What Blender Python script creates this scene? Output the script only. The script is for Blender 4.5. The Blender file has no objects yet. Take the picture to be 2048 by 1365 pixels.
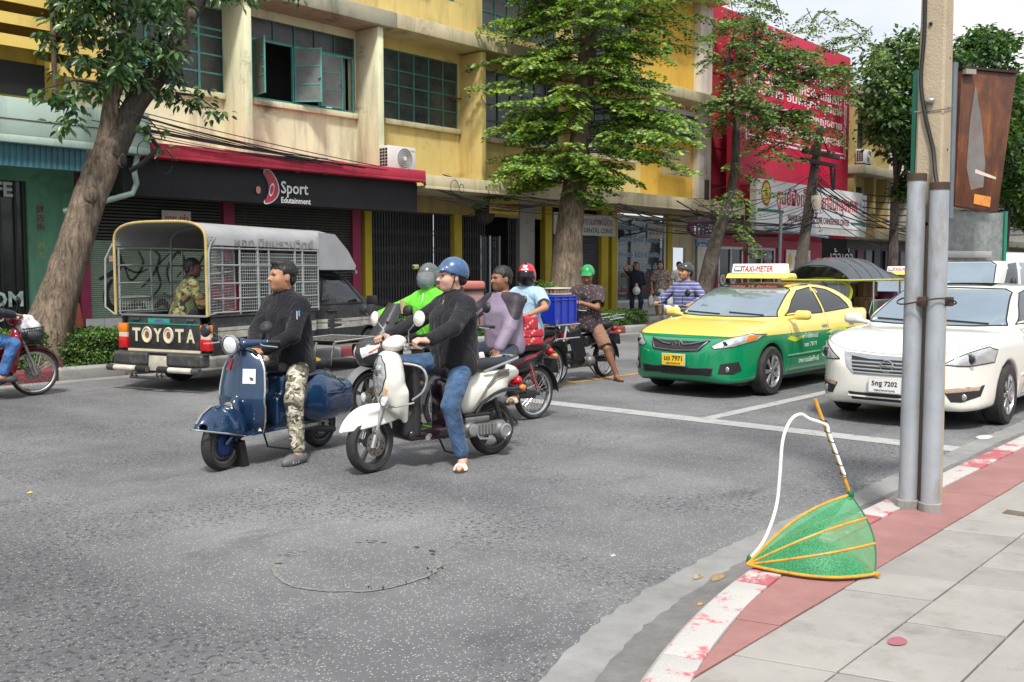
import bpy,bmesh,math,random
import numpy as np
from mathutils import Vector,Matrix,Euler
random.seed(7);rng=np.random.default_rng(7)
R=math.radians;PI=math.pi;cos=math.cos;sin=math.sin
SC=bpy.context.scene;COL=SC.collection
# ---------- camera, sky, sun, exposure
cam_d=bpy.data.cameras.new('camera');cam=bpy.data.objects.new('camera',cam_d);COL.objects.link(cam)
cam_d.sensor_width=36.0;cam_d.lens=1967.0/2048.0*36.0;cam_d.clip_start=0.05;cam_d.clip_end=2000
cam.location=(0,0,1.6)
YAW,PITCH=R(41.3),math.atan(142.5/1967.0)
cam.rotation_euler=(PI/2-PITCH,0,YAW-PI/2)
SC.camera=cam
SUN_EL,SUN_AZ=R(56),R(222)
world=bpy.data.worlds.new('World');SC.world=world;world.use_nodes=True
wn,wl=world.node_tree.nodes,world.node_tree.links
wn.clear()
sky=wn.new('ShaderNodeTexSky');sky.sky_type='NISHITA';sky.sun_disc=False
sky.sun_elevation=SUN_EL;sky.sun_rotation=R(90)-SUN_AZ;sky.air_density=1.0;sky.dust_density=6.0;sky.ozone_density=1.0
hs=wn.new('ShaderNodeHueSaturation');hs.inputs['Saturation'].default_value=0.22
wl.new(sky.outputs[0],hs.inputs['Color'])
tc=wn.new('ShaderNodeTexCoord');wmp=wn.new('ShaderNodeMapping');wmp.inputs['Scale'].default_value=(1,1,2.2)
wno=wn.new('ShaderNodeTexNoise');wno.inputs['Scale'].default_value=2.2;wno.inputs['Detail'].default_value=6
wl.new(tc.outputs['Generated'],wmp.inputs[0]);wl.new(wmp.outputs[0],wno.inputs['Vector'])
wcr=wn.new('ShaderNodeValToRGB');wcr.color_ramp.elements[0].position=.40;wcr.color_ramp.elements[1].position=.66
wcr.color_ramp.elements[0].color=(5.6,6.3,7.3,1);wcr.color_ramp.elements[1].color=(9.3,9.3,9.2,1)
wl.new(wno.outputs['Fac'],wcr.inputs[0])
wmx=wn.new('ShaderNodeMix');wmx.data_type='RGBA';wmx.inputs['Factor'].default_value=0.72
wl.new(hs.outputs[0],wmx.inputs[6]);wl.new(wcr.outputs[0],wmx.inputs[7])
bgn=wn.new('ShaderNodeBackground');bgn.inputs['Strength'].default_value=0.098
wo=wn.new('ShaderNodeOutputWorld');wl.new(wmx.outputs[2],bgn.inputs[0]);wl.new(bgn.outputs[0],wo.inputs[0])
sun_d=bpy.data.lights.new('sun','SUN');sun_d.energy=2.7;sun_d.angle=R(8);sun_d.color=(1.0,.965,.91)
sun=bpy.data.objects.new('sun',sun_d);COL.objects.link(sun);sun.location=(-10,-10,30)
sdir=Vector((cos(SUN_AZ)*cos(SUN_EL),sin(SUN_AZ)*cos(SUN_EL),sin(SUN_EL)))
sun.rotation_euler=(-sdir).to_track_quat('-Z','Y').to_euler()
SC.view_settings.view_transform='Standard';SC.view_settings.look='None';SC.view_settings.gamma=1
SC.view_settings.exposure=0.62;SC.view_settings.use_curve_mapping=False
SC.cycles.use_denoising=True;SC.cycles.max_bounces=6;SC.cycles.transparent_max_bounces=16
SC.cycles.caustics_reflective=False;SC.cycles.caustics_refractive=False;SC.cycles.sample_clamp_indirect=4
# ---------- materials
MC={}
def srgb(h):
 v=[int(h[i:i+2],16)/255 for i in(0,2,4)]
 return tuple(c/12.92 if c<=.04045 else((c+.055)/1.055)**2.4 for c in v)
def nodes(name):
 m=bpy.data.materials.new(name);m.use_nodes=True
 nt=m.node_tree;b=nt.nodes['Principled BSDF']
 return m,nt,b
def N(nt,t,**kw):
 n=nt.nodes.new('ShaderNode'+t)
 for k,v in kw.items():
  if k.startswith('i_'):
   kk=k[2:];n.inputs[int(kk)if kk.isdigit()else kk.replace('_',' ')].default_value=v
  else:setattr(n,k,v)
 return n
def L(nt,a,b):nt.links.new(a,b)
def mixc(nt,fac,a,b,blend='MIX'):
 n=N(nt,'Mix',data_type='RGBA',blend_type=blend)
 for s,v in((0,fac),(6,a),(7,b)):
  if hasattr(v,'is_linked')or hasattr(v,'links'):L(nt,v,n.inputs[s])
  else:n.inputs[s].default_value=v if s==0 else(tuple(v)+(1,))[:4]
 return n.outputs[2]
def ramp(nt,src,stops,interp='LINEAR'):
 n=N(nt,'ValToRGB');cr=n.color_ramp;cr.interpolation=interp
 while len(cr.elements)<len(stops):cr.elements.new(.5)
 for e,(p,c)in zip(cr.elements,stops):
  e.position=p;e.color=(c,c,c,1)if isinstance(c,(int,float))else(tuple(c)+(1,))[:4]
 L(nt,src,n.inputs[0]);return n.outputs[0]
def coords(nt,scale=(1,1,1),rot=(0,0,0),kind='Object',loc=(0,0,0)):
 t=N(nt,'TexCoord');mp=N(nt,'Mapping');mp.inputs['Scale'].default_value=scale;mp.inputs['Rotation'].default_value=rot
 mp.inputs['Location'].default_value=loc
 L(nt,t.outputs[kind],mp.inputs[0]);return mp.outputs[0]
def world_pos(nt,scale=(1,1,1),loc=(0,0,0)):
 g=N(nt,'NewGeometry');mp=N(nt,'Mapping');mp.inputs['Scale'].default_value=scale;mp.inputs['Location'].default_value=loc
 L(nt,g.outputs['Position'],mp.inputs[0]);return mp.outputs[0]
def noise(nt,vec,scale,detail=4,rough=.6,dist=0,out='Fac'):
 n=N(nt,'TexNoise');n.inputs['Scale'].default_value=scale;n.inputs['Detail'].default_value=detail
 n.inputs['Roughness'].default_value=rough;n.inputs['Distortion'].default_value=dist
 L(nt,vec,n.inputs['Vector']);return n.outputs[out]
def bump(nt,b,h,strength=.3,dist=.01):
 n=N(nt,'Bump',i_Strength=strength,i_Distance=dist);L(nt,h,n.inputs['Height']);L(nt,n.outputs[0],b.inputs['Normal'])
def M(name,col=(.5,.5,.5),rough=.6,metal=0.,var=.18,scale=5.,bmp=0.,bscale=60.,coat=0.,spec=.5,dirt=None,dirt_amt=.5,dscale=2.5,vstreak=False,alpha=1.,trans=0.,sub=0.,wp=True):
 if name in MC:return MC[name]
 if isinstance(col,str):col=srgb(col)
 m,nt,b=nodes(name);b.inputs['Roughness'].default_value=rough;b.inputs['Metallic'].default_value=metal
 b.inputs['Specular IOR Level'].default_value=spec
 if coat:b.inputs['Coat Weight'].default_value=coat;b.inputs['Coat Roughness'].default_value=.04
 vec=world_pos(nt)if wp else coords(nt)
 if var>0:
  f=noise(nt,vec,scale,5,.65)
  f=ramp(nt,f,[(.25,0.),(.75,1.)])
  c=mixc(nt,f,[x*(1-var)for x in col],[min(1,x*(1+var))for x in col])
 else:
  rgb=N(nt,'RGB');rgb.outputs[0].default_value=(*col,1);c=rgb.outputs[0]
 if dirt is not None:
  v2=world_pos(nt,(1,1,.25)if vstreak else(1,1,1),(3.1,1.7,.4))
  d=ramp(nt,noise(nt,v2,dscale,8,.72),[(.5,0.),(.74,dirt_amt)])
  c=mixc(nt,d,c,srgb(dirt)if isinstance(dirt,str)else dirt)
 L(nt,c,b.inputs['Base Color'])
 if bmp>0:bump(nt,b,noise(nt,vec,bscale,4,.6),bmp,.01)
 if alpha<1:b.inputs['Alpha'].default_value=alpha
 if trans:b.inputs['Transmission Weight'].default_value=trans
 if sub:b.inputs['Subsurface Weight'].default_value=sub;b.inputs['Subsurface Radius'].default_value=(.02,.008,.004);b.inputs['Subsurface Scale'].default_value=.5
 MC[name]=m;return m
def G(name,build):
 if name not in MC:
  m,nt,b=nodes(name);build(nt,b);MC[name]=m
 return MC[name]
 # ---------- objects
def link(o,parent=None):
 COL.objects.link(o)
 if parent is not None:o.parent=parent
 return o
def tag(o,label=None,cat=None,group=None,kind=None):
 if label:o['label']=label
 if cat:o['category']=cat
 if group:o['group']=group
 if kind:o['kind']=kind
 return o
def thing(name,label,cat,loc=(0,0,0),rz=0,group=None):
 o=bpy.data.objects.new(name,None);o.empty_display_size=.2;link(o);o.location=loc;o.rotation_euler=(0,0,rz)
 return tag(o,label,cat,group)
def mesh_from(name,V,F,mats=(),mi=None,smooth=True,sharp=35):
 me=bpy.data.meshes.new(name);me.from_pydata([tuple(v)for v in V],[],[tuple(f)for f in F])
 for m in mats:me.materials.append(m)
 if mi is not None:me.polygons.foreach_set('material_index',np.asarray(mi,dtype=np.int32))
 if smooth:
  me.polygons.foreach_set('use_smooth',np.ones(len(me.polygons),dtype=bool))
  if sharp:me.set_sharp_from_angle(angle=R(sharp))
 me.update();return me
def piece(name,me,parent=None,loc=(0,0,0),rot=(0,0,0),scale=None,mat=None):
 o=bpy.data.objects.new(name,me);link(o,parent);o.location=loc;o.rotation_euler=rot
 if scale is not None:o.scale=scale
 return o
def frame(z,up=(0,0,1)):
 z=Vector(z).normalized();u=Vector(up)
 if abs(z.dot(u))>.99:u=Vector((1,0,0))
 x=u.cross(z).normalized();y=z.cross(x);return Matrix((x,y,z)).transposed()
class MB:
 def __init__(s):s.v=[];s.f=[];s.mi=[];s.m=0
 def add(s,V,F,T=None):
  o=len(s.v)
  if T is not None:V=[T@Vector(p)for p in V]
  s.v+=[tuple(p)for p in V];s.f+=[tuple(i+o for i in f)for f in F];s.mi+=[s.m]*len(F);return s
 def box(s,c,d,rot=None,T=None):
  x,y,z=d[0]/2,d[1]/2,d[2]/2
  V=[Vector((i*x,j*y,k*z))for i in(-1,1)for j in(-1,1)for k in(-1,1)]
  if rot is not None:
   r=rot if isinstance(rot,Matrix)else Euler(rot).to_matrix();V=[r@p for p in V]
  V=[p+Vector(c)for p in V]
  return s.add(V,[(0,1,3,2),(4,6,7,5),(0,4,5,1),(2,3,7,6),(0,2,6,4),(1,5,7,3)],T)
 def bb(s,x0,x1,y0,y1,z0,z1):return s.box(((x0+x1)/2,(y0+y1)/2,(z0+z1)/2),(x1-x0,y1-y0,z1-z0))
 def ring(s,rings,closed=True,cap=(True,True),loop=False):
  n=len(rings[0]);V=[p for r in rings for p in r];F=[]
  k=len(rings)
  for i in range(k if loop else k-1):
   for j in range(n if closed else n-1):
    a,b=i*n+j,i*n+(j+1)%n;c,d=((i+1)%k)*n+(j+1)%n,((i+1)%k)*n+j
    F.append((a,b,c,d))
  if not loop and closed:
   if cap[0]:F.append(tuple(range(n-1,-1,-1)))
   if cap[1]:F.append(tuple((k-1)*n+j for j in range(n)))
  return s.add(V,F)
 def cyl(s,a,b,r,r2=None,n=12,cap=(True,True)):
  a,b=Vector(a),Vector(b);f=frame(b-a);r2=r if r2 is None else r2
  return s.ring([[p+f@Vector((cos(2*PI*j/n)*q,sin(2*PI*j/n)*q,0))for j in range(n)]for p,q in((a,r),(b,r2))],cap=cap)
 def tube(s,pts,r,n=8,closed=False,flat=None):
  P=[Vector(p)for p in pts];k=len(P);rs=r if isinstance(r,(list,tuple))else[r]*k
  rings=[];up=None
  for i in range(k):
   t=(P[(i+1)%k]-P[i-1])if(closed or 0<i<k-1)else(P[1]-P[0]if i==0 else P[-1]-P[-2])
   if t.length<1e-9:t=Vector((0,0,1))
   t.normalize()
   if up is None:up=Vector((0,0,1))if abs(t.z)<.9 else Vector((1,0,0))
   x=up.cross(t)
   if x.length<1e-6:x=Vector((1,0,0)).cross(t)
   x.normalize();y=t.cross(x);up=y
   fx,fy=flat if flat else(1,1)
   rings.append([P[i]+(x*cos(2*PI*j/n)*fx+y*sin(2*PI*j/n)*fy)*rs[i]for j in range(n)])
  return s.ring(rings,loop=closed)
 def lathe(s,prof,o=(0,0,0),ax=(0,0,1),n=24,cap=(False,False),a0=0,a1=2*PI):
  f=frame(ax);o=Vector(o);full=abs(a1-a0-2*PI)<1e-6;m=n if full else n+1
  return s.ring([[o+f@Vector((r*cos(a0+(a1-a0)*j/n),r*sin(a0+(a1-a0)*j/n),z))for j in range(m)]for r,z in prof],closed=full,cap=cap)
 def prism(s,poly,t0,t1,ax='y',T=None):
  n=len(poly);f={'x':lambda a,b,t:(t,a,b),'y':lambda a,b,t:(a,t,b),'z':lambda a,b,t:(a,b,t)}[ax]
  V=[f(a,b,t0)for a,b in poly]+[f(a,b,t1)for a,b in poly]
  F=[tuple(range(n)),tuple(range(2*n-1,n-1,-1))]+[(i,n+i,n+(i+1)%n,(i+1)%n)for i in range(n)]
  return s.add(V,F,T)
 def ball(s,c,r,nu=16,nv=10,z0=-1.,z1=1.,rot=None):
  r=(r,r,r)if isinstance(r,(int,float))else r;c=Vector(c);rings=[]
  for i in range(nv+1):
   th=math.asin(max(-1,min(1,z0)))+(math.asin(max(-1,min(1,z1)))-math.asin(max(-1,min(1,z0))))*i/nv
   rings.append([])
   for j in range(nu):
    p=Vector((r[0]*cos(th)*cos(2*PI*j/nu),r[1]*cos(th)*sin(2*PI*j/nu),r[2]*sin(th)))
    rings[-1].append(c+(rot@p if rot is not None else p))
  return s.ring(rings,cap=(True,True))
 def grid(s,fn,nu,nv,thick=0.):
  V=[Vector(fn(i/nu,j/nv))for i in range(nu+1)for j in range(nv+1)]
  F=[(i*(nv+1)+j,(i+1)*(nv+1)+j,(i+1)*(nv+1)+j+1,i*(nv+1)+j+1)for i in range(nu)for j in range(nv)]
  if thick:
   nn=len(V);nor=[Vector((0,0,0))for _ in V]
   for f in F:
    q=(V[f[2]]-V[f[0]]).cross(V[f[3]]-V[f[1]])
    for i in f:nor[i]+=q
   V2=[p-(q.normalized()if q.length>1e-12 else Vector((0,0,1)))*thick for p,q in zip(V,nor)]
   F2=[tuple(nn+i for i in reversed(f))for f in F]
   bd=[j for j in range(nv+1)]+[i*(nv+1)+nv for i in range(1,nu+1)]+[nu*(nv+1)+j for j in range(nv-1,-1,-1)]+[i*(nv+1)for i in range(nu-1,0,-1)]
   F3=[(bd[k],bd[(k+1)%len(bd)],nn+bd[(k+1)%len(bd)],nn+bd[k])for k in range(len(bd))]
   V+=V2;F+=F2+F3
  return s.add(V,F)
 def mesh(s,name,mat,bevel=0.,sharp=35,smooth=True,seg=2,fix=True):
  mats=list(mat)if isinstance(mat,(list,tuple))else[mat]
  me=bpy.data.meshes.new(name);me.from_pydata(s.v,[],s.f)
  me.polygons.foreach_set('material_index',np.asarray(s.mi,dtype=np.int32))
  for m in mats:me.materials.append(m)
  bm=bmesh.new();bm.from_mesh(me)
  if fix:bmesh.ops.recalc_face_normals(bm,faces=bm.faces)
  if bevel>0:
   es=[e for e in bm.edges if len(e.link_faces)==2 and e.calc_face_angle(0)>R(30)]
   bmesh.ops.bevel(bm,geom=es,offset=bevel,segments=seg,affect='EDGES',clamp_overlap=True,profile=.5)
  bm.to_mesh(me);bm.free()
  if smooth:
   me.polygons.foreach_set('use_smooth',np.ones(len(me.polygons),dtype=bool))
   if sharp:me.set_sharp_from_angle(angle=R(sharp))
  me.update();return me
 def build(s,name,mat,parent=None,loc=(0,0,0),rot=(0,0,0),**kw):
  return piece(name,s.mesh(name,mat,**kw),parent,loc,rot)
def struct(o):o['kind']='structure';return o
def stuff(o):o['kind']='stuff';return o
TXT={}
def text(name,body,size,mat,parent,loc,rot=(0,0,0),width=None,ext=.002,align='CENTER',bold=0.,shear=0.,height=None):
 if '\n' in body:
  ls=body.split('\n');r_=Euler(rot).to_matrix();mx=max(len(q)for q in ls)
  for i,q in enumerate(ls):text(name,q,size,mat,parent,tuple(Vector(loc)+r_@Vector((0,size*1.2*((len(ls)-1)/2-i),0))),rot,width*len(q)/mx if width else None,ext,align,bold,shear,size*.8 if height else None)
  return
 c=bpy.data.curves.new('t','FONT');c.body=body;c.size=1;c.extrude=ext/max(size,1e-6);c.align_x=align;c.align_y='CENTER';c.resolution_u=2;c.offset=bold;c.shear=shear
 o=bpy.data.objects.new('t',c);COL.objects.link(o);dg=bpy.context.evaluated_depsgraph_get()
 me=bpy.data.meshes.new_from_object(o.evaluated_get(dg));bpy.data.objects.remove(o);me.name=name
 if not len(me.vertices):return None
 co=np.zeros(len(me.vertices)*3);me.vertices.foreach_get('co',co);co=co.reshape(-1,3)
 w=np.ptp(co[:,0]);co[:,:2]-=(co[:,:2].max(0)+co[:,:2].min(0))/2 if align=='CENTER' else 0
 hh=np.ptp(co[:,1]);sx=sy=size
 if width:sx=width/w
 if height:sy=height/hh
 elif width and not height:sy=size
 co[:,0]*=sx;co[:,1]*=sy;co[:,2]*=size
 me.vertices.foreach_set('co',co.ravel());me.materials.clear();me.materials.append(mat);me.update()
 return piece(name,me,parent,loc,rot)
FACE=(PI/2,0,0)
# ---------- signed distance bodies
def rc(a,b,r1,r2=None,fl=None):
 a=np.array(a,float);b=np.array(b,float);r2=r1 if r2 is None else r2;d=b-a;dd=max(d@d,1e-9)
 def f(x,y,z):
  px,py,pz=x-a[0],y-a[1],z-a[2]
  t=np.clip((px*d[0]+py*d[1]+pz*d[2])/dd,0,1)
  return np.sqrt((px-t*d[0])**2+(py-t*d[1])**2+(pz-t*d[2])**2)-(r1+(r2-r1)*t)
 m=max(r1,r2);return f,np.minimum(a,b)-m,np.maximum(a,b)+m
def el(c,r,rot=None):
 c=np.array(c,float);r=np.array(r,float)if not isinstance(r,(int,float))else np.array([r]*3,float)
 Q=np.array((rot if isinstance(rot,Matrix)else Euler(rot).to_matrix()).transposed())if rot is not None else None
 def f(x,y,z):
  p=(x-c[0],y-c[1],z-c[2])
  if Q is not None:p=tuple(Q[i,0]*p[0]+Q[i,1]*p[1]+Q[i,2]*p[2]for i in range(3))
  k0=np.sqrt((p[0]/r[0])**2+(p[1]/r[1])**2+(p[2]/r[2])**2)
  k1=np.sqrt((p[0]/r[0]**2)**2+(p[1]/r[1]**2)**2+(p[2]/r[2]**2)**2)+1e-9
  return k0*(k0-1)/k1
 m=r.max()if Q is not None else r
 return f,c-m,c+m
def rb(c,h,rd=.02,rot=None):
 c=np.array(c,float);h=np.array(h,float)
 Q=np.array((rot if isinstance(rot,Matrix)else Euler(rot).to_matrix()).transposed())if rot is not None else None
 def f(x,y,z):
  p=(x-c[0],y-c[1],z-c[2])
  if Q is not None:p=tuple(Q[i,0]*p[0]+Q[i,1]*p[1]+Q[i,2]*p[2]for i in range(3))
  q=[np.abs(p[i])-h[i]+rd for i in range(3)]
  return np.sqrt(np.maximum(q[0],0)**2+np.maximum(q[1],0)**2+np.maximum(q[2],0)**2)+np.minimum(np.maximum(np.maximum(q[0],q[1]),q[2]),0)-rd
 m=np.linalg.norm(h)if Q is not None else h
 return f,c-m,c+m
def half(p,n):
 n=np.array(n,float);n/=np.linalg.norm(n);d=n@np.array(p,float)
 return(lambda x,y,z:x*n[0]+y*n[1]+z*n[2]-d),None,None
def poly2(P,u,v):
 P=np.array(P,float)
 d2=np.full(np.broadcast(u,v).shape,1e9);s=np.ones(d2.shape);n=len(P)
 for i in range(n):
  a,b=P[i],P[i-1];e=b-a;wx,wy=u-a[0],v-a[1]
  t=np.clip((wx*e[0]+wy*e[1])/(e@e),0,1);d2=np.minimum(d2,(wx-t*e[0])**2+(wy-t*e[1])**2)
  c1,c2,c3=v>=a[1],v<b[1],e[0]*wy>e[1]*wx
  s=np.where((c1&c2&c3)|(~c1&~c2&~c3),-s,s)
 return s*np.sqrt(d2)
def smax(a,b,k):
 h=np.maximum(k-np.abs(a-b),0)/k;return np.maximum(a,b)+h*h*k*.25
def smin(a,b,k):
 h=np.maximum(k-np.abs(a-b),0)/k;return np.minimum(a,b)-h*h*k*.25
def rnd(P,k=2):
 P=[np.array(p,float)for p in P]
 for _ in range(k):
  P=[q for i in range(len(P))for q in(P[i]*.75+P[(i+1)%len(P)]*.25,P[i]*.25+P[(i+1)%len(P)]*.75)]
 return P
class Grid2:
 def __init__(s,P,h=.0125,pad=.25):
  P=np.array(P);s.lo=P.min(0)-pad;s.n=np.ceil((P.max(0)+pad-s.lo)/h).astype(int)+2;s.h=h
  s.D=poly2(P,(s.lo[0]+h*np.arange(s.n[0]))[:,None],(s.lo[1]+h*np.arange(s.n[1]))[None,:])
 def __call__(s,u,v):
  ex=0.;t=[]
  for i,w in enumerate((u,v)):
   q=(w-s.lo[i])/s.h;c=np.clip(q,0,s.n[i]-1.001);ex=ex+np.abs(q-c)*s.h;t.append(c)
  i,j=t[0].astype(int),t[1].astype(int);a,b=t[0]-i,t[1]-j;D=s.D
  return(D[i,j]*(1-a)+D[i+1,j]*a)*(1-b)+(D[i,j+1]*(1-a)+D[i+1,j+1]*a)*b+ex
def ext3(side=None,plan=None,fron=None,k=.06,off=0.):
 Gs=[None if P is None else Grid2(P)for P in(side,plan,fron)]
 def f(x,y,z):
  d=None
  for P,a,b in zip(Gs,(x,x,y),(z,y,z)):
   if P is None:continue
   q=P(a,b);d=q if d is None else smax(d,q,k)
  return d-off
 lo=np.array([-9.]*3);hi=-lo
 for P,i,j in((side,0,2),(plan,0,1),(fron,1,2)):
  if P is None:continue
  P=np.array(P);lo[[i,j]]=np.maximum(lo[[i,j]],P.min(0));hi[[i,j]]=np.minimum(hi[[i,j]],P.max(0))
 return f,lo-off,hi+off
class SDF:
 def __init__(s):s.ops=[]
 def u(s,pr,k=.02):s.ops.append(('u',k,*pr));return s
 def sub(s,pr,k=.0):s.ops.append(('s',k,*pr));return s
 def cut(s,pr,k=.0):s.ops.append(('i',k,*pr));return s
 def ev(s,x,y,z):
  D=np.full(np.broadcast(x,y,z).shape,10.)
  for op,k,f,lo,hi in s.ops:D=s.comb(op,k,D,f(x,y,z))
  return D
 def comb(s,op,k,D,v):
  if op=='u':return smin(D,v,k)if k>0 else np.minimum(D,v)
  if op=='s':return smax(D,-v,k)if k>0 else np.maximum(D,-v)
  return smax(D,v,k)if k>0 else np.maximum(D,v)
 def mesh(s,vox,disp=None,newton=2):
  lo=np.min([o[3]for o in s.ops if o[0]=='u'],axis=0)-vox*3;hi=np.max([o[4]for o in s.ops if o[0]=='u'],axis=0)+vox*3
  n=np.ceil((hi-lo)/vox).astype(int)+1
  ax=[lo[i]+vox*np.arange(n[i])for i in range(3)]
  D=np.full(n,10.)
  for op,k,f,l,h in s.ops:
   if l is None or op=='i':sl=(slice(None),)*3
   else:
    pad=k+vox*2.5
    i0=np.clip(np.floor((l-pad-lo)/vox).astype(int),0,n-1);i1=np.clip(np.ceil((h+pad-lo)/vox).astype(int)+1,1,n)
    sl=tuple(slice(i0[i],i1[i])for i in range(3))
   x,y,z=ax[0][sl[0]][:,None,None],ax[1][sl[1]][None,:,None],ax[2][sl[2]][None,None,:]
   v=f(x,y,z);D[sl]=s.comb(op,k,D[sl],v)
  V,F=surfnet(D,lo,vox)
  for _ in range(newton):
   e=vox*.25;g=np.zeros_like(V);d=np.zeros(len(V))
   for sx,sy,sz in((1,1,1),(1,-1,-1),(-1,1,-1),(-1,-1,1)):
    q=s.ev(V[:,0]+sx*e,V[:,1]+sy*e,V[:,2]+sz*e);d+=q/4
    g+=np.array([sx,sy,sz])*q[:,None]
   g/=np.linalg.norm(g,axis=1)[:,None]+1e-9
   V=V-g*np.clip(d,-vox*.6,vox*.6)[:,None]
  if disp is not None:V=V+g*disp(V)[:,None]
  return V,F
 def trace(s,P,d,tmax=4.,off=0.):
  P=np.array(P,float);d=np.array(d,float);d/=np.linalg.norm(d);t=np.zeros(len(P))
  for _ in range(50):
   q=P+t[:,None]*d;v=s.ev(q[:,0],q[:,1],q[:,2])
   if np.all((np.abs(v)<2e-4)|(t>=tmax)):break
   t=np.minimum(t+np.where(np.abs(v)>2e-4,v*.8,0),tmax)
  q=P+t[:,None]*d
  if off:
   e=.004;g=np.stack([s.ev(q[:,0]+a,q[:,1]+b,q[:,2]+c)-s.ev(q[:,0]-a,q[:,1]-b,q[:,2]-c)for a,b,c in((e,0,0),(0,e,0),(0,0,e))],1)
   g/=np.linalg.norm(g,axis=1)[:,None]+1e-9;q=q+g*off
  return q
def surfnet(D,lo,vox):
 S=D<0;nx,ny,nz=D.shape
 c=[S[i:nx-1+i,j:ny-1+j,k:nz-1+k]for i in(0,1)for j in(0,1)for k in(0,1)]
 cnt=sum(a.astype(np.int8)for a in c);act=np.argwhere((cnt>0)&(cnt<8))
 idx=-np.ones((nx-1,ny-1,nz-1),dtype=np.int64);idx[act[:,0],act[:,1],act[:,2]]=np.arange(len(act))
 P=np.zeros((len(act),3));W=np.zeros(len(act))
 cor=[(i,j,k)for i in(0,1)for j in(0,1)for k in(0,1)]
 for a in cor:
  for d in range(3):
   if a[d]:continue
   b=list(a);b[d]=1
   va=D[act[:,0]+a[0],act[:,1]+a[1],act[:,2]+a[2]];vb=D[act[:,0]+b[0],act[:,1]+b[1],act[:,2]+b[2]]
   m=(va<0)!=(vb<0);t=np.where(m,va/np.where(m,va-vb,1),0)
   q=np.tile(np.array(a,float),(len(act),1));q[:,d]=t;P[m]+=q[m];W[m]+=1
 V=lo+vox*(act+P/np.maximum(W,1)[:,None]);F=[]
 for d in range(3):
  e1,e2=(d+1)%3,(d+2)%3
  A=np.moveaxis(S,d,0);ch=np.moveaxis(A[:-1]!=A[1:],0,d);q=np.argwhere(ch)
  q=q[(q[:,e1]>0)&(q[:,e2]>0)&(q[:,e1]<D.shape[e1]-1)&(q[:,e2]<D.shape[e2]-1)]
  if not len(q):continue
  ins=S[q[:,0],q[:,1],q[:,2]];cs=[]
  for o1,o2 in((-1,-1),(0,-1),(0,0),(-1,0)):
   r=q.copy();r[:,e1]+=o1;r[:,e2]+=o2;cs.append(idx[r[:,0],r[:,1],r[:,2]])
  f=np.stack(cs,1);f[~ins]=f[~ins][:,::-1];F.append(f)
 return V,np.concatenate(F)
def body(name,sdf,vox,mats,parent=None,mi=None,disp=None,sharp=None):
 V,F=sdf.mesh(vox,disp);mats=list(mats)if isinstance(mats,(list,tuple))else[mats]
 me=mesh_from(name,V,F,mats,mi(V[F].mean(1))if mi else None,True,sharp)
 return piece(name,me,parent)
def patch(name,sdf,outline,axis,start,mat,parent,off=.004,rings=6,sub=3,mirror=False,holes=None):
 P=[]
 for i in range(len(outline)):
  a,b=np.array(outline[i],float),np.array(outline[(i+1)%len(outline)],float)
  P+=[a+(b-a)*j/sub for j in range(sub)]
 P=np.array(P);c=P.mean(0);n=len(P)
 U=np.concatenate([[c]]+[c+(P-c)*(k+1)/rings for k in range(rings)])
 f={'x':lambda q:np.stack([np.full(len(q),start),q[:,0],q[:,1]],1),'y':lambda q:np.stack([q[:,0],np.full(len(q),start),q[:,1]],1),'z':lambda q:np.stack([q[:,0],q[:,1],np.full(len(q),start)],1)}[axis]
 d={'x':(-np.sign(start)if start else-1,0,0),'y':(0,-np.sign(start),0),'z':(0,0,-1)}[axis]
 Q=sdf.trace(f(U),d,off=off)
 last=1+(rings-1)*n
 S=sdf.trace(f(U[last:]),d,off=-.012)
 F=[(0,1+j,1+(j+1)%n)for j in range(n)]
 for k in range(rings-1):F+=[(1+k*n+j,1+(k+1)*n+j,1+(k+1)*n+(j+1)%n,1+k*n+(j+1)%n)for j in range(n)]
 o=len(Q);F+=[(last+j,o+j,o+(j+1)%n,last+(j+1)%n)for j in range(n)]
 V=np.concatenate([Q,S])
 mb=MB();mb.add([Vector(v)for v in V],F);return mb.build(name,mat,parent,sharp=50)
def onbody(sdf,pts,axis,start,off=.002,sub=8):
 P=[]
 for i in range(len(pts)-1):
  a,b=np.array(pts[i],float),np.array(pts[i+1],float);P+=[a+(b-a)*j/sub for j in range(sub)]
 P=np.array(P+[np.array(pts[-1],float)])
 q={'x':lambda q:np.stack([np.full(len(q),start),q[:,0],q[:,1]],1),'y':lambda q:np.stack([q[:,0],np.full(len(q),start),q[:,1]],1),'z':lambda q:np.stack([q[:,0],q[:,1],np.full(len(q),start)],1)}[axis](P)
 d={'x':(-np.sign(start),0,0),'y':(0,-np.sign(start),0),'z':(0,0,-1)}[axis]
 return sdf.trace(q,d,off=off)
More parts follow.
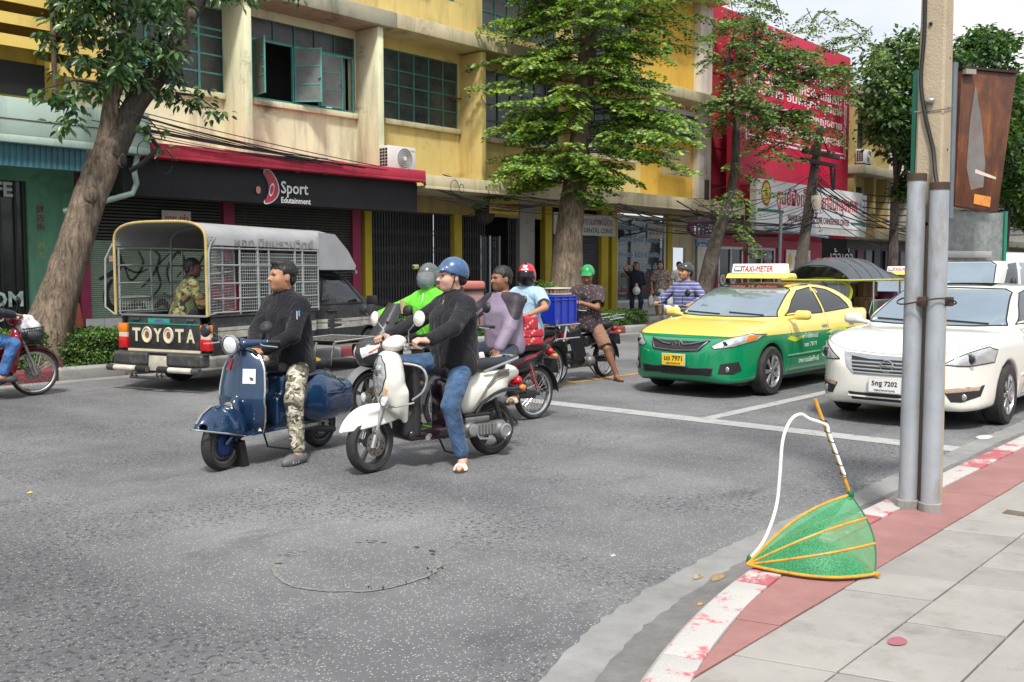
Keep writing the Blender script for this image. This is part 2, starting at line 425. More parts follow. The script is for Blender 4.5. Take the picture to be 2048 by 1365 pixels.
 # ========== ground, road, pavements
def asphalt(nt,b,tint=1.0,patchy=True):
 v=world_pos(nt)
 big=noise(nt,world_pos(nt,(1,.55,1)),.55,5,.6)
 c=ramp(nt,big,[(.30,(.10*tint,.099*tint,.105*tint)),(.45,(.165*tint,.164*tint,.169*tint)),(.66,(.255*tint,.253*tint,.257*tint))])
 fine=noise(nt,v,210,2,.5)
 c=mixc(nt,ramp(nt,fine,[(.38,.55),(.6,0)]),c,(.045,.045,.05))
 vo=N(nt,'TexVoronoi',i_Scale=80.);L(nt,v,vo.inputs['Vector'])
 sep=N(nt,'SeparateColor');L(nt,vo.outputs['Color'],sep.inputs[0])
 d=ramp(nt,vo.outputs['Distance'],[(.2,1.),(.42,0.)]);e=ramp(nt,sep.outputs[0],[(.66,0.),(.72,1.)])
 mm=N(nt,'Math',operation='MULTIPLY');L(nt,d,mm.inputs[0]);L(nt,e,mm.inputs[1])
 c=mixc(nt,mm.outputs[0],c,(.43,.43,.42))
 if patchy:
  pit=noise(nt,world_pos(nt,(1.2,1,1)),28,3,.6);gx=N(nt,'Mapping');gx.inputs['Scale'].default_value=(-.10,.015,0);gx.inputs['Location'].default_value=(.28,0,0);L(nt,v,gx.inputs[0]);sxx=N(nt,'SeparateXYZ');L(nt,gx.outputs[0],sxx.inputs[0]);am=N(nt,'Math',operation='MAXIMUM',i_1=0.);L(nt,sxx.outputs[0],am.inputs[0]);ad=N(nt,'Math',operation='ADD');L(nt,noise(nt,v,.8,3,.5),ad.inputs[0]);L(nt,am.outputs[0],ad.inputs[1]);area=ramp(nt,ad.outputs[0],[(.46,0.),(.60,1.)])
  c=mixc(nt,ramp(nt,am.outputs[0],[(0.,0.),(.22,.62)]),c,(.085,.084,.088))  # darker towards low X: pitted wear plus lens vignette painted into the colour
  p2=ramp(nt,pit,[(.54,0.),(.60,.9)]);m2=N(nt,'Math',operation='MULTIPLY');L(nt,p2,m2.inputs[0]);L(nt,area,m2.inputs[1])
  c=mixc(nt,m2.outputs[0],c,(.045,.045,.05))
  oil=noise(nt,world_pos(nt,(.5,1.1,1),(4,2,0)),1.3,6,.7);c=mixc(nt,ramp(nt,oil,[(.58,0.),(.7,.55)]),c,(.06,.06,.064))
  st=noise(nt,world_pos(nt,(.16,2.4,1)),1.6,4,.6)
  c=mixc(nt,ramp(nt,st,[(.5,0.),(.78,.35)]),c,(.07,.07,.076))
 L(nt,c,b.inputs['Base Color']);b.inputs['Roughness'].default_value=.78
 b.inputs['Specular IOR Level'].default_value=.35
 bump(nt,b,noise(nt,v,120,3,.7),.55,.006)
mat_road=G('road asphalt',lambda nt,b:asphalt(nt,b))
mat_patch=G('patch asphalt',lambda nt,b:asphalt(nt,b,.95,False))
def worn_paint(col,base=(.1,.1,.105),lo=.44,hi=.6,scale=7):
 def f(nt,b):
  v=world_pos(nt)
  w=ramp(nt,noise(nt,v,scale,9,.78),[(lo,0.),(hi,1.)])
  g=noise(nt,v,160,3,.6)
  c=mixc(nt,ramp(nt,g,[(.3,0.),(.7,1.)]),[x*.78 for x in col],col)
  c=mixc(nt,w,c,base);L(nt,c,b.inputs['Base Color']);b.inputs['Roughness'].default_value=.75
  bump(nt,b,noise(nt,v,120,3,.7),.4,.005)
 return f
mat_line=G('worn white road paint',worn_paint((.44,.43,.42),(.17,.17,.17),.52,.68,6))
mat_yline=G('worn yellow road paint',worn_paint((.50,.29,.06),(.1,.1,.1),.48,.66,5))
mat_kwhite=G('worn white kerb paint over red',worn_paint((.50,.48,.455),(.50,.10,.12),.54,.60,6))
mat_kred=G('worn red kerb paint',worn_paint((.42,.11,.125),(.52,.45,.43),.50,.60,5))
mat_fkred=G('faded dark red kerb paint',worn_paint((.24,.05,.065),(.25,.23,.22),.56,.7,4))
mat_fkgrey=G('dirty white kerb paint',worn_paint((.36,.35,.33),(.17,.16,.15),.5,.7,4))
mat_gutter=M('gutter concrete',(.25,.245,.235),.85,var=.25,scale=3,bmp=.5,bscale=90,dirt=(.13,.125,.12),dirt_amt=.7,dscale=1.6)
mat_paver=M('grey paving concrete',(.285,.27,.25),.85,var=.14,scale=2.2,bmp=.35,bscale=130,dirt=(.14,.125,.11),dirt_amt=.6,dscale=4)
mat_paver2=M('pale paving concrete',(.315,.298,.275),.85,var=.12,scale=2.5,bmp=.35,bscale=130,dirt=(.17,.14,.125),dirt_amt=.6,dscale=3)
mat_pred=M('faded red paving',(.30,.145,.135),.85,var=.2,scale=3,bmp=.3,bscale=130,dirt=(.22,.12,.11),dirt_amt=.6,dscale=2.2)
mat_joint=M('dark joint grit',(.12,.11,.1),.95,var=.3,scale=30)
mat_fpave=M('far paving',(.19,.18,.175),.9,var=.2,scale=1.5,bmp=.3,dirt=(.1,.095,.09),dirt_amt=.6)
def sheet(name,x0,x1,y0,y1,z,mat,parent=None,nx=1):
 mb=MB();mb.add([(x0,y0,z),(x1,y0,z),(x1,y1,z),(x0,y1,z)],[(0,1,2,3)]);return mb.build(name,mat,parent)
ground=struct(sheet('ground',-700,700,-700,700,-.012,M('far ground',(.14,.135,.13),.9,var=.2,scale=.05)))
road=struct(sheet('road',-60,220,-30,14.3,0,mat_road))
def ribbon(pts0,pts1,z):
 mb=MB();n=len(pts0);mb.add([(*p,z)for p in pts0]+[(*p,z)for p in pts1],[(i,i+1,n+i+1,n+i)for i in range(n-1)]);return mb
sheet('stop_line',9.0,9.29,2.75,8.42,.004,mat_line,road)
sheet('lane_line',9.29,60,5.27,5.43,.004,mat_line,road)
sheet('yellow_line',9.7,80,8.46,8.60,.004,mat_yline,road)
random.seed(11);n=56
ro=[(.455+random.uniform(-.012,.012))for _ in range(n)];ri=[r-.014-random.uniform(0,.018)for r in ro]
pc=(3.38,4.09)
def circ(rr):return[(pc[0]+rr[i%n]*cos(2*PI*i/n),pc[1]+rr[i%n]*sin(2*PI*i/n))for i in range(n+1)]
mb=MB();mb.add([(*p,.004)for p in circ(ri)[:-1]],[tuple(range(n))]);mb.build('round_patch',mat_patch,road)
ribbon(circ(ri),circ(ro),.0045).build('patch_seam',M('tan seam grit',(.215,.205,.19),.95,var=.45,scale=40,bmp=.8,bscale=150),road)
for k in range(34):
 a=random.choice([random.uniform(-.5,.9),random.uniform(3.9,5.4),random.uniform(1.2,2.3)]);r=.45+random.gauss(0,.022)
 p=(pc[0]+r*cos(a),pc[1]+r*sin(a));s=random.uniform(.008,.022);mb=MB()
 m=7;mb.add([(p[0]+s*random.uniform(.6,1.3)*cos(2*PI*j/m+a),p[1]+s*random.uniform(.5,1.6)*sin(2*PI*j/m),.0052)for j in range(m)],[tuple(range(m))])
 mb.build('pothole_chip',M('dark pothole grit',(.035,.032,.03),.95,var=.3),road)
 # ---- near pavement: kerb line is straight at Y=2.33 and bends away from the road near the corner
KC,KR,KY=(5.2,-4.67),7.0,2.33
def kerb_pt(s,off=0.):
 if s>=0:return(KC[0]+s,KY-off)
 a=s/KR;return(KC[0]+(KR-off)*sin(a),KC[1]+(KR-off)*cos(a))
S0=-11.0;srange=[S0+i*.25 for i in range(int(-S0/.25))]
curve=[kerb_pt(s)for s in srange]+[kerb_pt(0),kerb_pt(90)]
pav=MB();pav.prism([kerb_pt(s,.17)for s in srange]+[kerb_pt(0,.17),kerb_pt(90,.17),(95,-12),(kerb_pt(S0)[0],-12)],-.01,.112,'z')
pavement=struct(pav.build('pavement',mat_joint))
kq=[S0+i*.5 for i in range(int(-S0/.5)+1)]
random.seed(8);kf=[S0+i*.06 for i in range(int(-S0/.06)+1)]+[.06*i for i in range(1,130)]+[12.,30.,90.]
wig=[.007*random.gauss(0,1)+.010*sin(s*3.1)for s in kf]
ribbon([kerb_pt(s,-.43-w)for s,w in zip(kf,wig)],[kerb_pt(s,-.23-w*.7)for s,w in zip(kf,wig)],.0045).build('gutter',mat_gutter,pavement)
ribbon([kerb_pt(s,-.235-w*.7)for s,w in zip(kf,wig)],[kerb_pt(s,.02)for s in kf],.004).build('gutter_bed',M('dark gutter bed',(.16,.155,.15),.9,var=.3,scale=5,bmp=.6,bscale=80,dirt=(.08,.075,.07),dirt_amt=.7),pavement)
random.seed(3)
edges=[-8.2,-7.2,-6.2,-5.2,-4.2,-3.2,-2.1,-1.08,-.2,.58,1.55,2.5,3.4,4.3,5.2,6.2,7.2,8.2,9.2,10.2,11.2,12.4,13.6,15,17,19,22,25,28,32]
kcol='rwrwrwwrrwwrwrwrwrwrwrwrwrwrwrw'
for i in range(len(edges)-1):
 a,b=edges[i]+.004,edges[i+1]-.004;m=6;mb=MB()
 ss=[a+(b-a)*j/m for j in range(m+1)]
 out=[kerb_pt(s,0)for s in ss];top=[kerb_pt(s,.03)for s in ss];inn=[kerb_pt(s,.185)for s in ss]
 rings=[[(*out[j],-.01),(*out[j],.105),(*top[j],.134),(*inn[j],.136),(*inn[j],-.01)]for j in range(m+1)]
 mb.ring(rings);mb.build('kerbstone',mat_kwhite if kcol[i]=='w' else mat_kred,pavement,bevel=.006)
def clip(P,a,b,c):
 out=[]
 for i in range(len(P)):
  p,q=P[i-1],P[i];dp,dq=a*p[0]+b*p[1]-c,a*q[0]+b*q[1]-c
  if(dp<=0)!=(dq<=0):
   t=dp/(dp-dq);out.append((p[0]+(q[0]-p[0])*t,p[1]+(q[1]-p[1])*t))
  if dq<=0:out.append(q)
 return out
hp=[(0,1,KY-.192)]
for s in np.linspace(-.1,S0,14):
 a=s/KR;hp.append((sin(a),cos(a),KC[0]*sin(a)+KC[1]*cos(a)+KR-.192))
SK=-.27
def slab(x0,x1,y0,y1,z,mat,nm):
 g=.004;P=[(x0+g+SK*(y0-1.79),y0+g),(x1-g+SK*(y0-1.79),y0+g),(x1-g+SK*(y1-1.79),y1-g),(x0+g+SK*(y1-1.79),y1-g)]
 for h in hp:
  P=clip(P,*h)
  if len(P)<3:return
 ar=abs(sum(P[i-1][0]*P[i][1]-P[i][0]*P[i-1][1]for i in range(len(P))))/2
 if ar<.002:return
 mb=MB();mb.prism(P,.1,z,'z');mb.build(nm,mat,pavement,bevel=.003,seg=1)
for r in range(12):
 y1=1.79-r*.37;y0=y1-.37
 for c in range(40 if r<7 else 18):
  x0=1.25+c*.345
  slab(x0,x0+.345,y0,y1,.13+random.uniform(-.002,.002),random.choice([mat_paver,mat_paver2]),'paving_slab')
for c in range(42):
 x0=2.2+c*.345+.14
 slab(x0,x0+.345,1.79,2.25,.131+random.uniform(-.002,.002),mat_pred,'red_paving_slab')
mb=MB();mb.prism([(13.6,1.79),(95,1.79),(95,2.14),(13.6,2.14)],.1,.13,'z');mb.build('red_paving',mat_pred,pavement)
mb=MB();mb.prism([(15.0,1.78),(95,1.78),(95,-12),(15.0,-12)],.1,.129,'z');mb.build('paving',mat_paver,pavement)
mb=MB();mb.add([(3.86+.052*cos(t)*(1+.08*sin(3*t)),1.36+.034*sin(t),.1345)for t in np.linspace(0,2*PI,20)[:-1]],[tuple(range(19))]);mb.build('red_stain',M('dry red stain',(.30,.10,.12),.8,var=.2),pavement)
mb=MB();mb.bb(6.36,6.47,1.50,1.64,.12,.1335);mb.build('drain_cover',M('brown iron cover',(.13,.1,.07),.8,var=.3),pavement)
# ---- far pavement
fp=struct(MB().bb(-60,220,14.33,19.6,-.01,.15).build('far_pavement',mat_fpave))
sheet('far_gutter',-60,220,13.82,14.2,.004,mat_gutter,road)
random.seed(5);x=-1.0;k=0
while x<42:
 w=random.uniform(.95,1.08)
 if not(7.56<x+w/2<8.4):
  mb=MB();mb.prism([(14.19,-.01),(14.19,.15),(14.215,.185),(14.36,.185),(14.36,-.01)],x+.004,x+w-.004,'x');mb.build('kerbstone',mat_fkred if k%2==0 else mat_fkgrey,fp,bevel=.008)
 k+=1;x+=w
MB().bb(42,210,14.2,14.36,-.01,.184).build('far_kerb',mat_fkgrey,fp)
gr=thing('drain_grate','dark iron drain grate set into the red and white kerb by the hedge','drain grate',(7.95,14.2,0))
ir=M('dark cast iron',(.03,.028,.027),.7,metal=.4,var=.3)
MB().bb(-.42,.42,.08,.14,0,.17).build('backing',M('black hollow',(.006,.006,.006),.9,var=0),gr)
for i in range(12):MB().bb(-.40+i*.07,-.37+i*.07,-.02,.09,.02,.16).build('bar',ir,gr)
MB().bb(-.43,.43,-.022,.1,.16,.18).bb(-.43,.43,-.022,.1,.0,.02).build('frame',ir,gr)
for(x0,x1)in((19.0,19.55),(19.6,20.2),(22.5,23.1),(23.2,23.8),(24,24.6)):
 MB().bb(x0,x1,15.28,15.4,.15,.29).build('planter_edge',mat_fkgrey,fp,bevel=.01)
 # ---- litter on the road and pavement
def litter(name,label,cat,c,r,mat,z,seed,hh=.012):
 random.seed(seed);mb=MB();m=12;P=[]
 for ring in(0.35,.75,1.):
  P.append([(r[0]*ring*random.uniform(.8,1.15)*cos(2*PI*j/m),r[1]*ring*random.uniform(.8,1.15)*sin(2*PI*j/m),random.uniform(.002,hh)*(1.15-ring))for j in range(m)])
 mb.ring(P,cap=(True,False));o=mb.build(name,mat,None,(c[0],c[1],z),sharp=15);tag(o,label,cat);return o
litter('paper_scrap','torn white paper scrap lying in the gutter beside the white sedan','litter',(9.95,2.74),(.15,.07),M('white scrap paper',(.5,.49,.46),.8,var=.15),.006,1,.03)
litter('dry_leaf','curled brown dry leaf lying by the tip of the green net scoop','leaf',(4.46,2.50),(.07,.03),M('dry leaf',(.28,.2,.12),.8,var=.3),.006,2,.03)
litter('dry_leaf','long pale dry leaf beside the tip of the green net scoop','leaf',(4.40,2.58),(.045,.02),M('pale dry leaf',(.36,.29,.2),.8,var=.3),.006,3,.03)
litter('pebble','small pale pebble alone on the dark asphalt near the kerb','pebble',(4.43,3.14),(.018,.014),M('pebble stone',(.5,.42,.34),.8),.003,4,.02)
litter('yellow_leaf','tiny yellow leaf on the open asphalt','leaf',(2.95,7.2),(.022,.016),M('yellow leaf',(.55,.45,.08),.7),.003,5,.012)
litter('orange_peel','small orange scrap on the gutter edge by the white kerbstone','litter',(4.05,2.36),(.02,.012),M('orange scrap',(.55,.25,.06),.7),.006,6,.01)
# ========== buildings along the far pavement (front face at Y=17.9)
FY=17.9
def plaster(name,col,stain=(.16,.14,.1),amt=.9):
 def f(nt,b):
  v=world_pos(nt)
  c=mixc(nt,ramp(nt,noise(nt,v,.9,6,.6),[(.3,0.),(.7,1.)]),[x*.84 for x in col],[min(1,x*1.07)for x in col])
  st=ramp(nt,noise(nt,world_pos(nt,(1.6,1.6,.22)),1.5,9,.74),[(.50,0.),(.74,amt)])
  c=mixc(nt,st,c,stain)
  bl=ramp(nt,noise(nt,world_pos(nt,(.7,.7,1)),1.1,8,.7),[(.57,0.),(.70,amt*.9)])
  c=mixc(nt,bl,c,[x*.5 for x in stain])
  L(nt,c,b.inputs['Base Color']);b.inputs['Roughness'].default_value=.88;bump(nt,b,noise(nt,v,45,5,.6),.25,.01)
 return G(name,f)
m_cream=plaster('cream plaster',(.76,.745,.50),(.27,.265,.19));m_yel=plaster('yellow plaster',(.66,.51,.19),amt=.55)
m_ochre=plaster('ochre plaster',(.68,.42,.06),amt=.45);m_dyel=plaster('dull yellow plaster',(.42,.33,.13),amt=.7)
m_gwall=plaster('green painted wall',(.14,.36,.23),(.08,.12,.09),.6);m_mint=plaster('mint fascia',(.52,.66,.58),(.2,.24,.2),.55)
m_redf=plaster('crimson fascia paint',(.50,.035,.07),(.08,.02,.03),.7);m_beige=plaster('beige canopy edge',(.58,.50,.32),(.16,.13,.09),.7)
m_slab=plaster('mossy slab edge',(.40,.37,.27),(.07,.08,.06),.9);m_louv=plaster('yellow louvre paint',(.74,.53,.14),(.3,.2,.07),.35)
m_grey=plaster('grey concrete',(.33,.32,.3),(.1,.09,.08),.7);m_whitew=plaster('white column paint',(.66,.63,.56),(.25,.22,.17),.6)
m_dark=M('dark room',(.012,.012,.013),.9,var=0);m_soot=M('dark soffit',(.06,.055,.045),.9,var=.3)
m_teal=M('teal window paint',(.09,.33,.29),.55,var=.25,scale=8,dirt=(.1,.12,.1),dirt_amt=.4);m_dteal=M('dull green window paint',(.05,.16,.13),.6,var=.3)
m_redwall=plaster('red painted cladding',(.46,.02,.05),(.2,.01,.02),.5);m_mag=M('magenta paint',(.26,.02,.07),.6,var=.2)
def glass_dusty(nt,b):
 v=world_pos(nt);c=ramp(nt,noise(nt,v,2.2,6,.7),[(.35,(.022,.026,.028)),(.7,(.075,.085,.085))])
 L(nt,c,b.inputs['Base Color']);b.inputs['Roughness'].default_value=.22
m_gdust=G('dusty dark glass',glass_dusty)
m_gfrost=M('grimy frosted glass',(.16,.18,.17),.4,var=.35,scale=3,dirt=(.07,.07,.05),dirt_amt=.5)
def wall_open(x0,x1,z0,z1,holes,y=FY,t=.25):
 mb=MB();xs=sorted({x0,x1,*[h[0]for h in holes],*[h[1]for h in holes]});
 for a,b in zip(xs[:-1],xs[1:]):
  if b<=x0 or a>=x1:continue
  hs=sorted([(h[2],h[3])for h in holes if h[0]<=a+1e-6 and h[1]>=b-1e-6]);z=z0
  for h0,h1 in hs:
   if h0>z:mb.bb(a,b,y,y+t,z,h0)
   z=h1
  if z<z1:mb.bb(a,b,y,y+t,z,z1)
 return mb
def bldg(name,label):return thing(name,label,'building',(0,FY,0))
def W(y):return y-FY
def win_grid(parent,x0,x1,z0,z1,cols,rows,frame_m,glass_m,y=.06,name='window',fr=.022,skip=()):
 f=MB();xs=[x0+(x1-x0)*c/cols for c in range(cols+1)]if isinstance(cols,int)else cols
 zs=[z0+(z1-z0)*r for r in rows]
 for x in xs:f.bb(x-fr,x+fr,y-.03,y+.03,z0,z1)
 for k,z in enumerate(zs):
  for a,b in zip(xs[:-1],xs[1:]):f.bb(a+fr,b-fr,y-.025,y+.025,z-fr*.8,z+fr*.8)
 w=f.build(name,frame_m,parent)
 for c in range(len(xs)-1):
  for r in range(len(zs)-1):
   if(c,r)in skip:continue
   MB().bb(xs[c]+fr,xs[c+1]-fr,y-.004,y+.004,zs[r]+fr*.8,zs[r+1]-fr*.8).build('pane',glass_m,w)
 return w
def leaf(win,xh,wd,z0,z1,ang,n=3,side=1,glass=m_gfrost):
 f=MB();s=.018
 for x in(s,wd-s):f.bb(x-s,x+s,-.015,.015,0,z1-z0)
 for k in range(n+1):
  z=(z1-z0)*k/n;z=min(max(z,s),z1-z0-s);f.bb(2*s,wd-2*s,-.013,.013,z-s*.8,z+s*.8)
 f.box((wd-.05,-.03,(z1-z0)*.45),(.06,.03,.014))
 o=f.build('casement',m_teal,win,(xh,.0,z0));o.rotation_euler=(0,0,PI-ang if side<0 else-ang)
 h=(z1-z0)/n
 for k in range(n):
  MB().bb(2*s,wd-2*s,-.003,.003,h*k+.016,h*(k+1)-.016).bb(.5*wd,.5*wd+.001,-.0035,.0035,h*k+.3*h,h*k+.32*h).build('pane',glass,o)
 return o
 # ---------------- green shophouse on the left
B=bldg('green_shophouse','green shophouse with mint canopy edge and yellow louvred upper storey beside the leaning tree')
wall_open(1.0,8.3,.15,4.0,[(5.4,7.46,.15,3.15)],0).build('wall',m_gwall,B)
MB().bb(1,8.88,.4,.6,4.0,12).build('upper_wall',m_louv,B)
for i in range(9):
 z=5.02+i*.37
 MB().prism([(-.28,z),(-.28,z+.19),(.38,z+.36),(.38,z+.14)],7.86 if i==0 else 3.0,8.84,'x').build('louvre',m_louv,B)
MB().bb(3.0,7.84,.0,.02,4.62,5.2).build('louvre_gap',m_dark,B)
MB().cyl((7.86,-.34,4.55),(7.86,-.34,5.75),.045).cyl((7.86,-.34,5.75),(7.86,-.34,8.6),.045).build('downpipe',M('brown rusted pipe',(.07,.045,.03),.7,var=.4),B)
MB().bb(1.0,8.88,W(16.2),.0,3.60,3.72).bb(1.0,8.88,W(16.2),W(16.32),3.72,4.30).build('canopy',m_mint,B,bevel=.008)
MB().bb(1.0,8.87,W(16.192),W(16.2),3.955,3.97).build('canopy_seam',m_soot,B)
aw=MB();nn=66
for i in range(nn):
 x=1.6+i*.094;aw.bb(x,x+.05,W(16.33),W(16.36),3.24,3.6).bb(x+.05,x+.094,W(16.345),W(16.37),3.24,3.6)
aw.build('corrugated_awning',M('blue corrugated sheet',(.05,.16,.20),.5,var=.2),B)
door=MB().bb(5.4,7.46,.10,.13,.15,3.15).build('glass_front',M('dark olive glass',(.035,.045,.035),.2,var=.4,scale=1.2),B)
for x in(5.45,6.1,6.75,7.02,7.28,7.42):MB().bb(x-.02,x+.02,.05,.1,.15,3.15).build('mullion',M('black mullion',(.02,.022,.02),.5),B)
wt=M('white window lettering',(.7,.7,.68),.6,var=.1)
text('lettering','CAFE',.34,wt,B,(6.84,.03,2.99),FACE,bold=.03);text('lettering','ROOM',.36,M('white lettering with green smears',(.55,.72,.62),.6,var=.5,scale=9),B,(6.82,.03,1.09),FACE,bold=.03)
text('lettering','1258',.24,wt,B,(6.93,.03,.79),FACE,bold=.02)
o=MB().bb(7.62,7.73,-.015,.0,2.28,2.76).build('plaque',M('carved grey plaque',(.2,.22,.2),.7,var=.4,scale=20),B)
text('lettering','肆\n店\n街',.13,M('dark red lettering',(.15,.03,.03),.6),B,(7.675,-.018,2.52),FACE)
text('lettering','四\n七',.13,M('faded yellow lettering',(.45,.42,.08),.7),B,(7.68,-.004,1.95),FACE)
# ---------------- cream shophouse (shop with the black fascia)
B=bldg('cream_shophouse','cream shophouse with teal casement windows above a crimson canopy and black shop fascia')
wall_open(8.3,15.05,3.4,7.1,[(9.2,11.5,5.2,6.88),(12.13,14.9,5.18,6.88)],0).build('wall',m_cream,B)
wall_open(8.3,15.05,7.4,11.6,[(9.2,11.5,8.7,10.4),(12.13,14.9,8.7,10.4)],.1).build('upper_wall',m_yel,B)
MB().bb(8.3,15.0,1.2,1.25,3.4,11.5).build('dark_interior',m_dark,B)
for x in(11.44,14.92):MB().bb(x,x+.17,W(17.12),.0,3.9,7.05).build('fin',m_cream,B,bevel=.01)
for x0,x1 in((11.61,12.08),(8.9,9.15)):MB().bb(x0,x1,-.04,0,3.9,7.05).build('pilaster',m_cream,B)
MB().bb(8.9,15.4,W(17.0),.1,7.06,7.42).build('floor_slab',m_slab,B,bevel=.02)
for x0,x1 in((9.15,11.43),(12.09,14.91)):MB().bb(x0,x1,-.10,.0,5.06,5.18).build('window_sill',m_cream,B,bevel=.01)
win_grid(B,9.22,11.48,5.2,6.87,4,(0,.22,.44,.66,.75,1),m_teal,m_gdust,.05)
w2=win_grid(B,12.15,14.88,6.46,6.87,5,(0,1),m_dteal,m_gdust,.05,fr=.014)
cas=MB();
for x in(12.17,13.2,13.9,14.86):cas.bb(x-.02,x+.02,.02,.08,5.2,6.45)
cas.bb(12.19,14.84,.02,.08,5.2,5.235).bb(12.19,14.84,.02,.08,6.41,6.45);fr2=cas.build('window',m_teal,B)
leaf(fr2,12.19,.52,5.24,6.40,R(100));leaf(fr2,13.22,.60,5.24,6.40,R(52));leaf(fr2,13.92,.56,5.24,6.40,R(8));leaf(fr2,14.84,.50,5.24,6.40,R(-60))
MB().bb(14.5,14.86,.3,.34,5.2,6.5).build('curtain',M('pale green curtain',(.35,.5,.42),.8),B)
win_grid(B,12.15,14.88,8.72,10.38,5,(0,.25,.5,.75,1),m_teal,m_gdust,.15)
win_grid(B,9.22,11.48,8.72,10.38,4,(0,.25,.5,.75,1),m_teal,m_gdust,.15)
MB().bb(8.89,15.5,W(16.2),.0,3.57,3.62).bb(8.89,15.5,W(16.2),W(16.3),3.62,3.82).build('canopy',m_redf,B,bevel=.006)
MB().bb(8.5,15.5,W(16.48),W(16.9),2.9,3.565).build('fascia',M('matte black fascia',(.014,.014,.017),.75,var=.25,scale=2),B,bevel=.01)
m_slat=M('pale green shutter paint',(.30,.38,.29),.55,var=.15,scale=2,dirt=(.13,.15,.12),dirt_amt=.5);m_dslat=M('black perforated slat',(.055,.058,.054),.6,var=.3)
MB().bb(8.3,15.05,.62,.66,.2,3.5).build('shop_darkness',m_dark,B)
for x0,x1 in((8.36,8.54),(11.36,11.62),(14.75,15.0)):MB().bb(x0,x1,-.04,.1,.15,3.3).build('post',m_mag,B)
sl=MB().prism([(0,0),(-.018,.008),(-.022,.02),(-.012,.031),(0,.034)],0,2.80,'x').mesh('slat',m_slat)
sh=MB().bb(8.55,11.35,.03,.05,.70,2.15).build('roller_shutter',M('shutter shadow gap',(.10,.13,.10),.7),B)
for i in range(38):piece('slat',sl,sh,(8.55,.03,.70+i*.0382))
dsl=MB().bb(0,2.80,0,.02,0,.034).mesh('slat',m_dslat)
for i in range(14):piece('slat',dsl,sh,(8.55,.02,2.17+i*.062))
dsl2=MB().bb(0,3.1,0,.02,0,.03).mesh('slat',m_dslat)
sh2=MB().bb(11.64,14.74,.2,.22,.15,3.2).build('grille_shutter',M('dim olive back',(.03,.033,.028),.8),B)
for i in range(50):piece('slat',dsl2,sh2,(11.64,.02,.2+i*.06))
for c in range(7):MB().bb(11.9+c*.4,11.915+c*.4,.015,.045,.2,3.18).build('slat_link',m_dslat,sh2)
m_tile=M('white wall tile',(.55,.55,.52),.35,var=.15,dirt=(.2,.17,.12),dirt_amt=.5)
for i in range(9):MB().bb(8.42+i*.36,8.775+i*.36,-.05,.05,.15,.695).build('tile',m_tile,B,bevel=.004)
MB().bb(8.4,11.68,-.04,.04,.14,.69).build('tile_grout',m_soot,B)
m_spray=M('black spray paint',(.008,.009,.008),.6,var=.2)
def stroke(pts,w):
 P=[Vector(p)for p in pts];Q=[]
 for i in range(len(P)-1):
  for t in np.linspace(0,1,8,endpoint=False):
   p0,p1,p2,p3=P[max(i-1,0)],P[i],P[i+1],P[min(i+2,len(P)-1)]
   Q.append(.5*((2*p1)+(p2-p0)*t+(2*p0-5*p1+4*p2-p3)*t*t+(3*p1-p0-3*p2+p3)*t**3))
 Q.append(P[-1]);mb=MB();L0,L1=[],[]
 for i,q in enumerate(Q):
  t=(Q[min(i+1,len(Q)-1)]-Q[max(i-1,0)]).normalized();nrm=Vector((-t.y,t.x));ww=w*(.35+.65*sin(PI*(i+.5)/len(Q)))
  L0.append((q.x+nrm.x*ww,.0015,q.y+nrm.y*ww));L1.append((q.x-nrm.x*ww,.0015,q.y-nrm.y*ww))
 n=len(Q);mb.add(L0+L1,[(i,i+1,n+i+1,n+i)for i in range(n-1)]);return mb
for pts,w in(([(8.95,2.05),(9.12,1.86),(9.1,1.62),(8.9,1.5),(8.72,1.42)],.055),([(8.98,1.42),(8.86,1.22),(8.86,.98),(9.02,.84),(9.25,.86),(9.42,1.0)],.065),([(9.2,1.75),(9.35,1.4),(9.6,1.7),(9.5,1.98)],.022),([(9.55,1.25),(9.8,1.5),(9.95,1.85),(9.8,2.0)],.024),([(9.7,1.0),(9.95,1.3),(9.9,1.65),(10.2,1.95)],.022),([(10.2,1.2),(10.1,1.6),(10.35,1.95),(10.5,1.7),(10.3,1.45)],.025),([(10.5,.95),(10.7,1.5),(10.95,1.9),(11.1,1.6)],.022),([(9.35,.82),(9.5,.95),(9.62,.84)],.05),([(9.8,.82),(9.98,.98),(10.15,.8)],.06),([(10.45,.8),(10.6,.96),(10.8,.84)],.04),([(9.05,1.75),(9.45,1.55),(9.7,1.62)],.018),([(10.0,1.15),(10.25,1.05),(10.5,1.3)],.02)):
 stroke(pts,w).build('graffiti_stroke',m_spray,sh)
 # ---------------- yellow shophouse with closed gates
B=bldg('yellow_shophouse','yellow shophouse with closed dark green window and black folding gates behind the riders')
wall_open(15.05,18.5,3.4,7.1,[(15.75,18.28,5.18,6.84)],0).build('wall',m_yel,B)
wall_open(15.05,18.5,7.4,11.6,[(15.75,18.28,8.4,10.4)],.1).build('upper_wall',m_yel,B)
MB().bb(15.3,18.5,1.2,1.25,.2,11.5).build('dark_interior',m_dark,B)
MB().bb(18.33,18.5,W(17.12),0,3.7,7.05).build('fin',m_yel,B,bevel=.01)
MB().bb(15.42,18.6,W(17.0),.1,7.08,7.42).build('floor_slab',m_beige,B,bevel=.02)
MB().bb(15.73,18.3,-.1,0,5.06,5.18).build('window_sill',m_beige,B,bevel=.01)
MB().bb(18.02,18.06,-.09,.0,5.9,6.0).bb(17.9,18.34,-.09,-.05,5.94,5.97).build('bracket',M('rusty bracket',(.12,.05,.03),.8),B)
win_grid(B,15.77,18.26,5.2,6.83,5,(0,.25,.5,.72,1),m_dteal,m_gdust,.05)
win_grid(B,15.77,18.26,8.42,10.38,5,(0,.25,.5,.75,1),m_dteal,m_gdust,.15)
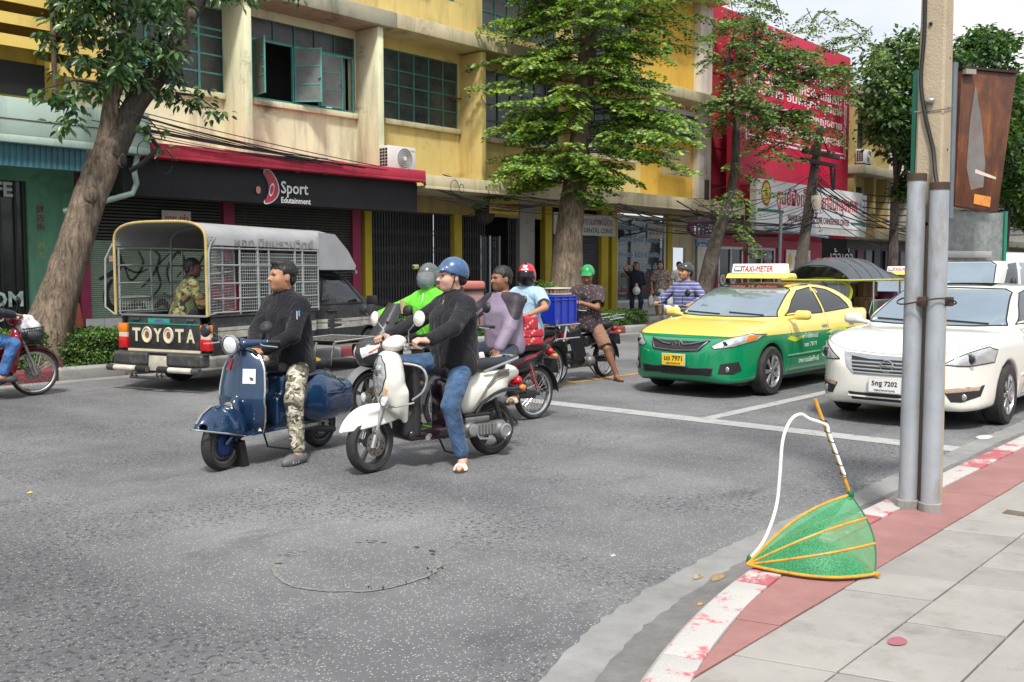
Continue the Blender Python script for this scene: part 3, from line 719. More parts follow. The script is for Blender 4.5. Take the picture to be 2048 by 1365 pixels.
MB().bb(15.52,21.9,W(16.2),.0,3.43,3.50).bb(15.52,21.9,W(16.2),W(16.3),3.50,3.74).build('canopy',m_beige,B,bevel=.006)
MB().bb(15.4,21.6,-.05,.1,3.02,3.43).build('lintel',m_dyel,B)
for x0,x1 in((15.1,15.3),(18.06,18.34)):MB().bb(x0,x1,-.07,.1,.15,3.02).build('post',plaster('yellow post paint',(.50,.38,.03),amt=.4),B)
m_gate=M('black gate steel',(.06,.06,.063),.55,metal=.3,var=.35)
barm=MB().bb(0,.022,0,.03,0,2.83).mesh('gate_bar',m_gate)
def fold_gate(parent,x0,x1,name='folding_gate'):
 g=MB().bb(x0,x1,-.02,.03,2.98,3.03).bb(x0,x0+.03,-.02,.03,.18,2.98).bb(x0,x1,-.03,.03,.15,.18).build(name,m_gate,parent);n=int((x1-x0)/.085)
 for i in range(n):piece('gate_bar',barm,g,(x0+(x1-x0)*i/n,-.01,.17))
 la=MB();hgt=.42
 for r in range(6):
  z=.3+r*hgt
  for i in range(n-1):
   xa,xb=x0+(x1-x0)*i/n,x0+(x1-x0)*(i+1)/n
   la.cyl((xa,-.015,z),(xb,-.015,z+hgt*.5),.006,n=4).cyl((xa,-.02,z+hgt*.5),(xb,-.02,z),.006,n=4)
 stuff(la.build('gate_lattice',m_gate,g));return g
fold_gate(B,15.32,18.04)
# ---------------- ochre shophouse with clinic
B=bldg('ochre_shophouse','ochre yellow shophouse with dental clinic front behind the big leafy tree')
wall_open(18.5,26.6,3.4,7.1,[(19.3,22.4,5.1,6.85),(23.2,26.2,5.1,6.85)],0).build('wall',m_yel,B)
wall_open(18.5,26.6,7.42,11.6,[(19.3,22.4,7.9,10.4),(23.2,26.2,7.9,10.4)],.1).build('upper_wall',m_yel,B)
MB().bb(26.6,29.8,0,.25,3.4,11.6).build('end_wall',m_ochre,B)
MB().bb(29.8,30.6,-.25,.25,.15,11.8).build('column',m_whitew,B);MB().bb(30.18,30.42,-.3,-.245,3.95,4.7).build('vent_slot',m_soot,B)
MB().bb(18.6,26.6,1.2,1.25,.2,11.5).build('dark_interior',m_dark,B)
MB().bb(18.62,30.6,W(17.0),.1,7.08,7.42).bb(18.4,30.6,W(17.0),.1,10.6,11.0).build('floor_slab',m_beige,B,bevel=.02)
for x0,x1 in((19.3,22.4),(23.2,26.2)):
 win_grid(B,x0+.02,x1-.02,5.12,6.83,6,(0,.25,.5,.72,1),m_dteal,m_gdust,.05);win_grid(B,x0+.02,x1-.02,7.92,10.38,6,(0,.2,.4,.6,.8,1),m_dteal,m_gdust,.15)
 MB().bb(x0-.05,x1+.05,-.1,0,4.97,5.1).build('window_sill',m_beige,B)
for x in(22.7,):MB().bb(x,x+.17,W(17.12),0,3.7,7.05).build('fin',m_yel,B)
mb=MB();mb.bb(27.2,28.9,-.42,-.38,4.7,4.76).bb(27.2,28.9,-.42,-.38,5.5,5.55);mb.build('balcony_rail',m_grey,B)
bb_=MB().bb(0,.03,0,.03,0,.8).mesh('baluster',m_grey)
for i in range(15):piece('baluster',bb_,B,(27.2+i*.12,-.41,4.73))
MB().bb(21.92,30.4,W(16.2),.0,3.45,3.5).bb(21.92,30.4,W(16.2),W(16.3),3.5,3.82).build('canopy',m_beige,B,bevel=.006)
MB().bb(20.62,21.25,-.08,.1,.15,3.45).build('column',m_grey,B)
for x0,x1 in((21.7,22.0),(24.4,24.75),(24.95,25.22),(28.12,28.4)):MB().bb(x0,x1,-.1,.1,.15,3.4).build('post',plaster('yellow post paint',(.50,.38,.03),amt=.4),B)
fold_gate(B,18.36,19.35);fold_gate(B,20.2,20.6)
d=MB().bb(19.35,20.2,.3,.32,.15,2.5).build('glass_door',M('navy dark glass',(.012,.016,.025),.12,var=.3),B)
for x in(19.4,19.75,20.14):MB().bb(x-.03,x+.03,.24,.3,.15,2.52).build('door_frame',M('aluminium frame',(.38,.38,.38),.4,metal=.8),d)
dsl3=MB().prism([(0,0),(-.02,.012),(-.02,.03),(0,.042)],0,2.36,'x').mesh('slat',M('slate shutter paint',(.065,.07,.085),.55,var=.2))
sh3=MB().bb(22.02,24.38,.03,.05,.15,2.6).build('roller_shutter',M('slate shutter shadow',(.02,.022,.026),.7),B)
for i in range(54):piece('slat',dsl3,sh3,(22.02,.03,.18+i*.045))
cf=M('white clinic frame',(.62,.62,.6),.5,var=.1)
w=MB().bb(25.25,25.33,-.04,.06,.58,3.32).bb(28.0,28.1,-.04,.06,.58,3.32).bb(25.33,28.0,-.04,.06,3.24,3.32).bb(25.33,28.0,-.05,.06,.55,.64).build('clinic_window',cf,B)
MB().bb(25.25,28.1,-.06,.1,.15,.55).build('clinic_base',plaster('clinic base wall',(.46,.45,.42),amt=.4),B)
bl=MB().bb(25.33,28.0,0,.03,0,.03).mesh('blind_slat',M('aqua blind',(.22,.42,.40),.5,var=.15))
for i in range(52):piece('blind_slat',bl,w,(0,.06,.66+i*.05))
MB().bb(25.33,28.0,.14,.16,.6,3.3).build('blind_shade',M('dark aqua shade',(.05,.11,.11),.7),w)
gl=M('clear shop glass',(.6,.7,.72),.03,var=0,trans=.95,spec=.6);
MB().bb(25.33,28.0,.0,.012,.64,3.24).build('pane',gl,w)
lb=M('pale blue film lettering',(.35,.5,.68),.6);lr=M('dark red film lettering',(.22,.04,.07),.6)
for s,z,xx,m in(('ทันตกรรม  จัดฟัน',2.95,26.4,lb),('ถอนฟัน  อุดฟัน  ขูดหินปูน',2.55,26.6,lb),('รักษาราก  ใส่ฟัน  ฟอกสีฟัน',2.1,26.6,lb),('ครอบฟัน  สะพานฟัน  เด็ก',1.72,26.6,lb),('02-5324191',1.42,26.7,lr),('ประกันสังคม',.98,26.5,lr)):
 text('window_lettering',s,.22,m,w,(xx,-.012,z),FACE,width=2.2,bold=.02)
MB().bb(27.0,27.95,-.03,-.01,2.62,3.1).build('notice',M('pale notice',(.5,.5,.5),.6),w);text('window_lettering','คลินิกทันตกรรม\nทุกวัน 10-20',.13,lr,w,(27.47,-.034,2.86),FACE,width=.85)
MB().bb(28.4,29.8,0,.1,2.35,3.45).bb(29.4,29.8,0,.1,.15,2.35).build('side_wall',plaster('cream side wall',(.55,.47,.30),amt=.5),B)
MB().bb(28.4,29.4,.5,.55,.15,2.35).build('side_door',M('grey brown door',(.16,.14,.11),.7),B);MB().bb(28.42,28.85,.3,.34,.15,2.2).build('side_panel',M('beige door leaf',(.42,.38,.28),.7),B)
# ---------------- red clad building
B=bldg('red_building','tall building clad in red with red ground floor behind the acupuncture sign')
MB().bb(30.62,42.9,.0,.4,.15,10.9).build('wall',m_redwall,B)
for z in(4.6,5.9,7.2,8.5):MB().bb(30.65,33.4,-.012,-.002,z,z+.03).build('cladding_seam',M('dark red seam',(.12,.005,.012),.7),B)
MB().bb(30.7,36.2,-.9,-.01,3.0,3.35).build('canopy',m_beige,B,bevel=.01);MB().bb(31.2,36.3,-.25,-.01,2.45,2.85).build('shop_fascia',M('crimson shop fascia',(.34,.02,.04),.5,var=.2),B)
MB().bb(36.25,40.3,-.06,-.005,.15,2.75).build('red_panel',M('magenta red panel',(.36,.02,.06),.5,var=.15),B)
alu=M('silver shop frame',(.5,.5,.5),.4,metal=.5)
for x0,x1 in((31.5,33.3),(33.7,35.9)):
 w=MB().bb(x0,x0+.09,-.1,-.02,.15,2.45).bb(x1-.09,x1,-.1,-.02,.15,2.45).bb(x0+.09,x1-.09,-.1,-.02,2.35,2.45).bb((x0+x1)/2-.04,(x0+x1)/2+.04,-.1,-.02,.15,2.35).build('shop_window',alu,B)
 for a in(x0+.09,(x0+x1)/2+.04):MB().bb(a,a+(x1-x0)/2-.13,-.05,-.04,.15,2.35).build('pane',M('black shop glass',(.02,.02,.022),.08,var=.3),w)
text('window_lettering','ฝังเข็ม สมุนไพร\nครอบแก้ว นวด\n02-622-5524',.3,wt,w,(34.8,-.12,1.75),FACE,width=1.6)
for x in(31.75,32.5):
 o=MB().cyl((x,-.14,1.25),(x,-.11,1.25),.19,n=20).build('door_emblem',M('white door emblem',(.6,.55,.55),.6),B);text('window_lettering','寿',.24,lr,o,(x,-.145,1.25),FACE)
MB().bb(40.4,43,-.02,.0,.15,2.95).build('dark_shop',m_dark,B)
# ---------------- far row of shophouses
for k,(x0,x1,mw,lab)in enumerate(((42.95,47.3,m_dyel,'weathered yellow shophouse standing right behind the red billboard'),(47.35,54,m_grey,'grey weathered shophouse beyond the yellow one, half hidden by trees'),(54.05,62,m_dyel,'dull yellow shophouse farther down the street behind the dark trees'),(62.05,78,m_grey,'grey block at the far end of the row of shophouses'))):
 B=bldg('shophouse',lab);w0=(x0+.9,x0+2.2,x0+2.9,min(x0+4.2,x1-.3));top=9.4-k*.3
 hs=[(w0[0],w0[1],4.0,5.4),(w0[0],w0[1],7.1,8.3)]+([(w0[2],w0[3],4.0,5.4),(w0[2],w0[3],7.1,8.3)]if w0[3]-w0[2]>.6 and x1-x0>5 else[])
 wall_open(x0,x1,3.0,top,hs,.2).build('wall',mw,B);MB().bb(x0,x1,.9,.95,.2,top).build('dark_interior',m_dark,B)
 for h in hs:win_grid(B,h[0]+.02,h[1]-.02,h[2],h[3],2,(0,.33,.66,1),m_dteal,m_gdust,.28)
 for z in(5.85,top-.1):MB().bb(x0,x1,-.7,.2,z,z+.38).build('floor_slab',m_slab,B,bevel=.02)
 MB().bb(x0,x1,-1.3,.2,2.95,3.3).build('canopy',m_beige if k==0 else m_slab,B,bevel=.02)
 for x in(x0+.1,x0+2.4,x1-.4):MB().bb(x,x+.25,-.25,.2,3.3,top-.1).build('pier',mw if k!=1 else m_whitew,B)
 MB().bb(x0,x1,.1,.14,.15,2.95).build('dark_shopfront',M('dim shopfront',(.03,.028,.035),.5,var=.5,scale=.8),B)
 for i in range(4):MB().bb(x0+.3+i*1.0,x0+1.0+i*1.0,-.02,.09,.8+.3*(i%2),2.5).build('shop_panel',[M('navy panel',(.02,.025,.06),.5),M('maroon panel',(.1,.02,.04),.5),M('grey panel',(.2,.2,.2),.5)][i%3],B)
text('shop_lettering','เจ้าเก่า',.8,wt,B,(42.3,-.1,2.2),FACE,width=2.4)
# ========== trees, hedges, signs and street furniture
def fast_mesh(name,V,F,mats):
 V=np.asarray(V,dtype=np.float32);F=np.asarray(F,dtype=np.int32);me=bpy.data.meshes.new(name);k=F.shape[1]
 me.vertices.add(len(V));me.vertices.foreach_set('co',V.ravel());me.loops.add(F.size);me.loops.foreach_set('vertex_index',F.ravel())
 me.polygons.add(len(F));me.polygons.foreach_set('loop_start',np.arange(0,F.size,k,dtype=np.int32))
 for m in mats:me.materials.append(m)
 me.update(calc_edges=True);me.validate();return me
def unit(a):return a/(np.linalg.norm(a,axis=-1,keepdims=True)+1e-9)
def leaves(P,D,U,size,shape='d',fold=.12):
 n=len(P);D=unit(D);S=unit(np.cross(D,U));Nn=np.cross(S,D);s=np.asarray(size).reshape(-1,1)*np.ones((n,1))
 if shape=='d':pr=[(0,0,0),(.5,-.33,fold),(1,0,-.06),(.5,.33,fold)];fc=[(0,1,2),(0,2,3)]
 else:pr=[(0,0,0),(.28,-.2,fold*.7),(.62,-.19,fold*.6),(1,0,-.12),(.62,.19,fold*.6),(.28,.2,fold*.7),(.45,0,0)];fc=[(0,1,6),(1,2,6),(2,3,6),(3,4,6),(4,5,6),(5,0,6)]
 V=np.stack([P+s*(a*D+b*S+c*Nn)for a,b,c in pr],1).reshape(-1,3);k=len(pr)
 F=(np.arange(n)[:,None,None]*k+np.array(fc)[None]).reshape(-1,3);return V,F
def leaf_mat(name,dark,mid,bright,tr=.25,rough=.45):
 def f(nt,b):
  g=N(nt,'NewGeometry');c=ramp(nt,g.outputs['Random Per Island'],[(0.,dark),(.5,mid),(1.,bright)])
  big=ramp(nt,noise(nt,world_pos(nt),1.3,3,.6),[(.3,.65),(.7,1.25)])
  c=mixc(nt,1.,c,big,'MULTIPLY');L(nt,c,b.inputs['Base Color']);b.inputs['Roughness'].default_value=rough
  t=N(nt,'BsdfTranslucent');L(nt,mixc(nt,1.,c,(1.3,1.5,.5),'MULTIPLY'),t.inputs['Color'])
  mx=N(nt,'MixShader',i_0=tr);L(nt,b.outputs[0],mx.inputs[1]);L(nt,t.outputs[0],mx.inputs[2]);L(nt,mx.outputs[0],nt.nodes['Material Output'].inputs[0])
 return G(name,f)
def bark(name,c0,c1,zs=1.):
 def f(nt,b):
  v=world_pos(nt,(9,9,1.6*zs));h=noise(nt,v,2.2,8,.72,.6);h2=noise(nt,world_pos(nt),2.5,4,.6)
  c=ramp(nt,h,[(.36,c0),(.58,c1),(.75,[x*1.3 for x in c1])]);c=mixc(nt,ramp(nt,h2,[(.35,.5),(.6,0.)]),c,[x*.6 for x in c0])
  L(nt,c,b.inputs['Base Color']);b.inputs['Roughness'].default_value=.9;bump(nt,b,h,1.,.05)
 return G(name,f)
def spline(pts,m=6):
 P=[np.array(p,float)for p in pts];Q=[]
 for i in range(len(P)-1):
  for t in np.linspace(0,1,m,endpoint=False):
   p0,p1,p2,p3=P[max(i-1,0)],P[i],P[i+1],P[min(i+2,len(P)-1)]
   Q.append(.5*((2*p1)+(p2-p0)*t+(2*p0-5*p1+4*p2-p3)*t*t+(3*p1-p0-3*p2+p3)*t**3))
 return Q+[P[-1]]
def limb(pts,n=14,rough=.07,seed=0,flare=0.):
 r=np.random.default_rng(seed);Q=spline(pts,6);mb=MB();rings=[];up=None;ph=r.uniform(0,6,(5,))
 for i,q in enumerate(Q):
  t=Vector((Q[min(i+1,len(Q)-1)]-Q[max(i-1,0)])[:3]).normalized()
  if up is None:up=Vector((1,0,0))if abs(t.x)<.9 else Vector((0,1,0))
  x=up.cross(t).normalized();y=t.cross(x);up=y;rr=[]
  for j in range(n):
   a=2*PI*j/n;w=1+rough*(sin(3*a+ph[0]+q[2]*.8)*.6+sin(5*a+ph[1]-q[2]*1.7)*.4+sin(2*a+q[2]*3+ph[2])*.5+r.normal(0,.25))
   rr.append(Vector(q[:3])+(x*cos(a)+y*sin(a))*q[3]*w)
  rings.append(rr)
 mb.ring(rings);return mb
bk1=bark('furrowed brown bark',(.07,.05,.034),(.30,.225,.16));bk2=bark('grey ridged bark',(.075,.055,.038),(.29,.22,.15));bk3=bark('dark bark',(.03,.024,.02),(.12,.095,.075))
# ---- leaning tree on the left
T1=thing('leaning_tree','leaning tree with furrowed brown trunk and glossy dark leaves beside the orange cone','tree',(6.4,14.8,.15))
def rel(p,o=(6.4,14.8,.15)):return tuple(np.array(p[:3])-np.array(o))+tuple(p[3:])
limb([rel(p)for p in((6.24,14.8,.12,.44),(6.31,14.8,.4,.39),(6.53,14.8,1.05,.30),(6.84,14.8,1.95,.25),(7.06,14.8,2.6,.235),(7.29,14.8,3.15,.24),(7.47,14.8,3.55,.22))],28,.055,2).build('trunk',bk1,T1)
limb([rel(p)for p in((7.44,14.78,3.35,.22),(7.62,14.75,3.72,.19),(7.86,14.75,4.2,.165),(8.15,14.75,4.6,.175),(8.42,14.75,4.98,.16),(8.62,14.75,5.4,.155),(8.82,14.75,5.75,.14),(9.05,14.75,6.2,.16),(9.3,14.75,6.9,.13))],18,.07,4).build('limb',bk3,T1)
limb([rel(p)for p in((7.40,14.85,3.3,.20),(7.47,14.85,3.75,.155),(7.52,14.85,4.2,.125),(7.6,14.85,4.5,.13),(7.72,14.85,4.9,.1),(7.7,14.85,5.5,.07),(7.5,14.8,6.2,.04))],16,.07,5).build('limb',bk1,T1)
for p,r in(((7.02,14.60,2.72),(.11,.09,.14)),((7.52,14.60,3.28),(.08,.05,.12)),((8.64,14.62,5.15),(.09,.07,.15)),((8.80,14.64,5.72),(.08,.07,.1))):
 mb=MB();mb.ball(Vector(p)-Vector((6.4,14.8,.15)),r,14,9);mb.build('knot',bk1,T1)
mb=MB();mb.ball(Vector((7.53,14.555,3.27))-Vector((6.4,14.8,.15)),(.055,.05,.1),12,8);mb.build('hollow',m_dark,T1)
r1=np.random.default_rng(21);P1,D1=[],[]
def tuft(c,n,spread,droop=.5,rr=r1):
 c=np.array(c);a=rr.uniform(0,2*PI,n);d=np.stack([np.cos(a),np.sin(a),rr.uniform(-1.,.5,n)-droop],1)
 P1.append(c+unit(d)*rr.uniform(.02,spread,(n,1)));D1.append(d+rr.normal(0,.3,(n,3)))
tw=MB()
def bough(a,b,k,spread,n):
 a,b=np.array(a,float),np.array(b,float);tw.tube([rel(tuple(a)),rel(tuple((a+b)/2+np.array((0,0,.12)))),rel(tuple(b))],[.025,.016,.006],6)
 for t in np.linspace(.45,1,k):tuft(a+(b-a)*t+r1.normal(0,spread*.5,3),n,.22)
for _ in range(150):
 c=np.array([r1.uniform(6.7,8.45),r1.uniform(13.8,15.4),0]);c[2]=r1.uniform(4.55,6.7)+(abs(c[0]-7.6)<.4)*-.2
 if c[2]<5.0 and c[0]<7.2 and r1.random()<.7:continue
 tuft(c,20,.26)
for a,b,k,s,n in(((7.4,14.7,4.4),(6.25,14.5,4.15),6,.16,16),((7.0,14.6,4.3),(6.5,14.3,3.75),4,.12,16),((7.9,14.6,4.5),(8.75,14.3,4.45),5,.12,16),((8.4,14.5,4.4),(9.05,14.3,4.15),4,.12,14),((7.6,14.5,4.0),(8.1,14.3,3.65),3,.1,8),((7.6,14.7,5.4),(6.4,14.5,5.85),6,.16,16),((7.5,14.7,5.9),(6.8,14.4,5.2),5,.14,16),((8.9,14.7,6.2),(9.6,14.3,6.05),4,.12,14),((9.3,14.6,6.3),(10.6,14.2,6.35),5,.14,14),((7.6,14.7,4.8),(7.2,14.3,4.5),4,.15,14),((7.7,14.8,5.1),(8.1,14.2,4.75),4,.15,14)):bough(a,b,k,s,n)
tw.build('twigs',bk3,T1)['kind']='stuff'
P1=np.concatenate(P1)-np.array((6.4,14.8,.15));D1=np.concatenate(D1);n=len(P1)
lm1=leaf_mat('glossy dark tree leaf',(.016,.04,.016),(.04,.10,.03),(.12,.23,.06),.22,.32)
near=np.argsort(P1[:,1]+r1.uniform(0,.8,n))[:220];mask=np.ones(n,bool);mask[near]=False
up1=np.tile((0,-.5,1.),(n,1))+r1.normal(0,.5,(n,3));sz=r1.uniform(.11,.185,n)
V,F=leaves(P1[mask],D1[mask],up1[mask],sz[mask],'o');stuff(piece('crown',fast_mesh('crown',V,F,[lm1]),T1))
Vl,Fl=leaves(np.zeros((1,3)),np.array([[1.,0,0]]),np.array([[0,0,1.]]),[1.],'o');lmesh=fast_mesh('leaf',Vl,Fl,[lm1])
for i in near:
 d=Vector(unit(D1[i]));f=Matrix((d,Vector(up1[i]).cross(d).normalized(),d.cross(Vector(up1[i]).cross(d).normalized()))).transposed()
 o=piece('leaf',lmesh,T1,P1[i],f.to_euler());o.scale=(sz[i],)*3
 # ---- pinnate tree in front of the ochre shophouse
def spray_tree(T,org,sprays,mat,lsize,seed,bmat,droop=.10,pinna=.30):
 r=np.random.default_rng(seed);P,D,U=[],[],[];tw=MB();o=np.array(org)
 for(a,az,ln,el_,dens)in sprays:
  a=np.array(a,float)-o;d=np.array([cos(az)*cos(el_),sin(az)*cos(el_),sin(el_)]);side=np.array([-sin(az),cos(az),0]);k=int(ln/.16);pts=[a]
  for i in range(k):
   t=(i+1)/k;q=a+d*ln*t+np.array([0,0,-droop*ln*t*t*2]);pts.append(q)
   if t<.22:continue
   for s in(-1,1):
    pl=pinna*(1.1-.55*abs(t-.55))*r.uniform(.75,1.2);pd=unit(side*s+d*.55+np.array([0,0,-.18])+r.normal(0,.12,3));m=max(3,int(pl/(lsize*.52)*dens))
    for j in range(m):
     u=(j+1)/m;base=q+pd*pl*u+np.array([0,0,-.14*pl*u*u*2])
     for s2 in(-1,1):
      P.append(base);D.append(unit(np.cross(pd,(0,0,1))*s2+pd*.7)+r.normal(0,.15,3));U.append(np.array((-.25,-.5,.6))+r.normal(0,.38,3))
  tw.tube([tuple(p)for p in pts[::2]+[pts[-1]]],[max(.004,.016*(1-i/(len(pts[::2])+1)))for i in range(len(pts[::2])+1)],5)
 stuff(tw.build('twigs',bmat,T));P,D,U=map(np.array,(P,D,U));V,F=leaves(P,D,U,r.uniform(.75,1.2,len(P))*lsize,'d',.07);stuff(piece('crown',fast_mesh('crown',V,F,[mat]),T));return len(P)
O2=(19.05,15,.15);T2=thing('pinnate_tree','tall straight tree with layered bright green sprays in front of the dental clinic','tree',O2)
limb([tuple(np.array(p[:3])-O2)+(p[3],)for p in((19.0,15,.12,.62),(19.05,15,.5,.52),(19.12,15,1.4,.40),(19.2,15,2.4,.345),(19.35,15,3.3,.31),(19.55,15,4.3,.27),(19.72,15,5.8,.24),(20.0,15,7.5,.21),(20.3,15,9.2,.17),(20.5,15,11,.1))],26,.05,8).build('trunk',bk2,T2)
r2=np.random.default_rng(5);spr=[]
def trunk2(z):return np.array((np.interp(z,[3.3,4.3,5.8,7.5,9.2,11],[19.35,19.55,19.72,20,20.3,20.5]),15,z))
RT,FWv=np.array((.66,-.751)),np.array((.751,.66))
for i in range(180):
 z=r2.uniform(3.7,10.6);lat=r2.uniform(-1,1);az=math.atan2(*(RT*lat*1.25+FWv*r2.uniform(-.75,.4))[::-1])
 right=(RT@np.array((cos(az),sin(az))))>0;ln=r2.uniform(1.3,2.5)*(1.25 if right and z>4.4 else 1.)*(.55 if z<4.3 and right else 1)*(.66 if right and 5.6<z<7.2 else 1)
 a=trunk2(z);spr.append((a,az,ln,r2.uniform(-.22,.38),1.))
 if r2.random()<.75:
  d=np.array((cos(az),sin(az),.12));spr.append((a+d*ln*.45,az+r2.choice((-1,1))*r2.uniform(.4,.8),ln*.6,r2.uniform(-.15,.2),1.))
for az_d,z,ln in((170,4.1,2.0),(190,3.9,1.7),(210,4.3,1.9),(150,3.7,1.6),(240,4.0,1.3),(-100,3.8,1.2),(-60,4.2,1.2),(-48,4.9,2.9),(-50,5.4,2.6),(-45,6.3,1.9),(-40,7.2,3.2),(-52,4.5,2.2),(-55,7.8,3.3),(128,6.8,2.9),(132,6.2,2.8),(140,7.6,2.7),(128,5.2,2.2),(160,5.6,2.3),(220,3.5,.8),(-80,3.3,.7),(260,3.4,.8),(-50,3.2,.8),(-30,3.6,.9)):
 spr.append((trunk2(z),R(az_d),ln,.16,1.1))
lm2=leaf_mat('bright pinnate leaf',(.024,.068,.015),(.135,.26,.036),(.42,.51,.095),.36,.42)
n2=spray_tree(T2,O2,spr,lm2,.108,31,bk3,.10,.33)
# ---- slender crooked tree
O3=(25.7,15,.15);T3=thing('crooked_tree','slender crooked dark tree with thin sparse foliage before the red billboard','tree',O3)
def r3(p):return tuple(np.array(p[:3])-O3)+tuple(p[3:])
limb([r3(p)for p in((25.5,15,.1,.33),(25.6,15,.7,.27),(25.95,15,1.5,.23),(26.4,15,2.5,.19),(26.9,15,3.3,.19),(27.25,15,4.0,.15),(27.45,15,5.0,.13),(27.5,15,6.1,.12),(27.8,15,6.7,.11))],16,.1,12).build('trunk',bk3,T3)
tips=[]
for pts in(((27.8,15,6.7,.1),(28.4,14.8,7.3,.08),(29.3,14.6,8.2,.06),(30.4,14.4,8.8,.03)),((27.5,15,6.2,.09),(27.3,15.2,7.2,.07),(27.6,15.3,8.4,.05),(28.4,15.4,9.6,.03)),((28.6,14.8,7.5,.06),(29.0,15.2,8.6,.04),(29.8,15.6,9.8,.02)),((29.3,14.6,8.2,.05),(30.8,14.3,8.1,.035),(32.4,14.0,8.4,.02)),((27.9,14.9,6.8,.06),(29.0,14.5,6.6,.045),(30.4,14.2,6.6,.02)),((27.45,15,5.3,.05),(26.8,14.7,6.2,.04),(26.2,14.5,7.2,.02))):
 limb([r3(p)for p in pts],9,.08,3).build('limb',bk3,T3);tips.append(pts)
r_=np.random.default_rng(9);spr=[]
for pts in tips:
 for _ in range(34):
  t=r_.uniform(.4,1.02)*(len(pts)-1);i=min(int(t),len(pts)-2);p=np.array(pts[i][:3])+(np.array(pts[i+1][:3])-np.array(pts[i][:3]))*(t-i)
  spr.append((p,r_.uniform(0,2*PI),r_.uniform(.5,1.25),r_.uniform(-.5,.35),.9))
for p,n_ in(((26.9,14.8,3.9),5),((27.3,14.8,4.6),2),((26.6,14.8,3.0),3),((30.5,14.2,6.2),5),((29.6,14.3,5.9),6),((31.6,14.1,7.6),6),((28.9,14.5,5.6),5),((33.4,13.9,8.6),6),((34.6,13.8,9.6),7),((33,14,9.8),7),((31.5,14.2,10.2),7),((35.3,13.8,9),4),((29,14.8,10.3),6),((32.3,14.0,6.6),4),((27.2,14.6,9.0),5),((28.2,14.4,4.9),3)):
 for _ in range(n_):spr.append((np.array(p)+r_.normal(0,.3,3),r_.uniform(0,2*PI),r_.uniform(.5,1.2),r_.uniform(-.6,.2),.85))
lm3=leaf_mat('small grey green leaf',(.02,.05,.014),(.08,.16,.03),(.22,.32,.06),.3,.5)
n3=spray_tree(T3,O3,spr,lm3,.125,17,bk3,.16,.26)
# ---- background trees down the street
def bush_tree(label,base,trunk,blobs,leaf,cnt,seed,mat,dens=1.):
 T=thing('street_tree',label,'tree',base,0,'trees far down the street');b=np.array(base);r=np.random.default_rng(seed)
 limb([tuple(np.array(p[:3])-b)+(p[3],)for p in trunk],9,.08,seed).build('trunk',bk3,T);P,D,U=[],[],[]
 for(c,rad)in blobs:
  c,rad=np.array(c,float),np.array(rad,float);kk=max(4,int(26*dens))
  cl=unit(r.normal(0,1,(kk,3)))*r.uniform(.45,1.0,(kk,1))*rad+c
  limb([tuple(np.array(trunk[-1][:3])-b)+(.07,),tuple((np.array(trunk[-1][:3])+c)/2-b+np.array((0,0,.3)))+(.05,),tuple(c-b)+(.02,)],6,.05,seed).build('limb',bk3,T)
  for q in cl:
   k=int(cnt);p=q+r.normal(0,1,(k,3))*np.array((.42,.42,.26))*max(rad)*.36;P.append(p);D.append(unit(p-q)+np.array((0,0,-.35))+r.normal(0,.3,(k,3)));U.append(np.array((0,0,1.))+r.normal(0,.4,(k,3)))
 P,D,U=map(np.concatenate,(P,D,U));V,F=leaves(P-b,D,U,r.uniform(.7,1.25,len(P))*leaf,'d',.08);stuff(piece('crown',fast_mesh('crown',V,F,[mat]),T))
lm4=leaf_mat('dark street tree leaf',(.018,.05,.018),(.05,.12,.035),(.13,.22,.06),.3,.5);lm5=leaf_mat('fresh street tree leaf',(.03,.07,.015),(.08,.16,.03),(.17,.27,.05),.3,.5)
bush_tree('broad dark tree in front of the grey weathered shophouse',(40.5,14.9,.15),((40.5,14.9,.1,.25),(40.5,14.9,2.5,.2),(40.3,14.8,5,.15)),[((38.6,14.6,8.6),(1.7,1.5,1.3)),((39.8,14.4,9.9),(1.6,1.5,1.0)),((40.9,14.3,8.4),(1.9,1.5,1.3)),((40.0,14.2,7.0),(1.7,1.3,.9)),((41.8,14.0,9.9),(1.4,1.4,.9)),((38.9,14.4,7.2),(1.3,1.2,.7)),((41.3,14.0,6.2),(1.3,1.0,.8)),((40.8,14.1,5.0),(1.0,.8,.5))],.24,55,41,lm4)
bush_tree('tall dark tree beyond the rusty sign with ragged top',(45.5,13.6,.15),((45.5,13.6,.1,.25),(45.5,13.6,3,.2),(45.6,13.5,5.5,.15)),[((44.6,13.3,10.2),(2.0,1.6,1.2)),((46.3,13.0,9.2),(2.1,1.8,1.5)),((44.2,13.2,8.4),(1.8,1.5,1.3)),((45.4,13.0,11.2),(1.3,1.2,.7)),((47.5,12.9,8.0),(1.6,1.4,1.0)),((45.3,13.2,6.9),(1.9,1.6,1.0)),((47.0,12.8,6.2),(1.6,1.4,1.0))],.26,55,43,lm4)
bush_tree('pale feathery tree behind the galvanised board',(49.6,13.2,.15),((49.6,13.2,.1,.25),(49.7,13.1,3.5,.18),(49.8,13,5,.12)),[((49.6,12.7,9.6),(2.0,1.6,1.2)),((51.3,12.5,8.4),(2.0,1.8,1.5)),((48.6,12.9,7.8),(1.8,1.5,1.2)),((51.6,12.3,10.0),(1.4,1.3,.8)),((50.4,12.6,6.4),(1.9,1.6,.9)),((49.4,12.7,5.0),(1.6,1.4,.9)),((51.2,12.4,4.4),(1.4,1.2,.8))],.27,50,47,lm5)
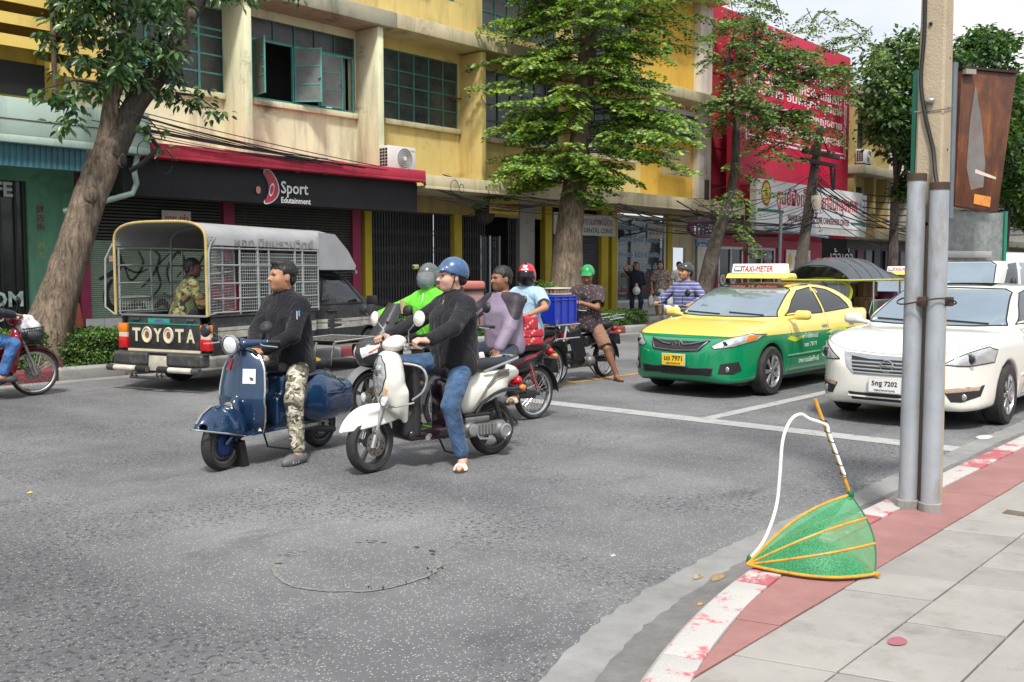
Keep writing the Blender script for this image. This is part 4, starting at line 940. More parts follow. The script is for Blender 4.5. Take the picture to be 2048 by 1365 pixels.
bush_tree('dense green tree where the far street ends',(60,14.6,.15),((60,14.6,.1,.3),(60,14.6,4,.2),(60.2,14.5,6,.15)),[((60,14.2,10.2),(2.8,2.2,1.6)),((62.5,13.8,9),(2.6,2.2,1.8)),((58.5,14.4,8.6),(2.4,2,1.5)),((61,14,6.8),(2.4,2,1.4)),((63.5,13.5,11),(2,2,1.2)),((64,13.4,7.6),(2.4,2,2))],.3,44,53,lm4)
# ---- clipped hedges
def hedge(label,x0,x1,y0,y1,z1,seed,cnt):
 T=thing('hedge',label,'hedge',((x0+x1)/2,(y0+y1)/2,.15));r=np.random.default_rng(seed);cx,cy=(x0+x1)/2,(y0+y1)/2
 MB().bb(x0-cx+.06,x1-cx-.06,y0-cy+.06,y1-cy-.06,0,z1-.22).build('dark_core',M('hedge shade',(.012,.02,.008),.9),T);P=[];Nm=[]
 for face,w in((0,.5),(1,.32),(2,.09),(3,.09)):
  k=int(cnt*w);a,b=r.uniform(0,1,k),r.uniform(0,1,k);dp=r.normal(0,.022,k)+.03*np.sin(a*37)*np.sin(b*9)
  X=x0+(x1-x0)*a;Z=.17+(z1-.17)*b;Yb=y0+(y1-y0)*b
  if face==0:P.append(np.stack([X,y0-dp,Z],1));Nm.append(np.tile((0,-1.,.45),(k,1)))
  elif face==1:P.append(np.stack([X,Yb,z1+dp],1));Nm.append(np.tile((0,0,1.),(k,1)))
  else:P.append(np.stack([(x0 if face==2 else x1)+dp,y0+(y1-y0)*a,Z],1));Nm.append(np.tile((-1. if face==2 else 1.,0,.4),(k,1)))
 P,Nm=np.concatenate(P),np.concatenate(Nm)+r.normal(0,.55,(sum(map(len,P)),3));D=np.cross(Nm,r.normal(0,1,Nm.shape));V,F=leaves(P-np.array((cx,cy,.15)),D,Nm,r.uniform(.03,.055,len(P)),'d',.1)
 stuff(piece('foliage',fast_mesh('foliage',V,F,[leaf_mat('hedge leaf',(.025,.06,.012),(.075,.17,.025),(.19,.33,.05),.25,.4)]),T))
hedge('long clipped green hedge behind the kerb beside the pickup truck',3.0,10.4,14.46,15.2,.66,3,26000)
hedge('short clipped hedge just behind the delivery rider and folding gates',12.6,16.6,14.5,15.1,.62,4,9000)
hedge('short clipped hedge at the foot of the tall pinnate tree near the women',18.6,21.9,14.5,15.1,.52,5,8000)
# ---- orange cone
T=thing('traffic_cone','faded orange traffic cone with scuffed white band behind the hedge','cone',(7.07,15.3,.15));m_or=M('faded orange plastic',(.55,.13,.06),.6,var=.2,dirt=(.3,.1,.06),dirt_amt=.4)
MB().lathe([(.185,.03),(.17,.05),(.05,.92),(.045,.93)],cap=(False,True)).build('cone_body',m_or,T);MB().box((0,0,.015),(.46,.46,.03)).build('base',m_or,T,bevel=.008);MB().lathe([(.118,.45),(.104,.56)],n=24).build('band',M('scuffed white band',(.7,.62,.58),.6,var=.3,dirt=(.5,.14,.07),dirt_amt=.9,dscale=9),T)
# ---- shop signs
T=thing('shop_sign','white and red shop sign reading Sport Edutainment on the black fascia','sign',(11.9,16.46,3.2));m_ws=M('white sign lettering',(.75,.75,.74),.5,var=.05)
def logo(sc,y):
 out=[(-.08,.36),(.04,.33),(.16,.16),(.22,-.02),(.18,-.18),(.05,-.30),(-.09,-.34),(-.13,-.29),(-.02,-.16),(.0,.02),(-.06,.16),(-.13,.27)]
 return[(a*sc[0],b*sc[1])for a,b in rnd(out,2)]
def shift(P,dx,dz):return[(a+dx,b+dz)for a,b in P]
MB().prism(shift(logo((1.12,1.02),0),-.4,.02),-.012,0,'y').build('logo_rim',m_ws,T);MB().prism(shift(logo((1.,.93),0),-.4,.02),-.022,-.013,'y').build('logo',M('glossy red logo',(.42,.015,.04),.25,var=.05),T)
ey=[(-.38+.055*cos(t)+.03*sin(t),-.03+.13*sin(t))for t in np.linspace(0,2*PI,16)[:-1]]
MB().prism(shift(ey,.02,0),-.03,-.023,'y').build('logo_eye_rim',m_ws,T);MB().prism([(a*.72+.72*0-.1,b*.72-.008)for a,b in shift(ey,.02,0)],-.036,-.031,'y').build('logo_eye',M('glossy red logo',(.42,.015,.04),.25),T)
MB().prism([(-.66+.055*cos(t),-.05+.075*sin(t))for t in np.linspace(0,2*PI,12)[:-1]],-.02,-.008,'y').build('logo_drop',M('salmon drop',(.6,.25,.18),.5),T)
text('lettering','Sport',.3,m_ws,T,(.20,-.015,.0),FACE,width=.66,height=.32,bold=.015);text('lettering','Edutainment',.15,m_ws,T,(.23,-.015,-.215),FACE,width=.72,height=.115,bold=.015)
for x in(-.62,.22,.9):MB().box((x,-.06,.37),(.09,.1,.05)).build('sign_lamp',M('grey lamp body',(.12,.12,.12),.5),T)
T=thing('sale_board','small white board with red lettering hung on the dark grille of the cream shophouse','sign',(10.3,17.86,2.62));MB().bb(-.31,.31,-.01,.01,-.14,.14).build('board',M('white board',(.62,.6,.57),.6),T);text('lettering','ขาย-เช่า',.16,M('red sign paint',(.5,.02,.03),.6),T,(0,-.014,0),FACE,width=.5,bold=.02)
T=thing('yellow_sign','small yellow sign board with web address under the beige canopy','sign',(18.6,16.62,3.17));MB().bb(-.52,.52,-.02,.02,-.17,.17).build('board',M('yellow board',(.55,.38,.03),.6),T);text('lettering','โกลเด้นสปอร์ต',.16,M('red sign paint',(.5,.02,.03),.6),T,(0,-.024,.06),FACE,width=.9);text('lettering','www.goldensport.net',.1,M('black sign paint',(.02,.02,.02),.6),T,(0,-.024,-.09),FACE,width=.92)
T=thing('clinic_sign','white dental clinic sign board behind the trunk of the pinnate tree','sign',(23.5,17.8,2.93));MB().bb(-1.45,1.55,-.03,.02,-.31,.32).build('board',M('dull white board',(.52,.52,.5),.6),T);text('lettering','คลินิกทันตกรรมเทพนิมิตร',.3,lr,T,(.15,-.034,.13),FACE,width=2.5);text('lettering','THEPNIMIT DENTAL CLINIC',.2,M('black sign paint',(.02,.02,.02),.6),T,(.15,-.034,-.15),FACE,width=2.6)
T=thing('oval_sign','purple oval sign with white lettering hung under the canopy by the crooked tree','sign',(27.4,16.0,2.88))
MB().prism([(.98*cos(t),.30*sin(t))for t in np.linspace(0,2*PI,40)[:-1]],-.06,.06,'y').build('oval_board',M('purple sign',(.10,.015,.06),.4,var=.08),T);text('lettering','ทำฟัน',.42,m_ws,T,(0,-.065,.0),FACE,width=1.45,bold=.015);MB().bb(-.5,-.47,-.02,.02,.28,.6).build('hanger',m_gate,T);MB().bb(.45,.48,-.02,.02,.28,.6).build('hanger',m_gate,T)
T=thing('blue_plate','small blue street plate below the purple oval sign','sign',(27.35,16.05,2.44));MB().bb(-.4,.4,-.02,.02,-.11,.11).build('plate',M('blue plate',(.03,.07,.25),.5),T);text('lettering','เทศบาลนคร\n24 ชม.',.1,m_ws,T,(0,-.025,0),FACE,width=.6);MB().bb(-.3,-.26,.02,.06,-2.29,.1).build('post',m_gate,T)
T=thing('stacked_sign','white over navy signboard with red and white lettering high on the ochre wall','sign',(28.75,17.82,6.7));MB().bb(-1.5,1.35,-.03,.03,.1,.62).build('white_panel',M('white sheet panel',(.68,.68,.66),.5),T);MB().bb(-1.5,1.35,-.03,.03,-.62,.098).build('navy_panel',M('navy sheet panel',(.02,.025,.10),.5),T)
text('lettering','คุณเทียน',.5,M('red sign paint',(.5,.02,.03),.6),T,(.1,-.034,.37),FACE,width=2.3,height=.46,bold=.02);text('lettering','ทำฟัน',.5,m_ws,T,(.1,-.034,-.26),FACE,width=2.0,height=.55,bold=.02)
T=thing('red_billboard','huge crimson billboard with white Thai lettering inside a white double frame','billboard',(35.2,16.6,7.2));m_bred=M('crimson billboard vinyl',(.56,.012,.055),.45,var=.1,scale=.6)
MB().bb(-4.5,4.65,0,.5,-3.2,3.0).build('panel',m_bred,T)
fr=M('white printed line',(.78,.72,.74),.5,var=.05)
for k,(d,w)in enumerate(((0,.07),(.16,.045))):MB().bb(-4.1+d,4.35-d,-.006,-.001,-1.1+d,-1.1+d+w).bb(-4.1+d,4.35-d,-.006,-.001,2.1-d-w,2.1-d).bb(-4.1+d,-4.1+d+w,-.006,-.001,-1.1+d+w,2.1-d-w).bb(4.35-d-w,4.35-d,-.006,-.001,-1.1+d+w,2.1-d-w).build('frame_line',fr,T)
for s,z,w,x in(('ฝังเข็ม ครอบแก้ว ปวดหลัง',1.75,6.4,-.1),('อ่อนแรง ปวดศีรษะ ไมเกรน',1.22,7.4,.1),('อัมพาต อัมพฤกษ์ ภูมิแพ้',.7,7.4,.2),('หูไม่มีเสียง วัยทองหญิงชาย',.15,7.6,.1),('เบาหวาน ไขมันสูง ไตวาย ข้อเสื่อมทุกระยะ',-.5,7.8,.1)):text('lettering',s,.5,fr,T,(x,-.008,z),FACE,width=w,height=.50,bold=.02)
text('lettering','ประคบ ฝังเข็ม\nสมุนไพรจีน',.5,M('pale blue print',(.45,.62,.75),.5),T,(-3.0,-.008,2.5),FACE,width=2.4,height=.7)
T=thing('acupuncture_sign','long white signboard lettered Bangkok Acupuncture with red Thai headline','sign',(35.4,15.9,3.95));MB().bb(-4.78,4.75,0,.25,-.74,.74).build('board',M('white sign vinyl',(.80,.80,.80),.45,var=.04),T);MB().bb(-4.7,4.75,.02,.22,-1.02,-.75).build('skirt',plaster('dirty white skirt',(.62,.61,.58),amt=.5),T)
text('lettering','ศูนย์ฝังเข็มและยาจีนกรุงเทพ',.8,M('red headline vinyl',(.55,.02,.05),.5),T,(.25,-.006,.17),FACE,width=7.1,height=.86,bold=.02);text('lettering','BANGKOK ACUPUNCTURE CHINESEHERB CENTER',.3,M('maroon vinyl',(.16,.015,.05),.5),T,(.3,-.006,-.5),FACE,width=5.4,height=.24,bold=.02)
MB().bb(-4.7,-2.75,-.008,-.002,-.36,-.26).build('green_bar',M('green vinyl bar',(.02,.18,.14),.5),T);MB().bb(3.2,4.68,-.008,-.002,-.56,-.46).build('green_bar',M('green vinyl bar',(.02,.18,.14),.5),T)
for rr_,y,m in((.44,-.008,M('brick emblem ring',(.35,.06,.03),.5)),(.35,-.014,M('yellow emblem',(.75,.52,.06),.5)),(.12,-.02,M('brick emblem ring',(.35,.06,.03),.5))):MB().prism([(-4.1+rr_*.8*cos(t),.28+rr_*sin(t))for t in np.linspace(0,2*PI,30)[:-1]],y,y+.005,'y').build('emblem',m,T)
mb=MB();mb.tube([(4.3+.22*cos(t),-.012,.22+.3*sin(t))for t in np.linspace(0,2*PI,24)[:-1]],.012,5,closed=True);mb.build('round_mark',M('grey print',(.35,.38,.38),.5),T);text('lettering','เจียงบุ๊',.15,M('grey print',(.35,.38,.38),.5),T,(4.3,-.008,-.2),FACE,width=.45)
for x in(-4.6,4.5):MB().bb(x,x+.06,.25,1.9,.5,.56).build('bracket',m_gate,T)
T=thing('panel_sign','small white panel with round emblem on the magenta ground floor wall','sign',(37.9,17.78,1.95));MB().bb(-1.1,1.1,-.02,.02,-.45,.45).build('board',M('white sign vinyl',(.7,.7,.7),.45),T);text('lettering','ศูนย์ฝังเข็ม',.3,M('red headline vinyl',(.55,.02,.05),.5),T,(.3,-.026,.12),FACE,width=1.3);text('lettering','BANGKOK\n02-622-5524',.14,M('maroon vinyl',(.16,.015,.05),.5),T,(.3,-.026,-.18),FACE,width=1.2)
MB().prism([(-.78+.17*cos(t),.02+.3*sin(t))for t in np.linspace(0,2*PI,24)[:-1]],-.03,-.022,'y').build('emblem',M('yellow emblem',(.75,.52,.06),.5),T)
# ---- air conditioners, lantern
def aircon(label,loc,s=1.):
 T=thing('air_conditioner',label,'air conditioner',loc,0,'outdoor air conditioner units');m=M('white enamel casing',(.66,.65,.61),.4,var=.08,dirt=(.3,.26,.2),dirt_amt=.4);T.scale=(s,)*3
 MB().bb(-.42,.42,-.16,.16,.03,.36+.2).build('casing',m,T,bevel=.015);mb=MB()
 for k in range(5):mb.tube([(.08+(.05+.045*k)*cos(t),-.168,.295+(.05+.045*k)*sin(t))for t in np.linspace(0,2*PI,24)[:-1]],.006,4,closed=True)
 stuff(mb.build('fan_guard',M('grey guard wire',(.42,.42,.42),.5),T));MB().cyl((.08,-.158,.295),(.08,-.164,.295),.23,n=28).build('fan_recess',M('dim fan recess',(.22,.22,.22),.6),T);MB().cyl((.08,-.17,.295),(.08,-.178,.295),.05,n=16).build('fan_hub',m,T)
 for i in range(3):
  for j in range(6):MB().bb(-.428,-.421,-.13+i*.09,-.06+i*.09,.1+j*.07,.15+j*.07).build('side_slot',m_dark,T)
 MB().bb(.26,.38,-.166,-.161,.47,.50).build('badge',M('gold badge',(.5,.42,.12),.5),T)
 for x in(-.3,.3):MB().bb(x-.03,x+.03,-.15,.15,0,.03).build('foot',m_gate,T)
aircon('white outdoor air conditioner standing on the crimson canopy',(15.33,16.95,3.83));aircon('white outdoor air conditioner on the ledge beside the red billboard',(43.5,17.4,6.26),1.15)
T=thing('ball_lantern','round rusty wire ball lantern hanging in front of the folding gates','lantern',(18.3,17.0,3.0));MB().ball((0,0,0),.25,20,12).build('globe',M('rusty ball',(.05,.035,.028),.85,var=.5,scale=14,bmp=.8,bscale=40),T);mb=MB()
for k in range(6):a=PI*k/6;mb.tube([(.258*cos(t)*cos(a),.258*cos(t)*sin(a),.258*sin(t))for t in np.linspace(0,2*PI,25)[:-1]],.008,5,closed=True)
stuff(mb.build('wire_cage',m_gate,T));MB().cyl((0,0,.24),(0,0,.45),.01,n=6).build('hook',m_gate,T)
# ========== poles, wires, near utility pole, net scoop
def sag(a,b,s,n=10):
 a,b=Vector(a),Vector(b);return[a+(b-a)*(i/n)-Vector((0,0,s*4*(i/n)*(1-i/n)))for i in range(n+1)]
m_cable=M('black cable rubber',(.012,.012,.013),.6,var=.2)
T=thing('utility_pole','leaning dark utility pole with crossarms and tangled cables before the red billboard','utility pole',(31.5,14.9,.15));m_wood=M('weathered pole wood',(.09,.075,.06),.85,var=.35,scale=6,bmp=.6);m_dwood=M('black crossarm timber',(.014,.012,.012),.8,var=.3)
mb=MB();mb.ring([[Vector((x+sx*r,sy*r,z))for sx,sy in((-1,-1),(1,-1),(1,1),(-1,1))]for x,z,r in((0,-.15,.17),(.55,1.9,.155),(1.8,6.45,.10))]);mb.build('shaft',m_wood,T,bevel=.015)
for z,ln,dx in((5.45,2.9,.1),(5.15,2.75,-.1)):
 MB().box((1.48+dx,-.16,z),(ln,.12,.13)).build('crossarm',m_dwood,T,bevel=.01)
for x in(-.9,.9):MB().cyl((1.6,-.1,6.2),(1.5+x*.9,-.14,5.45),.025,n=6).build('stay',m_dwood,T)
for i,x in enumerate((.4,.8,2.2,2.6)):MB().lathe([(.03,0),(.06,.03),(.04,.06),(.06,.09),(.03,.13)],(x,-.16,5.52),n=10,cap=(True,True)).build('insulator',M('brown insulator',(.09,.05,.035),.3),T)
MB().tube([(2.3,-.2,5.1),(2.45,-.2,4.4),(2.6,-.2,4.3),(2.65,-.2,5.05)],.05,8).build('hook_iron',m_dwood,T);MB().box((1.05,-.25,3.75),(.36,.22,.5)).build('junction_box',M('cream junction box',(.5,.45,.33),.6),T,bevel=.02)
T=thing('cable_tangle','tangle of black telephone cables strung from the leaning utility pole','cables',(31.5,14.9,.15));rr=np.random.default_rng(77);mb=MB()
ends=[]
for i in range(20):
 z=rr.uniform(2.9,4.9);mb=MB();mb.tube(sag((1.15+rr.normal(0,.1),-.22,z),(rr.uniform(-6.5,-4.6),rr.uniform(.3,1.2),rr.uniform(2.5,3.6)),rr.uniform(.15,.7)),rr.choice([.008,.010,.014,.022]),5);mb.build('cable',m_cable,T)
for i in range(13):
 z=rr.uniform(3.2,4.7);mb=MB();mb.tube(sag((1.2,-.22,z),(rr.uniform(13,22),rr.uniform(-.2,.6),rr.uniform(2.6,3.9)),rr.uniform(.3,1.0),14),rr.choice([.009,.012,.016,.024]),5);mb.build('cable',m_cable,T)
for i in range(9):
 a=rr.uniform(-3,9);mb=MB();mb.tube(sag((1.4,-.2,rr.uniform(4.6,5.4)),(a,rr.uniform(.6,1.2),rr.uniform(3.2,6.6)),rr.uniform(.05,.3)),.009,4);mb.build('cable',m_cable,T)
for i in range(14):
 mb=MB();x,z=rr.uniform(.9,1.5),rr.uniform(3.0,4.4);r0=rr.uniform(.15,.4);mb.tube([(x+r0*cos(t)*.7,-.25+.05*sin(3*t),z+r0*sin(t))for t in np.linspace(0,5.5,16)],.011,5);mb.build('cable_loop',m_cable,T)
T=thing('canopy_cables','bundle of thin black cables draped along the shophouse canopies','cables',(12,16.1,3.7))
for i in range(15):
 mb=MB();z0=rr.uniform(.2,.62);mb.tube(sag((rr.uniform(-4.2,-3.2),rr.uniform(-.1,.3),z0),(rr.uniform(.2,2.6),rr.uniform(-.05,.2),rr.uniform(.02,.14)),rr.uniform(0,.12)),rr.choice([.006,.009,.013]),5);mb.build('cable',m_cable,T)
for i in range(12):
 mb=MB();mb.tube(sag((rr.uniform(3.2,4.2),.12,rr.uniform(-.5,.1)),(rr.uniform(7.0,12.0),.1,rr.uniform(-.55,-.2)),rr.uniform(.05,.28)),rr.choice([.007,.01,.014]),5);mb.build('cable',m_cable,T)
for i in range(9):
 mb=MB();mb.tube(sag((rr.uniform(10.4,12),.1,rr.uniform(-.7,-.2)),(rr.uniform(15,18),-.4,rr.uniform(-.6,-.1)),rr.uniform(.1,.5)),rr.choice([.009,.013,.018]),5);mb.build('cable',m_cable,T)
for x in(-3.05,4.4):
 for j in range(2):r0=rr.uniform(.06,.16);mb=MB();xx,zz=x+rr.normal(0,.12),rr.uniform(-.28,.1);mb.tube([(xx+r0*cos(t),-.02,zz+r0*1.3*sin(t))for t in np.linspace(0,6,14)],.008,5);mb.build('cable_loop',m_cable,T)
mb=MB();mb.tube([(-3.3,.0,.35),(-3.05,-.05,.02),(-3.35,-.02,-.28),(-3.5,.1,-.4)],.045,7);mb.build('cable_knot',m_cable,T)
T=thing('drain_pipe','mint green bent drain pipe under the canopy beside the leaning tree','pipe',(8.2,16.3,3.0));MB().tube([(.5,0,.62),(.42,0,.3),(.46,0,.1),(.38,0,-.08),(-.2,.2,-.28),(-.65,.4,-.42)],.05,10).build('pipe',M('mint pipe',(.32,.42,.36),.5,var=.2),T)
T=thing('blue_water_pipe','thin blue plastic pipe running in front of the white acupuncture sign skirt','pipe',(33.6,15.5,2.9));MB().cyl((-3.1,0,.1),(1.9,0,-.1),.04,n=8).build('pipe',M('blue plastic pipe',(.12,.36,.46),.45),T)
T=thing('thin_post','thin grey steel post standing between the crooked tree and the utility pole','post',(30.3,14.9,.15));MB().cyl((0,0,0),(.12,0,3.3),.06,n=10).build('shaft',M('grey post paint',(.13,.14,.15),.5),T);MB().cyl((0,0,0),(0,0,.03),.12,n=12).build('base_plate',m_grey,T)
for k,(x,y,lab)in enumerate(((47,13.4,'slim concrete lamp post among the far trees'),(58.5,11.8,'grey concrete pole carrying wires beyond the galvanised board'))):
 T=thing('concrete_pole',lab,'utility pole',(x,y,0));MB().cyl((0,0,0),(0,0,6.2),.14,.1,8).build('shaft',m_grey,T)
 for i in range(6):mb=MB();mb.tube(sag((0,0,5.8-i*.3),(-8,2.2,4.6-i*.25),.4),.025,5);mb.build('cable',m_cable,T)
 MB().box((0,0,5.6),(.1,1.6,.1)).build('crossarm',m_dwood,T)
 # ---------------- near utility pole with two conduits
T=thing('concrete_utility_pole','tan concrete utility pole with two galvanised conduits standing on the red paving','utility pole',(6.30,2.09,.13));m_pole=M('tan pole concrete',(.44,.355,.245),.85,var=.1,scale=4,bmp=.5,bscale=70,dirt=(.24,.19,.13),dirt_amt=.35,dscale=6)
mb=MB();mb.ring([[Vector((sx*r,sy*r,z))for sx,sy in((-1,-.82),(-.82,-1),(.82,-1),(1,-.82),(1,.82),(.82,1),(-.82,1),(-1,.82))]for z,r in((0,.096),(3.2,.074),(6.5,.055))]);mb.build('shaft',m_pole,T)
m_galv=M('galvanised conduit',(.40,.43,.46),.42,metal=.35,var=.14,scale=5,dirt=(.24,.12,.05),dirt_amt=.85,dscale=7,vstreak=True);m_rust=M('rusty collar',(.065,.035,.025),.8,var=.4)
for y,zt in((.035,2.04),(-.10,1.98)):
 x=-.165;c=MB().lathe([(.0545,0),(.0545,zt),(.046,zt+.004),(.046,zt-.2)],(x,y,0),n=28).build('conduit',m_galv,T)
 MB().lathe([(.058,zt-.035),(.058,zt+.008),(.05,zt+.01)],(x,y,0),n=28).build('collar',m_rust,c);MB().lathe([(.066,0),(.066,.05),(.055,.055)],(x,y,0),n=28).build('foot_ring',m_grey,c)
for z in(1.28,):
 for y_,w_ in((-.032,.05),(-.17,.04)):MB().box((-.20 if y_>-.1 else-.15,y_,z),(.05,w_,.055)).build('clamp',m_rust,T,bevel=.005)
 MB().tube([(-.11+.13*cos(t)*.98-.02,-.03+.17*sin(t),z+.02*sin(2*t))for t in np.linspace(0,2*PI,25)[:-1]],.005,5,closed=True).build('tie_wire',m_rust,T)
MB().tube(spline([(-.085,.055,3.6),(-.083,.045,2.95),(-.09,.055,2.62),(-.095,.02,2.4),(-.095,-.03,2.2),(-.13,-.06,2.05),(-.165,-.09,1.95)],6),.0125,8).build('cable',m_cable,T)
MB().tube([(sx*.098,sy*.098-.0,2.45+.02*sx)for sx,sy in((-.88,-.9),(-.88,.9),(.88,.9),(.88,-.9))],.004,5,closed=True).build('tie_wire',M('grey wire',(.3,.3,.3),.4,metal=.8),T)
MB().ball((-.098,-.005,2.49),(.018,.03,.02),8,6).build('cable_clip',M('zinc clip',(.35,.35,.33),.4,metal=.6),T)
for yy,z in((.01,2.95),(.0,1.75),(-.035,.55),(-.03,.9)):MB().cyl((-.09+(.004 if z>2 else-.004),yy,z),(-.088+.012,yy,z),.011,n=10).build('bolt_hole',m_dark,T)
for xx,z in((.01,2.2),(.02,2.75),(0,1.5),(.01,2.45)):MB().cyl((xx,-.0875+(z-1.5)*.008,z),(xx,-.07,z),.009,n=8).build('bolt_hole',m_dark,T)
# ---------------- rusty box and green edged board
def rustmat(nt,b):
 v=coords(nt,(1,1,.45));f=noise(nt,v,7,7,.7,.4);s=noise(nt,coords(nt,(8,8,.6)),2.0,5,.7)
 c=ramp(nt,f,[(.3,(.035,.012,.006)),(.52,(.13,.042,.014)),(.68,(.30,.10,.022))]);c=mixc(nt,ramp(nt,s,[(.45,0.),(.65,.6)]),c,(.06,.022,.012))
 L(nt,c,b.inputs['Base Color']);b.inputs['Roughness'].default_value=.5;bump(nt,b,f,.5,.01)
m_rustb=G('streaky rusty sheet',rustmat)
T=thing('rusty_sign_box','rust streaked tapering metal sign box hung beside the concrete pole','sign',(6.50,2.02,2.42),math.atan2(-.21,.385))
MB().prism([(.0,.42),(.445,.42),(.33,-.46),(-.02,-.42)],-.03,.03,'y').build('sheet',m_rustb,T,bevel=.006);MB().prism([(-.004,.42),(.45,.42),(.45,.435),(-.004,.435)],-.045,.04,'y').build('top_lip',M('dark rust edge',(.03,.012,.008),.7),T)
MB().prism([(.11,.33),(.17,.1),(.21,-.15),(.20,-.30),(.10,-.32),(.06,-.18),(.075,.1)],-.0325,-.0305,'y').build('bare_metal_streak',M('bare grey metal',(.20,.185,.175),.45,metal=.3,var=.25,dirt=(.2,.08,.03),dirt_amt=.7,dscale=9),T)
MB().prism([(.13,-.345),(.265,-.36),(.258,-.425),(.125,-.405)],-.0335,-.0315,'y').build('orange_sticker',M('orange sticker',(.65,.24,.05),.5,var=.2,dirt=(.1,.03,.02),dirt_amt=.6,dscale=30),T)
MB().prism([(.13,-.19),(.30,-.235),(.30,-.25),(.13,-.215)],-.0335,-.0315,'y').build('torn_sticker',M('torn pale sticker',(.6,.5,.42),.5,var=.3),T)
MB().cyl((-.03,.0,-.5),(-.03,.0,.46),.022,n=12).build('mast',M('blue grey mast',(.16,.19,.22),.5,metal=.3),T)
MB().box((.04,-.05,.40),(.08,.03,.03)).build('bracket',M('zinc bracket',(.4,.36,.3),.5,metal=.5),T)
T=thing('galvanised_board','galvanised sign back with green edges fixed behind the concrete pole','sign',(6.51,2.277,2.26),math.atan2(-.34,.87));m_gb=M('spangled zinc sheet',(.26,.28,.27),.45,metal=.35,var=.4,scale=22,dirt=(.1,.11,.1),dirt_amt=.5)
MB().prism([(.005,-.60),(.89,-.60),(.89,-.27),(.30,-.27),(.30,.61),(.005,.61)],0,.012,'y').build('sheet',m_gb,T);MB().bb(.892,.92,-.012,.025,-.60,-.26).build('edge',M('green edge paint',(.01,.20,.12),.45),T);MB().bb(-.008,.003,-.010,.02,-.60,.61).build('edge',M('green edge paint',(.01,.20,.12),.45),T)
for z in(-.56,-.24):MB().bb(.05,.72,-.05,-.002,z-.02,z+.025).build('rail',M('aluminium rail',(.46,.46,.45),.4,metal=.5),T,bevel=.004)
# ---------------- green net scoop with bamboo frame and hose
A,Bn,Tp=np.array((4.34,2.27,.15)),np.array((4.60,1.735,.152)),np.array((4.86,1.97,.455))
T=thing('net_scoop','green net scoop with yellow bamboo frame and white hose leaning on the kerb','net',(4.5,2.0,.13));o3=np.array((4.5,2.0,.13))
m_bam=M('yellow varnished bamboo',(.60,.30,.03),.4,var=.25,scale=18,dirt=(.2,.09,.02),dirt_amt=.6,dscale=14)
def hoop(t):
 c=(Bn+Tp)/2;return Bn+(Tp-Bn)*t+np.array((.01,-.045,.01))*math.sin(PI*t)
def gen(t,s,bulge=.09):
 p=A+(hoop(t)-A)*s;low=np.array((-.085,-.085,0))*(1-t)+np.array((-.02,.0,.06))*t+np.array((-.05,-.055,.02))*math.sin(PI*t)*.6
 return p+low*math.sin(PI*s)*bulge/.09
def back(t,s):
 p=A+((Tp+(np.array((5.0,2.2,.15))-Tp)*t)-A)*s;return p+np.array((.03,.05,0))*math.sin(PI*s)*(1-abs(t-.5))
def netmat(nt,b):
 v=coords(nt,(150,150,150));ch=N(nt,'TexVoronoi',feature='F1',i_Scale=1.);L(nt,v,ch.inputs['Vector']);f=ramp(nt,ch.outputs['Distance'],[(.42,0.),(.58,1.)])
 c=mixc(nt,noise(nt,coords(nt),9,3),(.01,.18,.06),(.05,.36,.14));L(nt,c,b.inputs['Base Color']);b.inputs['Roughness'].default_value=.55
 mth=N(nt,'Math',operation='MULTIPLY_ADD');L(nt,f,mth.inputs[0]);mth.inputs[1].default_value=.45;mth.inputs[2].default_value=.42;L(nt,mth.outputs[0],b.inputs['Alpha'])
m_net=G('green fishing net',netmat)
MB().grid(lambda u,v:gen(u,max(v,.02))-o3,14,16).build('net_side',m_net,T,fix=False);MB().grid(lambda u,v:back(u,max(v,.02))-o3,10,14).build('net_back',m_net,T,fix=False)
mb=MB();mb.grid(lambda u,v:(gen(0,max(v,.02))*(1-u)+back(1,max(v,.02))*u)-o3+np.array((0,0,.004)),8,14);mb.build('net_floor',m_net,T,fix=False)
for t,r in((0,.0078),(.36,.0062),(.68,.0062),(1.,.0078)):MB().tube([gen(t,s)-o3 for s in np.linspace(0,1.0,18)],r,8).build('rib',m_bam,T)
MB().tube([back(1,s)-o3 for s in np.linspace(0,1,14)],.0075,8).build('rib',m_bam,T);MB().tube([back(.5,s)-o3 for s in np.linspace(0,1,14)],.006,8).build('rib',m_bam,T)
MB().tube([hoop(t)-o3 for t in np.linspace(0,1,14)],.004,6).build('net_hem',M('dark green hem',(.01,.1,.04),.6),T);MB().cyl(Bn-o3+np.array((0,-.02,-.004)),Bn-o3+np.array((.02,.06,.006)),.012,n=8).build('toggle',m_bam,T)
hp0,hp1=Tp-o3,np.array((4.745,2.12,.945))-o3
MB().tube([hp0+(hp1-hp0)*s for s in np.linspace(-.05,1,10)],.0092,10).build('handle',m_bam,T);sd=np.array((-.010,-.013,0))
hs_=[hp0+(hp1-hp0)*s+sd for s in np.linspace(.20,.74,8)]+[np.array((4.728,2.135,.842))-o3,np.array((4.69,2.17,.868))-o3,np.array((4.64,2.20,.838))-o3,np.array((4.60,2.22,.74))-o3,np.array((4.585,2.225,.56))-o3,np.array((4.56,2.23,.40))-o3,np.array((4.47,2.245,.25))-o3,A-o3+np.array((.02,0,.02))]
MB().tube(spline(hs_,5),.0085,10).build('hose',M('white plastic hose',(.80,.80,.78),.35,var=.05),T)
for s in(.22,.32,.44,.56,.66,.78):q=hp0+(hp1-hp0)*s+sd*.5;MB().tube([q+np.array((.014*cos(t),.017*sin(t),.004*sin(t)))for t in np.linspace(0,2*PI,12)[:-1]],.003,5,closed=True).build('tie',M('black tie',(.02,.02,.02),.6),T)
